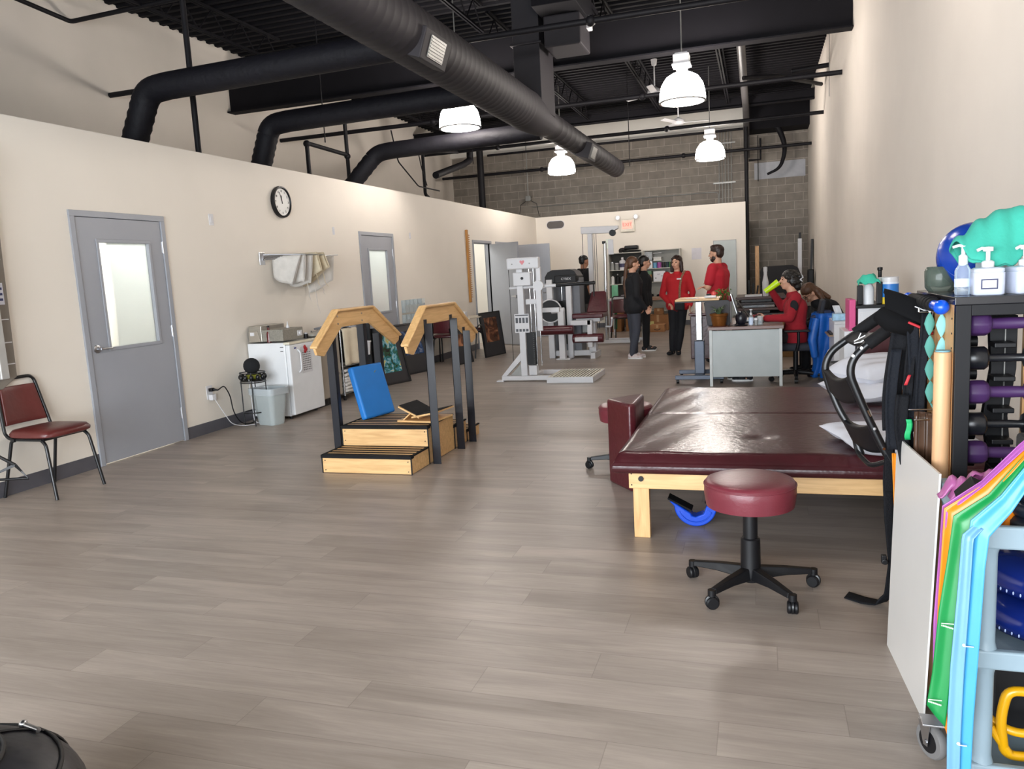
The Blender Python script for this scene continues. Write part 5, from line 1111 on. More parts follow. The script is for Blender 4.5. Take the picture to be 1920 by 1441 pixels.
# gap beyond the rear partition
T = thing('wood_plank', 'upright tan plank leaning in the dark gap beyond the rear partition', 'plank', (0, 19.5, .6))
MB().hexa([V((-.09, 19.4, 0)), V((0, 19.4, 0)), V((0, 19.44, 0)), V((-.09, 19.44, 0)), V((-.10, 19.9, 1.80)), V((-.01, 19.9, 1.80)), V((-.01, 19.94, 1.80)), V((-.10, 19.94, 1.80))]).build('board', wood('tan_plank', 'c49a68', 2), T, bev=.003, world=True)
T = thing('white_post', 'tall white post with black top standing against the dark blocks', 'post', (.93, 20.2, 0))
MB().box(.88, .97, 20.1, 20.16, 0, 1.92).build('post_body', wht, T, bev=.004, world=True); MB().box(.90, .955, 20.09, 20.17, 1.92, 2.06).build('post_cap', black, T, world=True)
T = thing('dark_board', 'long dark board leaning against the right wall near the back', 'board', (1.12, 19.0, 0))
MB().hexa([V((1.04, 18.6, 0)), V((1.08, 18.6, 0)), V((1.08, 18.9, 0)), V((1.04, 18.9, 0)), V((1.11, 18.8, 1.86)), V((1.15, 18.8, 1.86)), V((1.15, 19.1, 1.86)), V((1.11, 19.1, 1.86))]).build('board', blackm, T, world=True)
T = thing('headboard', 'big dark rounded padded board behind the stacked tables', 'board', (.45, 19.5, .7))
MB().prism([(.02, .0), (.02, 1.18), (.06, 1.28), (.14, 1.31), (.72, 1.31), (.84, 1.25), (.9, 1.1), (.9, 0)], 19.2, 19.27, 'y').build('panel', mat('dark_charcoal_pad', '201f22', .75), T, bev=.02, seg=3, world=True)
for k in range(4):
    tag(MB().box(-.25+k*.07, -.21+k*.07, 18.6, 18.66, 0, 1.02-.06*k, R3(.1, .06*k, 0)).build('folded_stand', blackm, bev=.004), 'thin black folded stand against the rear partition end, '+['first', 'second', 'third', 'fourth'][k]+' from the left', 'stand', 'folded black stands')
tag(MB().box(1.0, 1.12, 18.2, 18.5, 0, 1.2).build('black_case_upright', black, bev=.02), 'black upright case by the right wall behind the seated people', 'case')
for i, (z, x0, x1, c) in enumerate(((.80, -.42, .45, '4a3230'), (.70, -.40, .50, '2e2527'), (.60, -.44, .42, '55403c'), (.50, -.35, .52, '2b2426'))):
    T = thing('folded_table', 'dark folded table in the flat stack behind the laptop, '+['topmost', 'second from top', 'third from top', 'lowest'][i], 'table', (0, 15.2, z), group='stacked folded tables')
    MB().box(x0, x1, 14.8, 16.2, z-.045, z).build('table_top', mat('dark_laminate_'+c, c, .4), T, bev=.006, world=True)
    MB().box(x0+.1, x1-.25, 14.79, 14.82, z-.09, z-.05).build('folded_leg', chrome if i % 2 else blackm, T, world=True)
tag(MB().box(-.5, .5, 14.9, 16.0, 0, .405).build('table_base', mat('dark_wood_base', '3a2b28', .6), bev=.01), 'dark low base carrying the stack of folded tables', 'base')
tag(MB().box(-.26, .04, 14.9, 15.3, .802, .83).build('white_binder', wht, bev=.003), 'white flat binder on top of the stacked folded tables', 'binder')
bottle('white_bottle', 'tall white slim bottle on the stacked tables left of the drinker', (.1, 14.95, .801), [(.001, 0), (.05, 0), (.055, .25), (.03, .38), (.03, .46), (.001, .47)], wht, [(.035, .44), (.035, .52), (.001, .53)], wht)
carton('flat brown carton standing beyond the laptop desk', .1, .5, 12.2, 12.6, 0, .62, c='8a6a45')
# maroon upholstered panel
T = thing('treatment_table', 'maroon sided treatment table behind the height adjustable table', 'table', (-.75, 12.5, 0))
MB().box(-1.02, -.62, 12.2, 12.9, .0, .66).build('maroon_panel', maroon_d, T, bev=.01, world=True)
MB().box(-1.04, -.60, 12.18, 12.92, .665, .70).build('top_board', maroon, T, bev=.01, world=True)

# ------------------------------------------------------------ height adjustable table
T = thing('adjustable_table', 'height adjustable table with maple top and chrome column on wheels', 'table', (-.72, 9.9, 0)); W = dict(world=True)
MB().box(-.98, -.46, 9.6, 10.25, 1.0, 1.025).build('table_top', maple, T, bev=.006, **W)
MB().box(-.98, -.46, 9.595, 10.255, .985, 1.0).build('edge_band', black, T, **W)
MB().box(-.76, -.68, 9.85, 9.93, .5, .985).build('chrome_column', chrome, T, bev=.01, **W)
gsteel = mat('blue_grey_steel', '565e6c', .4, .3)
MB().box(-.78, -.66, 9.83, 9.95, .07, .50).build('lower_column', gsteel, T, bev=.01, **W)
MB().box(-1.0, -.42, 9.6, 9.66, .05, .10).box(-1.0, -.42, 10.12, 10.18, .05, .10).box(-.77, -.67, 9.66, 10.12, .05, .10).build('base_frame', gsteel, T, bev=.006, **W)
for x in (-.97, -.45):
    for y in (9.63, 10.15): MB().cyl((x-.015, y, .03), (x+.015, y, .03), .03, None, 16).build('wheel', black, T, sm=40, **W)
T = thing('tape_dispenser', 'white and red gadget with cord on the maple table top', 'gadget', (-.56, 9.75, 1.026))
MB().box(-.08, .06, -.04, .04, 0, .03).build('white_base', wht, T, bev=.01); MB().ell((.03, 0, .05), (.03, .02, .03)).build('red_part', mat('coral_red_plastic', 'd8504c', .4), T, sm=60); MB().ell((-.03, .0, .04), (.03, .02, .012)).build('dark_part', black, T, sm=60)
tag(MB().box(-.86, -.72, 9.66, 9.80, 1.026, 1.03, R3(0, 0, .3)).build('paper_sheet', wht), 'white sheet of paper on the maple adjustable table', 'paper')
# ------------------------------------------------------------ desk
deskgrey = mat('pale_grey_desk_steel', 'aeb5b5', .45, var=.03)
T = thing('office_desk', 'pale grey steel desk with brown laminate top in front of the seated drinker', 'desk', (-.17, 10.0, 0))
MB().box(-.585, .255, 9.33, 10.85, .665, .70).build('desk_top', mat('brown_laminate', '7d6660', .4, var=.04), T, bev=.004, **W)
MB().box(-.55, .22, 9.37, 9.385, .11, .655).build('end_panel', deskgrey, T, bev=.003, **W)
for x in (-.57, .205): MB().box(x, x+.035, 9.355, 9.39, 0, .665).build('leg', mat('light_grey_trim', 'c4c8c7', .45), T, bev=.004, **W)
for x in (-.57, .205): MB().box(x, x+.035, 10.78, 10.815, 0, .665).build('leg', deskgrey, T, bev=.004, **W)
MB().box(-.57, -.55, 9.39, 10.8, .2, .655).build('modesty_panel', deskgrey, T, **W)
T = thing('terracotta_planter', 'bronze pot with a spiky green plant on the front of the desk', 'potted plant', (-.46, 9.45, .70))
MB().lathe([(.001, 0), (.07, 0), (.078, .02), (.095, .12), (.105, .125), (.11, .15), (.10, .152), (.09, .13), (.07, .12), (.001, .12)], n=28).build('pot', mat('bronze_glazed_pot', '8f5a2b', .28, .65, var=.2, vs_=14), T, sm=40)
MB().lathe([(.001, -.0), (.085, 0), (.09, .008), (.001, .008)], n=20).build('saucer', mat('brown_saucer', '5e2f22', .5), T, sm=40)
m = MB(); random.seed(3)
def blade(m, base, d, L, w, n=6):
    d = V(d).normalized(); s = d.cross(V((0, 0, 1))).normalized(); g = []
    for i in range(n+1):
        t = i/n; p = V(base)+d*L*t+V((0, 0, L*(.9*t-1.1*t*t))); ww = w*(1-t)**.6; g.append((m.b.verts.new(p+s*ww), m.b.verts.new(p-s*ww), m.b.verts.new(p+V((0, 0, -ww*.5)))))
    for a, b in zip(g, g[1:]):
        m.b.faces.new((a[0], a[2], b[2], b[0])); m.b.faces.new((a[2], a[1], b[1], b[2]))
for i in range(22): a = random.random()*2*PI; blade(m, (0, 0, .12), (math.cos(a), math.sin(a), .3+random.random()*1.2), .10+random.random()*.11, .011)
m.build('leaves', mat('grey_green_leaves', '5d7352', .5, var=.25), T, sm=180)
T = thing('leafy_plant', 'bushy green houseplant in a dark pot behind the maple table', 'potted plant', (-.46, 10.4, .70))
MB().lathe([(.001, 0), (.09, 0), (.11, .2), (.10, .2), (.08, .18), (.001, .18)], n=24).build('pot', mat('dark_pot', '23242a', .4), T, sm=40)
m = MB()
for i in range(10): a = random.random()*6.28; m.tube([(0, 0, .16), (.05*math.cos(a), .05*math.sin(a), .28), (.1*math.cos(a), .1*math.sin(a), .36)], .003, 5)
m.build('stems', mat('green_stem', '4a5c2c', .6), T)
m = MB()
for i in range(90):
    a = random.random()*6.28; r = .11*random.random()**.5; c = V((r*math.cos(a), r*math.sin(a), .22+random.random()*.20)); rt = R3(random.random()*3, random.random()*3, random.random()*6)
    m.poly([c+rt@V(p) for p in ((0, -.02, 0), (.013, 0, .003), (0, .022, 0), (-.013, 0, .003))], [(0, 1, 2, 3)])
m.build('foliage', mat('green_leaf', '4c7a2c', .5, var=.3, vs_=20), T)
T = thing('desk_screen', 'dark grey curved privacy screen standing behind the bronze pot', 'screen', (-.55, 9.9, .7))
MB().prism([(-.60, .70), (-.64, .98), (-.58, 1.0), (-.36, 1.0), (-.34, .98), (-.34, .70)], 9.60, 9.62, 'y').build('panel', mat('charcoal_plastic_screen', '3a383b', .6), T, bev=.006, **W)
T = thing('laptop', 'open silver laptop seen from its edge on the desk', 'laptop', (-.2, 10.0, .70))
al = mat('silver_aluminium', 'b9bcc0', .3, .6)
MB().box(-.24, .0, 9.85, 10.17, .72, .735).build('keyboard_base', al, T, bev=.004, **W)
MB().hexa([V((-.25, 9.85, .735)), V((-.238, 9.85, .735)), V((-.238, 10.17, .735)), V((-.25, 10.17, .735)), V((-.345, 9.85, 1.06)), V((-.333, 9.85, 1.06)), V((-.333, 10.17, 1.06)), V((-.345, 10.17, 1.06))]).build('screen_lid', al, T, bev=.003, **W)
MB().hexa([V((-.236, 9.87, .75)), V((-.234, 9.87, .75)), V((-.234, 10.15, .75)), V((-.236, 10.15, .75)), V((-.328, 9.87, 1.045)), V((-.326, 9.87, 1.045)), V((-.326, 10.15, 1.045)), V((-.328, 10.15, 1.045))]).build('display', mat('dark_display', '14161a', .15), T, **W)
tag(MB().box(-.28, .04, 9.80, 10.22, .70, .72).build('laptop_stand', black, bev=.004), 'thin black stand under the silver laptop', 'stand')
T = thing('laptop', 'second open black laptop tilted behind the silver one', 'laptop', (-.05, 10.5, .70))
MB().box(-.12, .14, 10.4, 10.7, .70, .72).build('keyboard_base', black, T, bev=.003, **W)
MB().hexa([V((-.13, 10.4, .72)), V((-.12, 10.4, .72)), V((-.12, 10.7, .72)), V((-.13, 10.7, .72)), V((-.30, 10.4, .96)), V((-.29, 10.4, .96)), V((-.29, 10.7, .96)), V((-.30, 10.7, .96))]).build('screen_lid', black, T, bev=.003, **W)
T = thing('black_pouch', 'small shiny black pouch on the desk between pot and sanitizer', 'pouch', (-.21, 9.45, .70))
MB().ell((0, 0, .085), (.065, .06, .085)).ell((.0, 0, .01), (.08, .07, .012)).build('pouch_body', mat('shiny_black_fabric', '12131d', .3), T, sm=60)
bottle('sanitizer_bottle', 'clear pump sanitizer bottle with white label on the desk', (-.10, 9.45, .70), [(.001, 0), (.026, 0), (.026, .10), (.012, .125), (.001, .125)], clr, [(.013, .12), (.013, .145), (.004, .15), (.004, .175), (.018, .178), (.018, .188), (.001, .19)], wht, lab=(.0268, .01, .095), labm=mat('pale_blue_label', 'c9d8ee', .4), cat='bottle')
bottle('small_jar', 'small clear jar right of the sanitizer bottle', (-.045, 9.46, .70), [(.001, 0), (.02, 0), (.02, .07), (.001, .072)], clr, [(.021, .06), (.021, .085), (.001, .086)], wht, cat='jar')
bottle('drinking_glass', 'empty clear tumbler beside the drinker\'s hand', (.0, 9.5, .70), [(.001, 0), (.03, 0), (.034, .1), (.031, .1), (.027, .006), (.001, .006)], clearp, cat='glass')
MB().tube(fillet([(-.35, 9.42, .706), (-.26, 9.44, .72), (-.24, 9.46, .76)], .03), .004, 6).build('cable', black, bpy.data.objects['laptop.001'], world=True)
T = thing('bottle_stack', 'tall slim white bottle with red cap beside the laptop screen', 'bottle', (-.36, 10.05, .70)); MB().cyl((0, 0, 0), (0, 0, .26), .025, .022, 14).build('bottle_body', wht, T, sm=40); MB().cyl((0, 0, .26), (0, 0, .33), .028, None, 14).build('cap', mat('dark_red_cap', '7c1c22', .4), T, sm=40)
for i, (x, y, c, l) in enumerate(((-.02, 10.25, '1c1e22', 'black'), (.08, 10.3, '2a3a40', 'teal-grey'), (-.08, 10.28, '8a2430', 'dark red'), (.15, 10.1, '17181b', 'glossy black'))):
    tag(MB().ell((x, y, .735), (.05, .04, .035)).cyl((x-.05, y, .73), (x+.06, y+.02, .77), .012).build('desk_clutter', mat('clutter_'+c, c, .4), sm=60), 'small '+l+' item among the clutter between laptop and drinker', 'item')
tag(MB().box(.02, .24, 10.35, 10.75, .701, .712, R3(0, 0, .1)).build('brown_folder', mat('tan_folder', '8a6b42', .7)), 'tan folder lying on the far end of the desk', 'folder')
tag(MB().ell((.09, 9.9, .712), (.05, .02, .012)).ell((.15, 9.93, .712), (.03, .02, .012)).build('sunglasses', black, sm=60), 'black glasses lying on the desk under the drinker\'s arm', 'glasses')
# ------------------------------------------------------------ office chairs, jacket
def office_chair(label, loc, rz, group=None, zs=.43, back=True):
    t = thing('office_chair', label, 'office chair', loc, rz, group); cf = mat('dark_blue_grey_upholstery', '23262f', .8)
    MB().box(-.23, .24, -.24, .24, zs-.06, zs+.03).build('seat', cf, t, bev=.035, seg=3)
    if back: MB().hexa([V((-.20, -.2, zs+.1)), V((-.24, -.2, zs+.1)), V((-.24, .2, zs+.1)), V((-.20, .2, zs+.1)), V((-.28, -.17, zs+.52)), V((-.33, -.17, zs+.52)), V((-.33, .17, zs+.52)), V((-.28, .17, zs+.52))]).build('backrest', cf, t, bev=.025, seg=3)
    MB().cyl((0, 0, .09), (0, 0, zs-.06), .028, None, 14).build('gas_column', black, t, sm=40)
    for s in (-1, 1):
        MB().tube([(.0, s*.27, zs-.05), (-.02, s*.29, zs+.05), (-.02, s*.29, zs+.17)], .028, 10, flat=.6).build('armrest_post', black, t, sm=60)
        MB().box(-.14, .14, s*.29-.04, s*.29+.04, zs+.17, zs+.195).build('armrest_pad', black, t, bev=.01)
    for k in range(5):
        a = k*2*PI/5+.3; c, s_ = math.cos(a), math.sin(a); MB().tube([(0, 0, .10), (.15*c, .15*s_, .095), (.29*c, .29*s_, .07)], [.03, .026, .018], 10).build('base_arm', black, t, sm=60)
        MB().cyl((.29*c-.02*s_, .29*s_+.02*c, .03), (.29*c+.02*s_, .29*s_-.02*c, .03), .03, None, 16).build('caster', black, t, sm=40)
    return t
office_chair('black office chair under the seated drinker in red', (.40, 9.82, 0), PI, 'office chairs at the desks')
office_chair('office chair under the bending person, behind the blue jacket', (.86, 10.55, 0), PI, 'office chairs at the desks', .40, False)
tag(MB().ell((.62, 10.98, .93), (.16, .09, .12), R3(.2, 0, .3)).ell((.55, 10.96, .98), (.12, .08, .05)).build('white_cloth', mat('off_white_cloth', 'd8d2c6', .9, bump=.3, bs=20), sm=180, sub=1), 'off-white cloth bundle between the two seated people', 'cloth')
tag(MB().cyl((.62, 10.98, 0), (.62, 10.98, .82), .02).build('coat_stand', blackm, sm=60), 'black stand carrying the off-white cloth bundle', 'stand')
T = thing('blue_jacket', 'bright blue jacket hanging over the office chair down to the floor', 'jacket', (.72, 9.75, .05))
def jk(u, v):
    th = u*2*PI; w_ = .07+.07*math.sin(PI*min(1, v*1.15+.12)); z = .80-.76*v
    cx = .70+.04*math.sin(3*v)-.03*v; fold = 1+.22*math.sin(6*th+4*v)*(.4+v)
    return V((cx+(w_+.02)*math.cos(th)*fold, 9.80+(.20-.10*v)*math.sin(th)*fold, z))
MB().sheet(jk, 36, 16).build('coat_body', mat('bright_blue_nylon', '0d55a8', .45, var=.1, bump=.2, bs=25), T, sm=180, solid=.004, world=True)
for s, (a, b, c) in enumerate((((.62, 9.62, .74), (.57, 9.58, .5), (.60, 9.60, .30)), ((.78, 9.66, .76), (.84, 9.62, .55), (.87, 9.64, .33)))): MB().tube([a, b, c], [.045, .05, .038], 12).build('sleeve', mat('bright_blue_nylon', '0d55a8'), T, sm=60, world=True)
MB().tube([(.58, 9.72, .74), (.68, 9.70, .81), (.78, 9.72, .80)], .03, 10).build('dark_collar', mat('navy_lining', '1a2545', .7), T, sm=60, world=True)
# ------------------------------------------------------------ white desk by the right wall
T = thing('white_desk', 'white desk with sliding keyboard tray against the right wall', 'desk', (.95, 9.4, 0))
MB().box(.75, 1.15, 8.9, 9.56, .725, .75).build('desk_top', wht, T, bev=.004, **W)
MB().box(.75, .77, 8.92, 9.54, 0, .725).box(.77, 1.14, 8.92, 8.94, .0, .725).build('side_panel', wht, T, **W)
MB().box(.70, 1.0, 9.0, 9.5, .585, .60).build('keyboard_tray', mat('brown_tray', '8f7358', .5), T, bev=.003, **W)
MB().box(.72, .85, 9.05, 9.42, .60, .62).build('keyboard', black, T, bev=.004, **W)
T = thing('tissue_box', 'blue and white tissue box on the white desk', 'box', (.84, 9.15, .751)); MB().box(-.09, .05, -.06, .06, 0, .07).build('carton', mat('blue_white_carton', '9cc3de', .5, var=.15, vs_=30), T, bev=.003)
MB().sheet(lambda u, v: V((-.06+.07*u-.03*v, .02*math.sin(4*u), .07+.09*v)), 5, 5).build('tissue', wht, T, sm=180, solid=.003)
T = thing('flower_pot', 'small brown pot with an orange flower on the white desk', 'potted plant', (.95, 9.2, .751)); MB().box(-.03, .03, -.03, .03, 0, .07).build('pot', mat('brown_cube_pot', '7a4c2c', .6), T, bev=.004)
m = MB().ell((0, 0, .13), (.012, .012, .012))
for k in range(10): a = k*PI/5; m.ell((.022*math.cos(a), 0, .13+.022*math.sin(a)), (.012, .004, .009), R3(0, -a, 0), 8, 6)
m.build('blossom', mat('orange_petals', 'e08a1e', .6), T, sm=60); MB().cyl((0, 0, .07), (0, 0, .12), .003, None, 6).build('stem', mat('green_stem', '4a5c2c'), T)
tag(MB().box(.92, 1.04, 9.38, 9.54, .751, .88).build('red_pouch', mat('red_fabric', 'a31a28', .8), bev=.03, seg=3), 'red pouch on the white desk behind the tissue box', 'pouch')
tag(MB().box(1.0, 1.12, 9.1, 9.3, .751, .86, R3(0, .35, 0)).build('photo_frame', black, bev=.003), 'dark tilted photo frame beside the orange flower', 'frame')
T = thing('waste_bin', 'bin with a clear dark liner below the white desk', 'bin', (.80, 8.6, 0))
MB().lathe([(.001, 0), (.10, 0), (.13, .33), (.12, .33), (.09, .01), (.001, .01)], n=20).build('bin_body', mat('grey_bin', '6e7276', .5), T, sm=40); MB().lathe([(.132, .25), (.14, .34), (.12, .36), (.10, .3)], n=20).build('liner_bag', mat('grey_translucent_liner', '4b4e52', .35), T, sm=60)
# white cabinet with things on it
T = thing('white_cabinet', 'tall white cabinet by the right wall behind the mat table', 'cabinet', (.93, 6.8, 0))
MB().box(.72, 1.15, 6.52, 7.1, .02, 1.03).build('body', wht, T, bev=.004, **W); MB().box(.70, 1.155, 6.50, 7.12, 1.03, 1.055).build('black_top', black, T, bev=.004, **W); MB().box(.735, 1.14, 6.512, 6.52, .05, .5).box(.735, 1.14, 6.512, 6.52, .52, 1.0).build('door', whitem, T, bev=.003, **W)
tag(MB().box(.62, .70, 6.5, 6.9, 0, .858).build('low_white_box', wht, bev=.004), 'narrow white box under the hot pink board', 'box')
tag(MB().box(.655, .70, 6.5, 6.8, .86, 1.10).build('pink_board', mat('hot_pink_plastic', 'c9427e', .45), bev=.004), 'narrow hot pink board standing beside the white cabinet', 'board')
bottle('spray_bottle', 'frosted spray bottle with a green cloth over it on the white cabinet', (.80, 6.6, 1.056), [(.001, 0), (.042, 0), (.042, .12), (.02, .165), (.02, .18), (.001, .18)], mat('frosted_plastic', 'd7dade', .4), [(.022, .17), (.022, .2), (.001, .21)], wht)
def cloth_over(name, label, c, w, d, h, m_, seed=0, f=1, solid=.006, n=22):
    def fn(u, v):
        x, y = (u-.5)*w, (v-.5)*d; r = max(abs(u-.5), abs(v-.5))*2
        z = -h*max(0, r-.35)**1.3+.02*f*math.sin(9*u+seed)*math.cos(7*v+seed)*(.3+r)+.012*f*math.sin(15*u-6*v+seed)
        return V((c[0]+x*(1-.25*r), c[1]+y*(1-.25*r), c[2]+z))
    return tag(MB().sheet(fn, n, n).build(name, m_, sm=180, solid=solid, sub=1), label, 'cloth')
teal = mat('teal_microfibre', '3cb59a', .95, var=.06, bump=.3, bs=150)
cloth_over('green_cloth', 'small teal cloth draped on the frosted spray bottle', (.80, 6.6, 1.28), .20, .2, .11, teal, 1, .6)
for x, y, h, l in ((.735, 6.56, .15, 'left'), (.875, 6.58, .17, 'right')): tag(MB().box(x-.02, x+.02, y-.02, y+.02, 1.056, 1.056+h).build('black_canister', black, bev=.006), 'black canister '+l+' of the frosted spray bottle', 'canister')
bottle('black_pump_bottle', 'tall pump bottle with white cap behind the wipes tub', (.90, 6.75, 1.056), [(.001, 0), (.03, 0), (.03, .17), (.012, .2), (.012, .22), (.001, .22)], wht, [(.014, .2), (.014, .25), (.02, .255), (.02, .275), (.001, .28)], black)
T = bottle('wipes_tub', 'white and blue disinfectant wipes tub on the white cabinet', (.95, 6.6, 1.056), [(.001, 0), (.062, 0), (.062, .18), (.001, .18)], mat('white_tub', 'e2e6ee', .4), [(.063, .165), (.063, .2), (.05, .205), (.001, .205)], wht, 'tub', lab=(.0632, .05, .15), labm=mat('bright_blue_label', '2a78c8', .4))
MB().lathe([(.0634, .0), (.0634, .05)], n=20).build('yellow_label', mat('yellow_label', 'e8c93a', .4), T, sm=40)
# ------------------------------------------------------------ mat table and stools
W = dict(world=True)
T = thing('mat_table', 'large low treatment table with dark maroon vinyl mat on a maple frame', 'treatment table', (.2, 5.0, 0))
def matf(side):
    def fn(u, v):
        x = -.735+1.87*u; y = 3.93+2.25*v; e = min(u*1.87, (1-u)*1.87, v*2.25, (1-v)*2.25); r = .05
        z = .485-(r-math.sqrt(max(0, r*r-(r-min(e, r))**2)))
        s = math.exp(-((y-5.06)/.012)**2)*.012
        wr = .0018*math.sin(7*x+3*y)*math.sin(5*y-2*x)+.0012*math.sin(19*x+4*y)*math.exp(-((y-4.05)/.25)**2)+.0022*math.sin(26*x-9*y)*math.exp(-((x+.6)/.2)**2)
        dim = -.010*math.exp(-(((x-.0)/.07)**2+((y-4.35)/.05)**2))
        return V((x, y, z-s+(wr+dim)*min(1, e/.08)))
    return fn
m = MB(); m.sheet(matf(1), 94, 100)
mt = m.build('mat_top', maroon_d, T, sm=180, world=True)
m = MB(); ring = []
def rim(z, o): return [V(p) for p in [(-.735-o, 3.93-o, z), (1.135+o*0, 3.93-o, z), (1.135+o*0, 6.18+o, z), (-.735-o, 6.18+o, z)]]
loft([rim(.376, 0), rim(.385, .012), rim(.41, .017), rim(.43, .006), rim(.437, 0)], True, False).build('mat_side', maroon_d, T, bev=.008, world=True)
MB().box(-.67, 1.12, 3.985, 4.02, .28, .376).build('front_rail', maple, T, bev=.003, **W)
MB().box(-.67, 1.12, 6.08, 6.115, .28, .376).build('rear_rail', maple, T, bev=.003, **W)
MB().box(-.67, -.635, 4.02, 6.08, .28, .376).box(1.085, 1.12, 4.02, 6.08, .28, .376).build('side_rail', maple_y, T, bev=.003, **W)
for x, y in ((-.655, 4.022), (.98, 4.022), (-.655, 5.98), (.98, 5.98)): MB().box(x, x+.085, y, y+.05, 0, .30).build('leg', maple_z, T, bev=.003, **W)
MB().cyl((-.605, 3.985, .335), (-.605, 3.975, .335), .014, None, 14).build('bolt', black, T, sm=40, **W)
for z in (.30, .36): MB().cyl((-.655, 3.986, z), (-.655, 3.983, z), .004, None, 8).build('screw', black, T, **W)
T = thing('wedge_bolster', 'upright maroon triangular bolster standing against the left side of the mat table', 'bolster', (-.85, 5.0, 0))
MB().prism([(-.99, 5.10), (-.80, 4.86), (-.765, 4.9), (-.765, 5.30), (-.82, 5.30)], 0, .575, 'z').build('cushion', maroon, T, bev=.018, seg=3, sm=60, world=True)
def stool(label, loc, angs, zs, seatm, group):
    t = thing('rolling_stool', label, 'stool', loc, 0, group)
    MB().lathe([(.001, zs-.125), (.15, zs-.125), (.185, zs-.115), (.193, zs-.06), (.192, zs-.02), (.183, zs-.006), (.165, zs), (.08, zs+.004), (.001, zs+.005)], n=48).build('seat', seatm, t, sm=60)
    MB().tube([(.192*math.cos(a*PI/24), .192*math.sin(a*PI/24), zs-.022) for a in range(48)], .0035, 6, closed=True).build('seat_piping', seatm, t, sm=60)
    MB().cyl((0, 0, zs-.17), (0, 0, zs-.12), .028, None, 16).cyl((-.03, 0, zs-.15), (.03, 0, zs-.15), .012, None, 10).build('seat_mount', chrome, t, sm=40)
    MB().cyl((0, 0, .21), (0, 0, zs-.16), .031, None, 22).build('upper_column', black, t, sm=40)
    MB().lathe([(.001, .045), (.04, .045), (.046, .07), (.043, .1), (.041, .235), (.036, .24), (.001, .24)], n=24).build('lower_column', black, t, sm=40)
    for a in angs:
        c, s = math.cos(a), math.sin(a); q = V((-s, c, 0)); d = V((c, s, 0)); P = lambda r, h, w: [d*r+q*-w+V((0, 0, h[0])), d*r+q*w+V((0, 0, h[0])), d*r+q*w*.7+V((0, 0, h[1])), d*r-q*w*.7+V((0, 0, h[1]))]
        A, B, Cc = P(.03, (.055, .11), .026), P(.15, (.065, .10), .022), P(.265, (.062, .085), .017)
        loft([A, B, Cc]).build('base_arm', black, t, bev=.004)
        w = d*.275; MB().cyl(w+V((0, 0, .055)), w+V((0, 0, .082)), .017, None, 14).build('caster_stem', black, t, sm=40)
        ax = (q*.8+d*.6).normalized(); o = MB()
        for e in (-1, 1): o.lathe([(.001, -.009), (.022, -.009), (.027, -.004), (.027, .004), (.022, .009), (.001, .009)], w+ax*e*.013+V((0, 0, .027)), 20, ax.to_track_quat('Z', 'Y').to_matrix())
        o.build('caster_wheel', black, t, sm=40)
        MB().lathe([(.0285, -.006), (.031, -.004), (.031, .004), (.0285, .006)], w+V((0, 0, .03)), 20, ax.to_track_quat('Z', 'Y').to_matrix()).build('caster_hood', blackm, t, sm=40)
    return t
stoolv = mat('dusty_maroon_vinyl', '6d2b35', .36, var=.06, vs_=10, bump=.06, bs=60)
rad = math.radians
stool('maroon rolling stool with black five-star base in front of the mat table', (-.05, 3.42, 0), [rad(x) for x in (160, 236, 307, 17, 88)], .505, stoolv, 'rolling stools')
stool('maroon rolling stool mostly hidden behind the upright bolster', (-.93, 5.50, 0), [rad(x) for x in (190, 262, 334, 46, 118)], .47, stoolv, 'rolling stools')
# blue calf rocker
T = thing('calf_rocker', 'bright blue curved calf stretching rocker on the floor under the mat table', 'rocker', (-.35, 4.28, 0)); bl = mat('glossy_blue_plastic', '0a48c4', .25, var=.03)
def rk():
    o = [(.115*math.cos(a), .12+.118*math.sin(a)) for a in [PI*1.02+i*PI*.96/20 for i in range(21)]]
    return o+[(.12, .125), (.06, .12), (.045, .075), (.0, .055), (-.02, .06), (-.025, .075), (-.125, .14), (-.14, .14)]
MB().prism(rk(), -.045, .045, 'y').build('rocker_body', bl, T, bev=.006, seg=2, sm=40)
for s in (-.046, .046): MB().tube([(x*.8, s, .12+(z-.12)*.8) for x, z in rk()[2:19]], .004, 6).cyl((-.07, s-.001, .08), (-.07, s+.001, .08), .016, None, 16).cyl((.07, s-.001, .08), (.07, s+.001, .08), .016, None, 16).build('raised_rib', bl, T, sm=60)
MB().hexa([V((-.15, -.05, .152)), V((-.02, -.05, .085)), V((-.02, .05, .085)), V((-.15, .05, .152)), V((-.147, -.05, .162)), V((-.017, -.05, .095)), V((-.017, .05, .095)), V((-.147, .05, .162))]).build('foot_pad', rubber, T, bev=.003)
MB().box(.05, .10, -.045, .045, .128, .136, R3(0, .3, 0)).build('heel_cup', rubber, T, bev=.003)
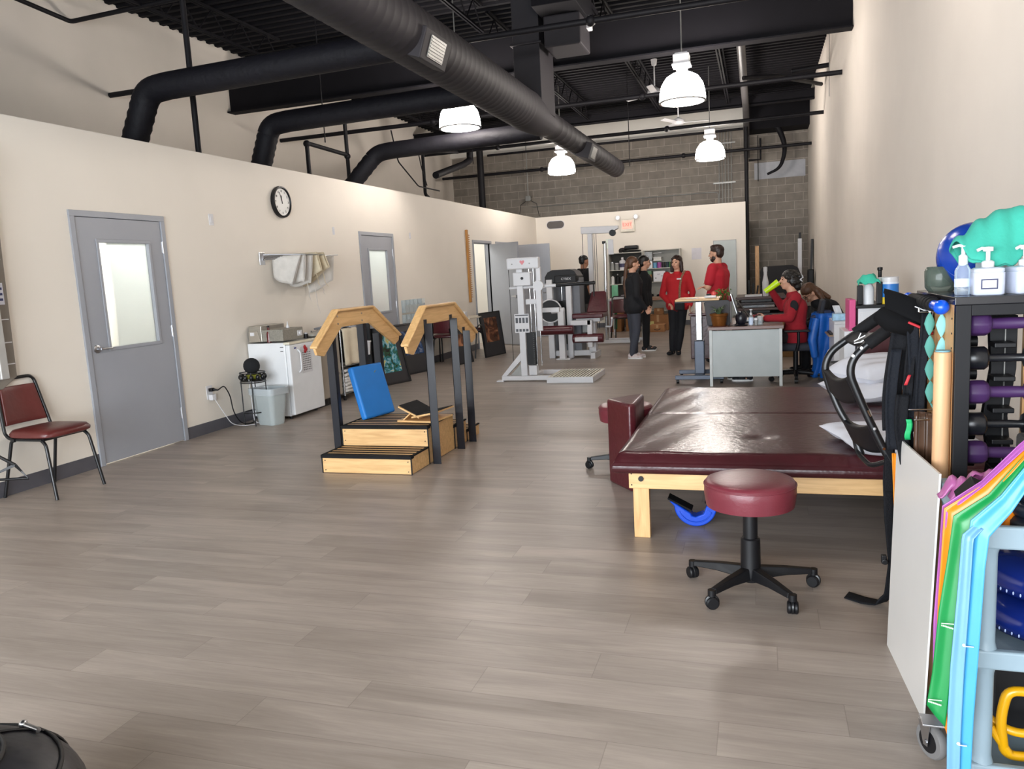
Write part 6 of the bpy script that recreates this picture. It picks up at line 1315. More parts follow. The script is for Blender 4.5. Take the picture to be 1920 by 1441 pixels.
# pillows
pilm = mat('white_pillowcase', 'cfd0d8', .9, var=.03, bump=.12, bs=12)
def pillow(label, c, w, d, h, rz, tilt=0, seed=0, sag=0):
    t = thing('pillow', label, 'pillow', c, rz, 'white pillows on the mat table')
    for sgn, nm in ((1, 'top_cover'), (-1, 'bottom_cover')):
        def f(u, v):
            a, b = 2*u-1, 2*v-1; e = (1-a**4)**.5*(1-b**4)**.5 if abs(a) < 1 and abs(b) < 1 else 0
            k = 1-.10*(1-abs(a))*0-.10*abs(b)**3*(1-a*a)
            z = h*.5*e*(1+.10*math.sin(5*u+seed)*math.sin(6*v+seed*2))*(1 if sgn > 0 else .8)*sgn+.01*math.sin(14*u+seed)*(1-e)+.006*math.sin(22*v+9*u+seed)*e
            x = a*w/2*(1-.09*(1-abs(b)**2)*0-.07*(b*b)*0)*(1-.06*(1-abs(b))*abs(a)); y = b*d/2*(1-.08*(1-abs(a))*abs(b))
            return V((x, y, h*.4+z+tilt*a-sag*max(0, -a)*0))
        MB().sheet(f, 28, 24).build(nm, pilm, t, sm=180, sub=1)
pillow('flat white pillow nearest the front edge of the mat table', (.65, 4.20, .487), .60, .60, .10, .22, 0, 1)
pillow('white pillow at the back right of the mat table, lower of two', (.78, 5.62, .487), .68, .62, .15, .25, 0, 2)
pillow('white pillow at the back right of the mat table, lying on top', (.77, 5.70, .58), .54, .50, .20, .5, .015, 3)
T = thing('incline_wedge', 'shiny maroon incline wedge standing behind the white pillows', 'wedge', (.95, 6.3, 0))
MB().prism([(.64, .49), (1.15, .49), (1.15, 1.02), (.86, 1.0), (.76, .96)], 6.19+.02, 6.45, 'y').build('cushion', maroon_d, T, bev=.02, seg=3, sm=60, world=True)
tag(MB().box(.66, 1.14, 6.2, 6.45, 0, .488).build('step_box', black, bev=.01), 'black box base holding the maroon incline wedge', 'box')
# ------------------------------------------------------------ ab roller frame hung beside the rack
T = thing('ab_roller', 'black curved tube exercise frame propped up beside the strap rack', 'exercise frame', (.4, 3.4, .65))
ta = [(.51, 3.55, 1.21), (.48, 3.55, 1.18), (.37, 3.55, 1.10), (.285, 3.55, 1.035), (.26, 3.55, .97), (.275, 3.55, .90), (.32, 3.53, .78), (.375, 3.5, .69), (.40, 3.48, .60)]
tb = [(.53, 3.3, 1.20), (.47, 3.3, 1.14), (.39, 3.3, 1.08), (.345, 3.3, 1.03), (.335, 3.3, .97), (.365, 3.3, .89), (.41, 3.3, .78), (.465, 3.3, .66), (.51, 3.3, .58), (.54, 3.28, .52)]
for P in (ta, tb): MB().tube(fillet(P, .04, 4), .0155, 12).build('curved_tube', blackm, T, sm=60, **W)
for P, i in ((ta, 1), (tb, 1)): MB().tube([P[i], V(P[i]).lerp(V(P[i+1]), .9)], .025, 14).build('foam_grip', rubber, T, sm=60, **W)
def plate(pa, pb, qa, qb, nm, sag=.02, th=.016):
    def f(u, v): p = V(pa).lerp(V(pb), v); q = V(qa).lerp(V(qb), v); r = p.lerp(q, u); r.z -= sag*math.sin(PI*u); return r
    return MB().sheet(f, 10, 8).build(nm, black, T, sm=180, solid=th, **W)
plate((.39, 3.545, 1.12), (.34, 3.545, 1.08), (.47, 3.31, 1.15), (.42, 3.31, 1.10), 'upper_plate')
plate((.262, 3.55, .965), (.285, 3.55, .875), (.335, 3.3, .965), (.375, 3.3, .865), 'middle_plate', .03, .022)
plate((.335, 3.52, .75), (.375, 3.50, .665), (.415, 3.3, .77), (.465, 3.3, .66), 'lower_plate', .02, .022)
m = MB(); c = V((.40, 3.30, 1.125))
for a, b in (((-.03, 0, -.01), (.01, 0, .012)), ((-.015, 0, .0), (-.005, 0, .022)), ((-.005, 0, -.012), (.03, 0, .008)), ((-.03, 0, -.018), (.0, 0, -.012))): m.tube([c+V(a)+V((-.02, .0, -.015)), c+V(b)+V((-.02, .0, -.015))], .0022, 6)
m.build('white_script_logo', whitep, T, **W)
MB().tube(fillet([(.375, 3.5, .67), (.385, 3.48, .61), (.42, 3.36, .585), (.475, 3.3, .62)], .03), .010, 10).build('lower_loop', blackm, T, sm=60, **W)
MB().cyl((.462, 3.3, .795+.02), (.452, 3.3, .845), .0145, None, 12)
MB().cyl((.405, 3.3, .80), (.395, 3.3, .825), .0145, None, 14).build('silver_collar', chrome, T, sm=60, **W)
for p in ((.375, 3.285, 1.075), (.345, 3.285, 1.045), (.425, 3.285, .755), (.46, 3.285, .675)): MB().cyl(p, V(p)+V((0, -.006, 0)), .006, None, 10).build('bolt', chrome, T, **W)
# ------------------------------------------------------------ dumbbell rack with pegboard side
T = thing('dumbbell_rack', 'black open cabinet with wooden pegboard side holding dumbbells', 'rack', (.85, 2.9, 0)); dk = mat('black_wood_laminate', '0c0c10', .55, var=.05, spec=.3)
pegw = wood('pegboard_wood', 'c89b66', 2, .6, .12)
MB().box(.555, 1.14, 2.62, 3.22, 1.268, 1.292).build('top_board', mat('dark_glossy_top', '202024', .2), T, bev=.002, **W)
MB().box(.558, .60, 2.62, 2.645, 0, 1.268).box(1.10, 1.14, 2.62, 2.645, 0, 1.268).box(.60, 1.10, 2.62, 2.645, 1.235, 1.268).build('front_frame', dk, T, bev=.002, **W)
MB().box(.558, .572, 2.645, 3.22, 0, 1.268).build('pegboard_side', pegw, T, bev=.001, **W)
MB().box(.572, .60, 2.645, 3.2, 0, 1.268).box(1.11, 1.14, 2.645, 3.2, 0, 1.268).build('inner_side', dk, T, **W)
MB().box(.60, 1.11, 2.645, 3.2, .08, .10).box(.6, .66, 3.17, 3.2, .1, 1.268).build('bottom_shelf', dk, T, **W)
m = MB()
for i in range(16): m.cyl((.5575, 2.665, .55+i*.045), (.556, 2.665, .55+i*.045), .003, None, 6)
m.build('peg_holes', black, T, **W)
T2 = thing('dumbbell_stand', 'black upright dumbbell stand inside the open cabinet', 'stand', (.75, 2.85, .1))
MB().prism([(.69, .101), (.76, .101), (.765, .45), (.75, .6), (.765, .75), (.75, .9), (.77, 1.05), (.77, 1.22), (.69, 1.22), (.70, 1.05), (.68, .9), (.70, .75), (.68, .6), (.69, .45)], 2.80, 2.83, 'y').build('upright', dk, T2, bev=.002, **W)
MB().box(.80, .95, 2.84, 2.86, .101, 1.22).build('wood_backing', pegw, T2, **W)
for z in (1.155, 1.05, .95, .85, .76): MB().box(.69, .75, 2.73, 2.80, z-.03, z-.014).build('cradle', black, T2, bev=.003, **W); MB().cyl((.645, 2.86, z-.02), (.67, 2.86, z-.02), .022, None, 12).build('cradle_knob', black, T2, sm=40, **W)
MB().cyl((.735, 2.795, .15), (.735, 2.795, 1.2), .0025, None, 6).build('wire', galv, T2, **W)
purple = mat('purple_neoprene', '3a1c4c', .55, var=.05); blki = mat('black_enamelled_iron', '15161a', .3, var=.1)
def dumbbell(label, loc, m_, hexd, r, L, hr_, group):
    t = thing('dumbbell', label, 'dumbbell', loc, 0, group); ry = R3(0, PI/2, 0)
    for s, nm in ((-1, 'head'), (1, 'head')):
        if hexd: prof = [(.001, -.034), (r*.75, -.034), (r*.98, -.02), (r, 0), (r*.98, .018), (r*.6, .032), (.001, .033)]
        else: prof = [(.001, -.03), (r*.8, -.03), (r, -.022), (r, .022), (r*.85, .03), (.001, .03)]
        MB().lathe([(a, b*(1 if s > 0 else -1)) for a, b in prof], (s*L/2, 0, 0), 8 if hexd else 24, ry).build(nm, m_, t, bev=.004 if hexd else 0, sm=50)
    MB().lathe([(hr_*1.25, -L/2+.03), (hr_, -L/4), (hr_*1.08, 0), (hr_, L/4), (hr_*1.25, L/2-.03)], (0, 0, 0), 16, ry).build('handle', m_, t, sm=60)
rows = [(1.205, 1, 'topmost row of the cabinet'), (1.10, 0, 'second row of the cabinet'), (.995, 1, 'third row of the cabinet'), (.895, 0, 'fourth row of the cabinet'), (.805, 1, 'lowest visible row of the cabinet')]
for z, p, l in rows:
    if p: dumbbell('purple dumbbell in the '+l, (.715, 2.69, z), purple, True, .038, .165, .017, 'purple dumbbells')
    else: dumbbell('black round headed dumbbell in the '+l, (.71, 2.69, z), blki, False, .036, .16, .012, 'black dumbbells')
# things on the rack top (z = 1.292)
zt = 1.293
T = thing('gym_ball', 'small shiny blue exercise ball behind the bottles on the rack', 'ball', (.70, 3.05, zt+.115)); MB().ell((0, 0, 0), .115, None, 40, 24).build('ball', mat('blue_ball_vinyl', '123b98', .25, var=.04), T, sm=180)
MB().lathe([(.108, -.006), (.116, 0), (.108, .006)], (0, 0, 0), 36, R3(.9, .3, 0)).build('seam_band', mat('blue_ball_vinyl', '123b98'), T, sm=60)
bottle('smoked_jar', 'smoky clear jar at the left corner of the rack top', (.60, 3.05, zt), [(.001, 0), (.04, 0), (.05, .015), (.052, .07), (.044, .085), (.038, .085), (.045, .07), (.043, .02), (.001, .012)], glassy('smoked_glass', '6e7a70', .35, .1), cat='jar')
clearb = glassy('clear_bottle_plastic', 'dfe9f2', .18, .06)
T = bottle('clear_pump_bottle', 'tall clear pump bottle, leftmost bottle on the rack', (.60, 2.74, zt), [(.001, 0), (.021, 0), (.023, .01), (.023, .075), (.012, .095), (.001, .096)], clearb, [(.013, .09), (.013, .12), (.006, .125), (.006, .15), (.001, .151)], mat('translucent_white_cap', 'd9e2ea', .3), lab=(.0235, .025, .05), labm=mat('blue_striped_label', 'c5d2ea', .4))
MB().tube([(0, 0, .148), (-.012, 0, .152), (-.03, 0, .147)], .0045, 8).build('spout', mat('translucent_white_cap', 'd9e2ea'), T, sm=60)
whj = mat('white_jar_plastic', 'b9bfd0', .3, var=.02)
def pumpjar(label, loc, rot):
    t = thing('pump_jar', label, 'bottle', loc, rot, 'white pump jars')
    loft([rr_(.078, .078, 0, .014), rr_(.084, .084, .004, .016), rr_(.084, .084, .066, .016), rr_(.08, .08, .068, .016), rr_(.082, .082, .07, .016), rr_(.082, .082, .078, .016), rr_(.07, .07, .082, .014)]).build('jar_body', whj, t, sm=40)
    MB().lathe([(.001, .08), (.017, .08), (.017, .098), (.012, .102), (.006, .103), (.006, .128), (.014, .13), (.014, .142), (.001, .144)], n=20).tube([(0, 0, .137), (-.018, -.004, .139), (-.03, -.006, .133)], .0048, 8).build('pump', wht, t, sm=40)
    b = MB().box(-.022, .022, -.0432, -.0422, .018, .048).build('label_border', mat('navy_label_border', '23264a', .5), t, bev=.004)
    MB().box(-.018, .018, -.0440, -.0432, .022, .044).build('label', wht, t)
    m = MB()
    for k in range(4): m.box(-.013, .013, -.0444, -.0440, .0255+k*.0045, .0268+k*.0045)
    m.build('label_writing', mat('grey_writing', '8a90b0', .6), t)
pumpjar('white pump jar with framed label in the middle of the rack top', (.655, 2.69, zt), -.1)
pumpjar('white pump jar with label at the right edge of the photo', (.755, 2.70, zt), .25)
T = bottle('spray_bottle', 'large translucent spray bottle under the teal towel on the rack', (.70, 2.83, zt), [(.001, 0), (.045, 0), (.045, .10), (.025, .15), (.022, .17), (.001, .17)], mat('milky_translucent_plastic', 'b9c9cf', .35), [(.018, .165), (.018, .19), (.001, .19)], wht)
MB().box(-.02, .05, -.012, .012, .185, .205).box(.03, .05, -.01, .01, .15, .185).build('trigger_head', wht, T, bev=.004)
def tw(u, v):
    a = 2*PI*u; r = .13*v*(1+.18*math.sin(2*a+.6)+.07*math.sin(5*a)); x = r*1.2*math.cos(a); y = r*.75*math.sin(a)
    z = .09-.135*v**1.9*(1+.22*math.sin(3*a+.5))+.016*math.sin(11*x*10)*v+.02*math.cos(18*y)*v; return V((.745+x, 2.80+y, 1.485+z-.028+.04*max(-.5, math.cos(a))*v*.6))
T = thing('teal_towel', 'teal towel draped over the spray bottle at the upper right', 'towel', (.74, 2.8, 1.5))
MB().sheet(tw, 48, 18).build('towel_cloth', mat('aqua_towel', '37a08d', .95, var=.1, bump=.12, bs=60), T, sm=180, solid=.008, sub=1, world=True)
def tw2(u, v):
    p = tw(u, v*.93); p.z -= .022+.012*math.sin(4*u*PI); return p
MB().sheet(tw2, 48, 14).build('lower_fold', mat('aqua_towel', '3fbfa6'), T, sm=180, solid=.008, sub=1, world=True)
# ------------------------------------------------------------ things hung on the pegboard
T = thing('massage_roller', 'hand massage roller with blue ball ends and black foam along the rack edge', 'roller', (.528, 2.95, 1.262)); bb = mat('bright_blue_knob', '0f4fc8', .25)
MB().cyl((.53, 2.78, 1.262), (.525, 3.12, 1.266), .0215, None, 20).build('foam_sleeve', rubber, T, sm=40, bev=.003, **W)
for k in range(7): MB().tube([(.53+.022*math.cos(a*PI/8), 2.81+k*.045, 1.264+.022*math.sin(a*PI/8)) for a in range(16)], .0022, 5, closed=True).build('groove_ring', black, T, sm=60, **W)
MB().cyl((.531, 2.70, 1.26), (.53, 2.78, 1.262), .016, None, 18).ell((.531, 2.685, 1.26), .023, None, 20, 12).build('ball_handle', bb, T, sm=60, **W)
MB().cyl((.525, 3.12, 1.266), (.524, 3.2, 1.267), .016, None, 18).ell((.524, 3.2, 1.267), .02, None, 16, 10).build('ball_handle', bb, T, sm=60, **W)
for y in (2.86, 3.05): tag(MB().cyl((.557, y, 1.236), (.50, y, 1.236), .003, None, 8).cyl((.50, y, 1.236), (.50, y, 1.25), .003, None, 8).build('peg_hook', chrome, sm=60), 'small chrome peg hook under the '+('near' if y < 3 else 'far')+' end of the massage roller', 'hook')
def beads(label, x, y, z0, n, rx_, c):
    t = thing('bead_strap', label, 'strap', (x, y, z0), group='teal segmented straps')
    z = z0
    MB().tube([(0, 0, .0), (-.008, 0, .02), (0, 0, .035), (.008, 0, .02), (0, 0, 0)], .0025, 6).build('hanging_loop', whitep, t, sm=60)
    for k in range(n): MB().lathe([(.002, 0), (rx_*.6, -.014), (rx_, -.036), (rx_*.6, -.058), (.002, -.074)], (.002*k, 0, -.075*k), 14, None, 1, .45).build('segment', c, t, sm=60)
    MB().tube([(.002*n, 0, -.075*n), (.01+.002*n, 0, -.075*n-.02)], .003, 6).build('tail', c, t, sm=60)
beads('dusty teal segmented strap hanging nearest the pegboard, longer one', .527, 2.83, 1.235, 4, .0165, mat('dusty_teal_fabric', '4f8f84', .8, var=.1))
beads('light aqua segmented strap hanging just right of the longer one', .548, 2.76, 1.235, 2, .0165, mat('light_aqua_fabric', '7fb9bb', .8, var=.1))
T = thing('wood_roller', 'tan cylindrical wooden rod standing against the pegboard edge', 'roller', (.545, 2.69, .0))
MB().cyl((.530, 2.655, 0.02), (.533, 2.66, 1.125), .024, None, 26).build('rod', wood('tan_rod_wood', 'cfa47a', 2, .6, .10), T, sm=40, bev=.003, **W)
MB().cyl((.533, 2.66, 1.1255), (.533, 2.66, 1.130), .021, None, 20).build('blue_end', mat('grey_blue_cap', '6f9aa3', .6), T, sm=40, **W)
webb = mat('black_nylon_webbing', '0b0c11', .8, spec=.25, var=.15, bump=.2, bs=150); webg = mat('dark_slate_webbing', '12151c', .8, spec=.25, var=.12, bump=.2, bs=150); neo = mat('black_neoprene', '070709', .9, var=.1, spec=.2)
T = thing('head_harness', 'black neoprene neck harness with red lining and white bird tag', 'harness', (.48, 3.0, 1.25))
def hs1(u, v): a = -.4+2.5*u; return V((.415+.14*u, 3.0-.035*math.sin(a)-.05*v, 1.305-.045*u-.07*v+.02*math.sin(PI*v)-.02*u*u))
MB().sheet(hs1, 14, 10).build('upper_pad', neo, T, sm=180, solid=.016, **W)
MB().sheet(lambda u, v: (lambda p: V((p.x-.002, p.y-.004, p.z-.012)))(hs1(u, .97+.06*v)), 14, 2).build('red_lining', mat('red_neoprene', 'b01f2a', .7), T, sm=180, solid=.008, **W)
MB().tube([(.40, 2.98, 1.225), (.43, 2.95, 1.20), (.48, 2.95, 1.185), (.52, 2.98, 1.20)], [.03, .036, .036, .028], 16).build('lower_roll', neo, T, sm=60, **W)
MB().box(.523, .553, 2.915, 2.918, 1.20, 1.245, R3(0, .08, 0)).build('tag', whitep, T, **W)
MB().prism([(.532, 1.212), (.54, 1.222), (.548, 1.215), (.543, 1.228), (.536, 1.234), (.534, 1.226), (.529, 1.226)], 2.913, 2.9145, 'y').build('bird_logo', black, T, **W)
MB().cyl((.50, 2.93, 1.25), (.53, 2.91, 1.235), .0018, None, 6).build('tag_string', whitep, T, **W)
random.seed(11)
sl = ['widest strap under the harness', 'second strap from the left', 'strap with a shiny fold', 'long strap beside the teal ones', 'narrow strap in the middle', 'short strap ending at the green tag', 'slate strap at the back', 'outermost left strap']
for i, (x0, w_, z1, z0, m_, y) in enumerate(((.47, .06, 1.17, .80, webb, 3.02), (.455, .035, 1.10, .74, webg, 2.98), (.50, .035, 1.19, .82, webg, 2.93), (.528, .028, 1.23, .68, webg, 2.90), (.495, .03, 1.12, .72, webb, 2.95), (.47, .04, .95, .70, webb, 2.92), (.545, .03, 1.22, .75, webb, 3.03), (.445, .022, 1.05, .78, webb, 3.04))):
    ph = random.random()*6
    f = lambda u, v: V((x0-w_/2+w_*u+.012*math.sin(3.5*v+ph)+.01*v*(i-4)*.5, y+.012*math.sin(5*v+ph)+.006*math.sin(4*u), z1+(z0-z1)*v))
    tag(MB().sheet(f, 5, 22).build('hanging_strap', m_, sm=180, solid=.006), 'black webbing hanging on the pegboard side: '+sl[i], 'strap', 'black straps on the pegboard')
tag(MB().sheet(lambda u, v: V((.470+.018*u+.004*math.sin(6*v), 2.885+.005*math.sin(7*v), .87-.07*v)), 4, 8).build('green_strap', mat('vivid_green_webbing', '17a862', .6, var=.1), sm=180, solid=.005), 'small vivid green band end among the black straps', 'strap')
tag(MB().sheet(lambda u, v: V((.478+.010*u-.012*v, 2.905, 1.02-.035*v)), 3, 4).build('red_strap', mat('red_webbing', 'b0222c', .6), sm=180, solid=.004), 'small red band end between the black straps', 'strap')
bro = mat('brown_glossy_film', '4a3528', .25, var=.4, vs_=6)
for i, (x, y, l) in enumerate(((.515, 2.84, 'left'), (.54, 2.80, 'right'))):
    tag(MB().sheet(lambda u, v: V((x-.022+.04*u, y+.01*math.sin(6*u+i), .905-.2*v)), 8, 8).build('brown_pouch', bro, sm=180, solid=.012), 'glossy brown pouch hanging low on the pegboard, '+l+' one', 'pouch')
tag(MB().cyl((.557, 2.84, .912), (.47, 2.84, .912), .003, None, 8).cyl((.557, 2.80, .885), (.48, 2.80, .885), .003, None, 8).build('peg_hooks', chrome, sm=60), 'pair of long chrome peg hooks above the brown pouches', 'hook')
orl = mat('orange_latex', 'e97f12', .4, var=.06)
T = thing('orange_band', 'orange exercise band folded and hanging left of the black straps', 'exercise band', (.47, 3.1, .9))
MB().sheet(lambda u, v: V((.455+.035*u+.006*math.sin(14*u)-.016*v*v*(1-u), 3.08+.012*math.sin(12*u), .945-.15*v-.02*math.sin(PI*u)*v)), 12, 10).build('folded_end', orl, T, sm=180, solid=.006, **W)
MB().sheet(lambda u, v: V((.462+.026*u*(1-.75*v)+.02*v, 3.1+.008*math.sin(9*u), .70-.44*v)), 8, 14).build('long_tail', orl, T, sm=180, solid=.004, **W)
tag(MB().ell((.462, 3.07, .765), (.018, .02, .028), R3(.2, .3, 0)).build('pink_roll', mat('dusky_pink_latex', 'a8637f', .45, var=.15, vs_=20), sm=60), 'small dusky pink rolled band below the orange fold', 'band')
T = thing('floor_strap', 'long black strap hanging to the floor with its end lying flat', 'strap', (.47, 3.32, 0))
P = [(.485, 3.30, .72), (.478, 3.30, .55), (.482, 3.30, .40), (.492, 3.30, .2), (.485, 3.32, .06), (.46, 3.335, .012), (.40, 3.37, .006), (.34, 3.42, .004)]
Wd = [.018, .020, .018, .010, .014, .03, .036, .036]; P2 = [V(p) for p in P]
def fs(u, v):
    t = v*(len(P)-1); i = min(int(t), len(P)-2); f = t-i; p = P2[i].lerp(P2[i+1], f); w = Wd[i]*(1-f)+Wd[i+1]*f
    d = V((1, .1, 0)) if v < .6 else V((.35, .9, 0)).lerp(V((1, .1, 0)), max(0, (.8-v)/.2)); return p+d.normalized()*w*(2*u-1)
MB().sheet(fs, 4, 50).build('webbing', webb, T, sm=180, solid=.004, **W)
MB().box(.456, .475, 3.285, 3.31, .20, .235).cyl((.468, 3.28, .21), (.468, 3.31, .21), .012, None, 12).build('buckle', black, T, bev=.003, **W)
MB().box(.463, .495, 3.285, 3.30, .50, .68).build('thick_cuff', webb, T, bev=.004, **W)
# ------------------------------------------------------------ white board leaning on the cart
T = thing('white_board', 'large blank white board leaning between the mat table and the grey cart', 'board', (.46, 2.75, 0))
q = [V((.436, 2.99, 0)), V((.466, 2.49, 0)), V((.496, 2.485, .785)), V((.462, 3.0, .785))]; n_ = (q[1]-q[0]).cross(q[3]-q[0]).normalized()*-.006
n_ = n_ if n_.x > 0 else -n_
MB().hexa([q[0], q[1], q[1]+n_, q[0]+n_, q[3], q[2], q[2]+n_, q[3]+n_]).build('panel', mat('glossy_white_panel', 'd9d6d2', .3, var=.01), T, world=True)
# ------------------------------------------------------------ grey utility cart
cg = mat('blue_grey_cart_plastic', '8497a2', .45, var=.03); T = thing('utility_cart', 'grey plastic utility cart at the right edge with three shelves', 'cart', (.8, 2.3, 0))
x0, x1, y0, y1 = .505, 1.10, 2.09, 2.55
for z, nm in ((.70, 'top_shelf'), (.385, 'middle_shelf'), (.075, 'bottom_shelf')):
    h = .058 if z > .5 else .05
    MB().box(x0, x1, y0, y0+.022, z, z+h).box(x0, x1, y1-.022, y1, z, z+h).box(x0, x0+.022, y0+.022, y1-.022, z, z+h).box(x1-.022, x1, y0+.022, y1-.022, z, z+h).box(x0+.02, x1-.02, y0+.02, y1-.02, z+.004, z+.018).build(nm, cg, T, bev=.006, seg=3, **W)
for x in (x0+.03, x1-.03):
    for y in (y0+.028, y1-.028):
        for za, zb in ((.12, .39), (.43, .705)): MB().lathe([(.027, 0), (.022, .02), (.0215, .03), (.0215, zb-za-.03), (.022, zb-za-.02), (.027, zb-za)], (x, y, za), 18).build('post', cg, T, sm=40, **W)
def caster(x, y):
    MB().lathe([(.001, -.013), (.035, -.013), (.048, -.012), (.052, -.006), (.052, .006), (.048, .012), (.035, .013), (.001, .013)], (x, y, .052), 32, R3(PI/2*0, PI/2, .5)).build('caster_tyre', mat('grey_rubber_tyre', '6a6867', .6), T, sm=50, **W)
    MB().lathe([(.001, -.0145), (.033, -.0145), (.033, .0145), (.001, .0145)], (x, y, .052), 28, R3(0, PI/2, .5)).build('wheel_hub', black, T, sm=40, **W)
    d = V((math.cos(.5), math.sin(.5), 0))
    for s in (-1, 1):
        c = V((x, y, 0))+d*s*.019; e = V((-d.y, d.x, 0)); MB().hexa([c+e*-.008+V((0, 0, .04)), c+e*.008+V((0, 0, .04)), c+e*.008+d*s*.002+V((0, 0, .04)), c-e*.008+d*s*.002+V((0, 0, .04)), c+e*.014+V((0, 0, .108))-e*.03, c+e*.03+V((0, 0, .108)), c+e*.03+d*s*.002+V((0, 0, .108)), c-e*.016+d*s*.002+V((0, 0, .108))]).cyl(c+V((0, 0, .052)), c+d*s*.005+V((0, 0, .052)), .007, None, 12).build('caster_fork', steel, T, **W)
    MB().box(x-.03, x+.05, y-.03, y+.03, .108, .115).build('caster_plate', steel, T, bev=.002, **W)
caster(.455, 2.30); caster(1.05, 2.15)
# exercise bands over the cart
pts_top = [(1.0, 1.065), (.59, .935)]
def band(label, colr, rows, nm='resistance_band', trans=0):
    """rows: list of (left point, right point) from the top end to the bottom end"""
    t = thing(nm, label, 'exercise band', rows[0][0], group='bands draped over the cart'); L = [(V(a), V(b)) for a, b in rows]
    def f(u, v):
        s = v*(len(L)-1); i = min(int(s), len(L)-2); g = s-i; g = g*g*(3-2*g) if 0 else g
        a = L[i][0].lerp(L[i+1][0], g); b = L[i][1].lerp(L[i+1][1], g); p = a.lerp(b, u); p.y += .003*math.sin(5*u+2*v)+.002*math.sin(11*u)*(1-v*.7); return p
    MB().sheet(f, 12, 42).build('latex_sheet', colr, t, sm=180, solid=.0025, world=True); return t
vio = mat('violet_latex', '9a5097', .35, var=.05); orn = mat('bright_orange_latex', 'dc780f', .35, var=.05); grn = mat('leaf_green_latex', '107c3d', .35, var=.05); lbl = mat('sky_blue_latex', '4093c4', .35, var=.05); lb2 = mat('pale_blue_latex', '6595bd', .35, var=.05)
band('violet exercise band, leftmost of those draped over the cart', vio, [((.70, 2.13, 1.06), (.71, 2.12, 1.05)), ((.575, 2.05, .972), (.58, 2.04, .962)), ((.50, 2.05, .882), (.50, 2.04, .872)), ((.420, 2.06, .815), (.43, 2.05, .80)), ((.415, 2.06, .70), (.425, 2.05, .70)), ((.405, 2.055, .52), (.425, 2.05, .5)), ((.405, 2.05, .38), (.42, 2.05, .37))])
band('bright orange exercise band draped over the cart', orn, [((.71, 2.12, 1.052), (.72, 2.11, 1.04)), ((.578, 2.045, .964), (.583, 2.03, .948)), ((.50, 2.04, .876), (.515, 2.03, .850)), ((.422, 2.05, .812), (.452, 2.035, .795)), ((.418, 2.05, .70), (.442, 2.03, .70)), ((.412, 2.045, .58), (.43, 2.03, .55)), ((.410, 2.045, .40), (.43, 2.03, .36)), ((.415, 2.045, .30), (.44, 2.03, .22))])
gb = band('green exercise band with pale print draped over the cart', grn, [((.72, 2.11, 1.045), (.73, 2.10, 1.03)), ((.58, 2.03, .950), (.586, 2.015, .934)), ((.51, 2.025, .858), (.53, 2.01, .842)), ((.438, 2.03, .80), (.472, 2.01, .775)), ((.428, 2.03, .70), (.462, 2.01, .69)), ((.410, 2.025, .56), (.448, 2.005, .55)), ((.398, 2.02, .40), (.434, 2.0, .39)), ((.386, 2.015, .315), (.425, 2.0, .27))])
lb = band('sky blue exercise band, rightmost of those draped over the cart', lbl, [((.73, 2.10, 1.035), (.742, 2.09, 1.01)), ((.583, 2.01, .938), (.592, 1.995, .908)), ((.53, 2.005, .862), (.55, 1.995, .828)), ((.468, 2.0, .80), (.503, 1.985, .768)), ((.458, 2.0, .70), (.495, 1.98, .69)), ((.448, 1.995, .52), (.487, 1.975, .5)), ((.442, 1.99, .34), (.480, 1.975, .32)), ((.440, 1.99, .12), (.476, 1.975, .11))])
band('pale blue exercise band hanging beside the sky blue one', lb2, [((.478, 2.0, .792), (.49, 1.99, .785)), ((.450, 1.995, .765), (.470, 1.985, .76)), ((.442, 1.99, .62), (.464, 1.98, .61)), ((.430, 1.985, .44), (.456, 1.975, .43)), ((.425, 1.98, .28), (.452, 1.97, .27)), ((.428, 1.98, .10), (.452, 1.97, .10))])
pr_ = mat('pale_print', 'd5ead0', .6)
for (x, z, w) in ((.425, .535, .03), (.40, .335, .03)):
    m = MB()
    for k in range(9): m.box(x-w/2+k*w/9, x-w/2+k*w/9+w/13, 1.995, 1.997, z-k*.0009, z+.0035-k*.0009)
    m.box(x-w/2, x+w/2, 1.995, 1.997, z+.006, z+.0075); o = m.build('printed_text', pr_, gb, world=True)
m = MB().ell((.455, 1.975, .50), (.004, .0015, .004)).box(.455, .475, 1.973, 1.9745, .497, .499).ell((.447, 1.968, .25), (.004, .0015, .004)).box(.447, .465, 1.966, 1.968, .246, .248); m.build('printed_text', wht, lb, world=True)
T = thing('pink_band_heap', 'crumpled pink exercise band heap on top of the cart', 'exercise band', (.54, 2.3, .74)); random.seed(5)
pk = mat('pink_latex', 'ad5f95', .35, var=.08)
for k in range(6):
    cx, cy, a0 = .50+.028*k*.8, 2.36-.03*(k % 3), random.random()*6
    MB().sheet(lambda u, v: V((cx-.035+.09*u, cy+.03*math.sin(5*v+a0)-.04*v, .765+.012*k*.6+.045*math.sin(PI*u)*(.5+.5*math.cos(4*v+a0))+.01*math.sin(11*u+a0))), 12, 12).build('fold', pk, T, sm=180, solid=.003, **W)
tag(MB().box(.50, .55, 2.20, 2.26, .765, .83, R3(.5, .5, .3)).build('black_wedge', black, bev=.003), 'small black box corner sticking out of the pink bands', 'box')
tag(MB().box(.66, .80, 2.30, 2.40, .72, .93, R3(0, 0, -.1)).build('black_roll', mat('speckled_black_foam', '2a2a2b', .8, var=.5, vs_=160), bev=.012, seg=3), 'dark speckled foam block standing on the cart before the dumbbells', 'foam block')
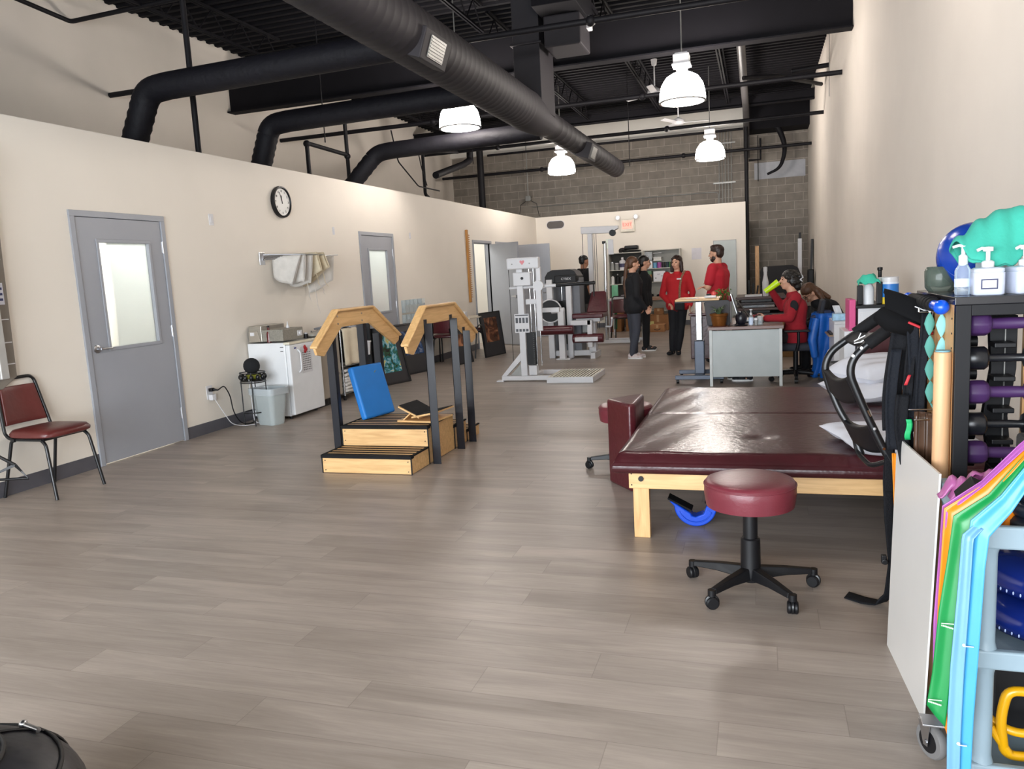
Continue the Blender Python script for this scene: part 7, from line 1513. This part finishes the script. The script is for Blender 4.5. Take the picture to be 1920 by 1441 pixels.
T = thing('wrist_weight', 'dark blue-black rounded weight stack under the bands on the cart', 'weight', (.66, 2.2, .72))
for k, (r, z) in enumerate(((.065, .0), (.062, .04), (.055, .08))): MB().lathe([(.001, z), (r*.85, z), (r, z+.012), (r, z+.028), (r*.85, z+.038), (.001, z+.038)], n=32).build('disc', mat('dark_navy_rubber', '151c28', .4, var=.1), T, sm=50)
tag(MB().cyl((.595, 2.2, .72), (.595, 2.2, .77), .018).build('orange_cylinder', orn, sm=40), 'small orange cylinder on the cart under the bands', 'cylinder')
nv = mat('deep_blue_glossy_vinyl', '0d1f63', .18, var=.06)
for k, (z, l) in enumerate(((.405, 'lower'), (.515, 'upper'))):
    T = thing('balance_disc', 'deep blue glossy inflatable disc on the middle cart shelf, '+l+' one', 'balance disc', (.745, 2.32, z), group='blue balance discs')
    MB().lathe([(.001, .0), (.10, 0), (.16, .016), (.178, .05), (.16, .085), (.10, .10), (.05, .104), (.001, .104)], n=56).build('disc', nv, T, sm=180)
    m = MB()
    for a in range(60): c, s = math.cos(a*PI/30), math.sin(a*PI/30); m.ell((.172*c, .172*s, .030), (.0022, .0022, .005), None, 6, 4)
    m.build('nub_ring', mat('pale_blue_nubs', 'a9b8e0', .3), T, sm=60)
T = thing('yellow_handle_tube', 'thick bent yellow tubing on the lowest cart shelf', 'tubing', (.65, 2.2, .1)); yl = mat('yellow_gloss_paint', 'cf980c', .25, var=.04)
MB().tube(fillet([(.655, 2.16, .30), (.60, 2.16, .30), (.585, 2.16, .22), (.60, 2.17, .115), (.65, 2.17, .112), (.70, 2.2, .115)], .05), .0125, 14).build('bent_tube', yl, T, sm=60, **W)
MB().tube(fillet([(.535, 2.2, .26), (.56, 2.2, .20), (.62, 2.18, .17), (.70, 2.18, .18)], .05), .0115, 14).tube([(.565, 2.17, .19), (.61, 2.165, .12)], .011, 12).build('second_tube', yl, T, sm=60, **W)
tag(MB().box(.60, .95, 2.30, 2.5, .094, .30).build('black_bin', black, bev=.01), 'black box at the back of the lowest cart shelf', 'box')
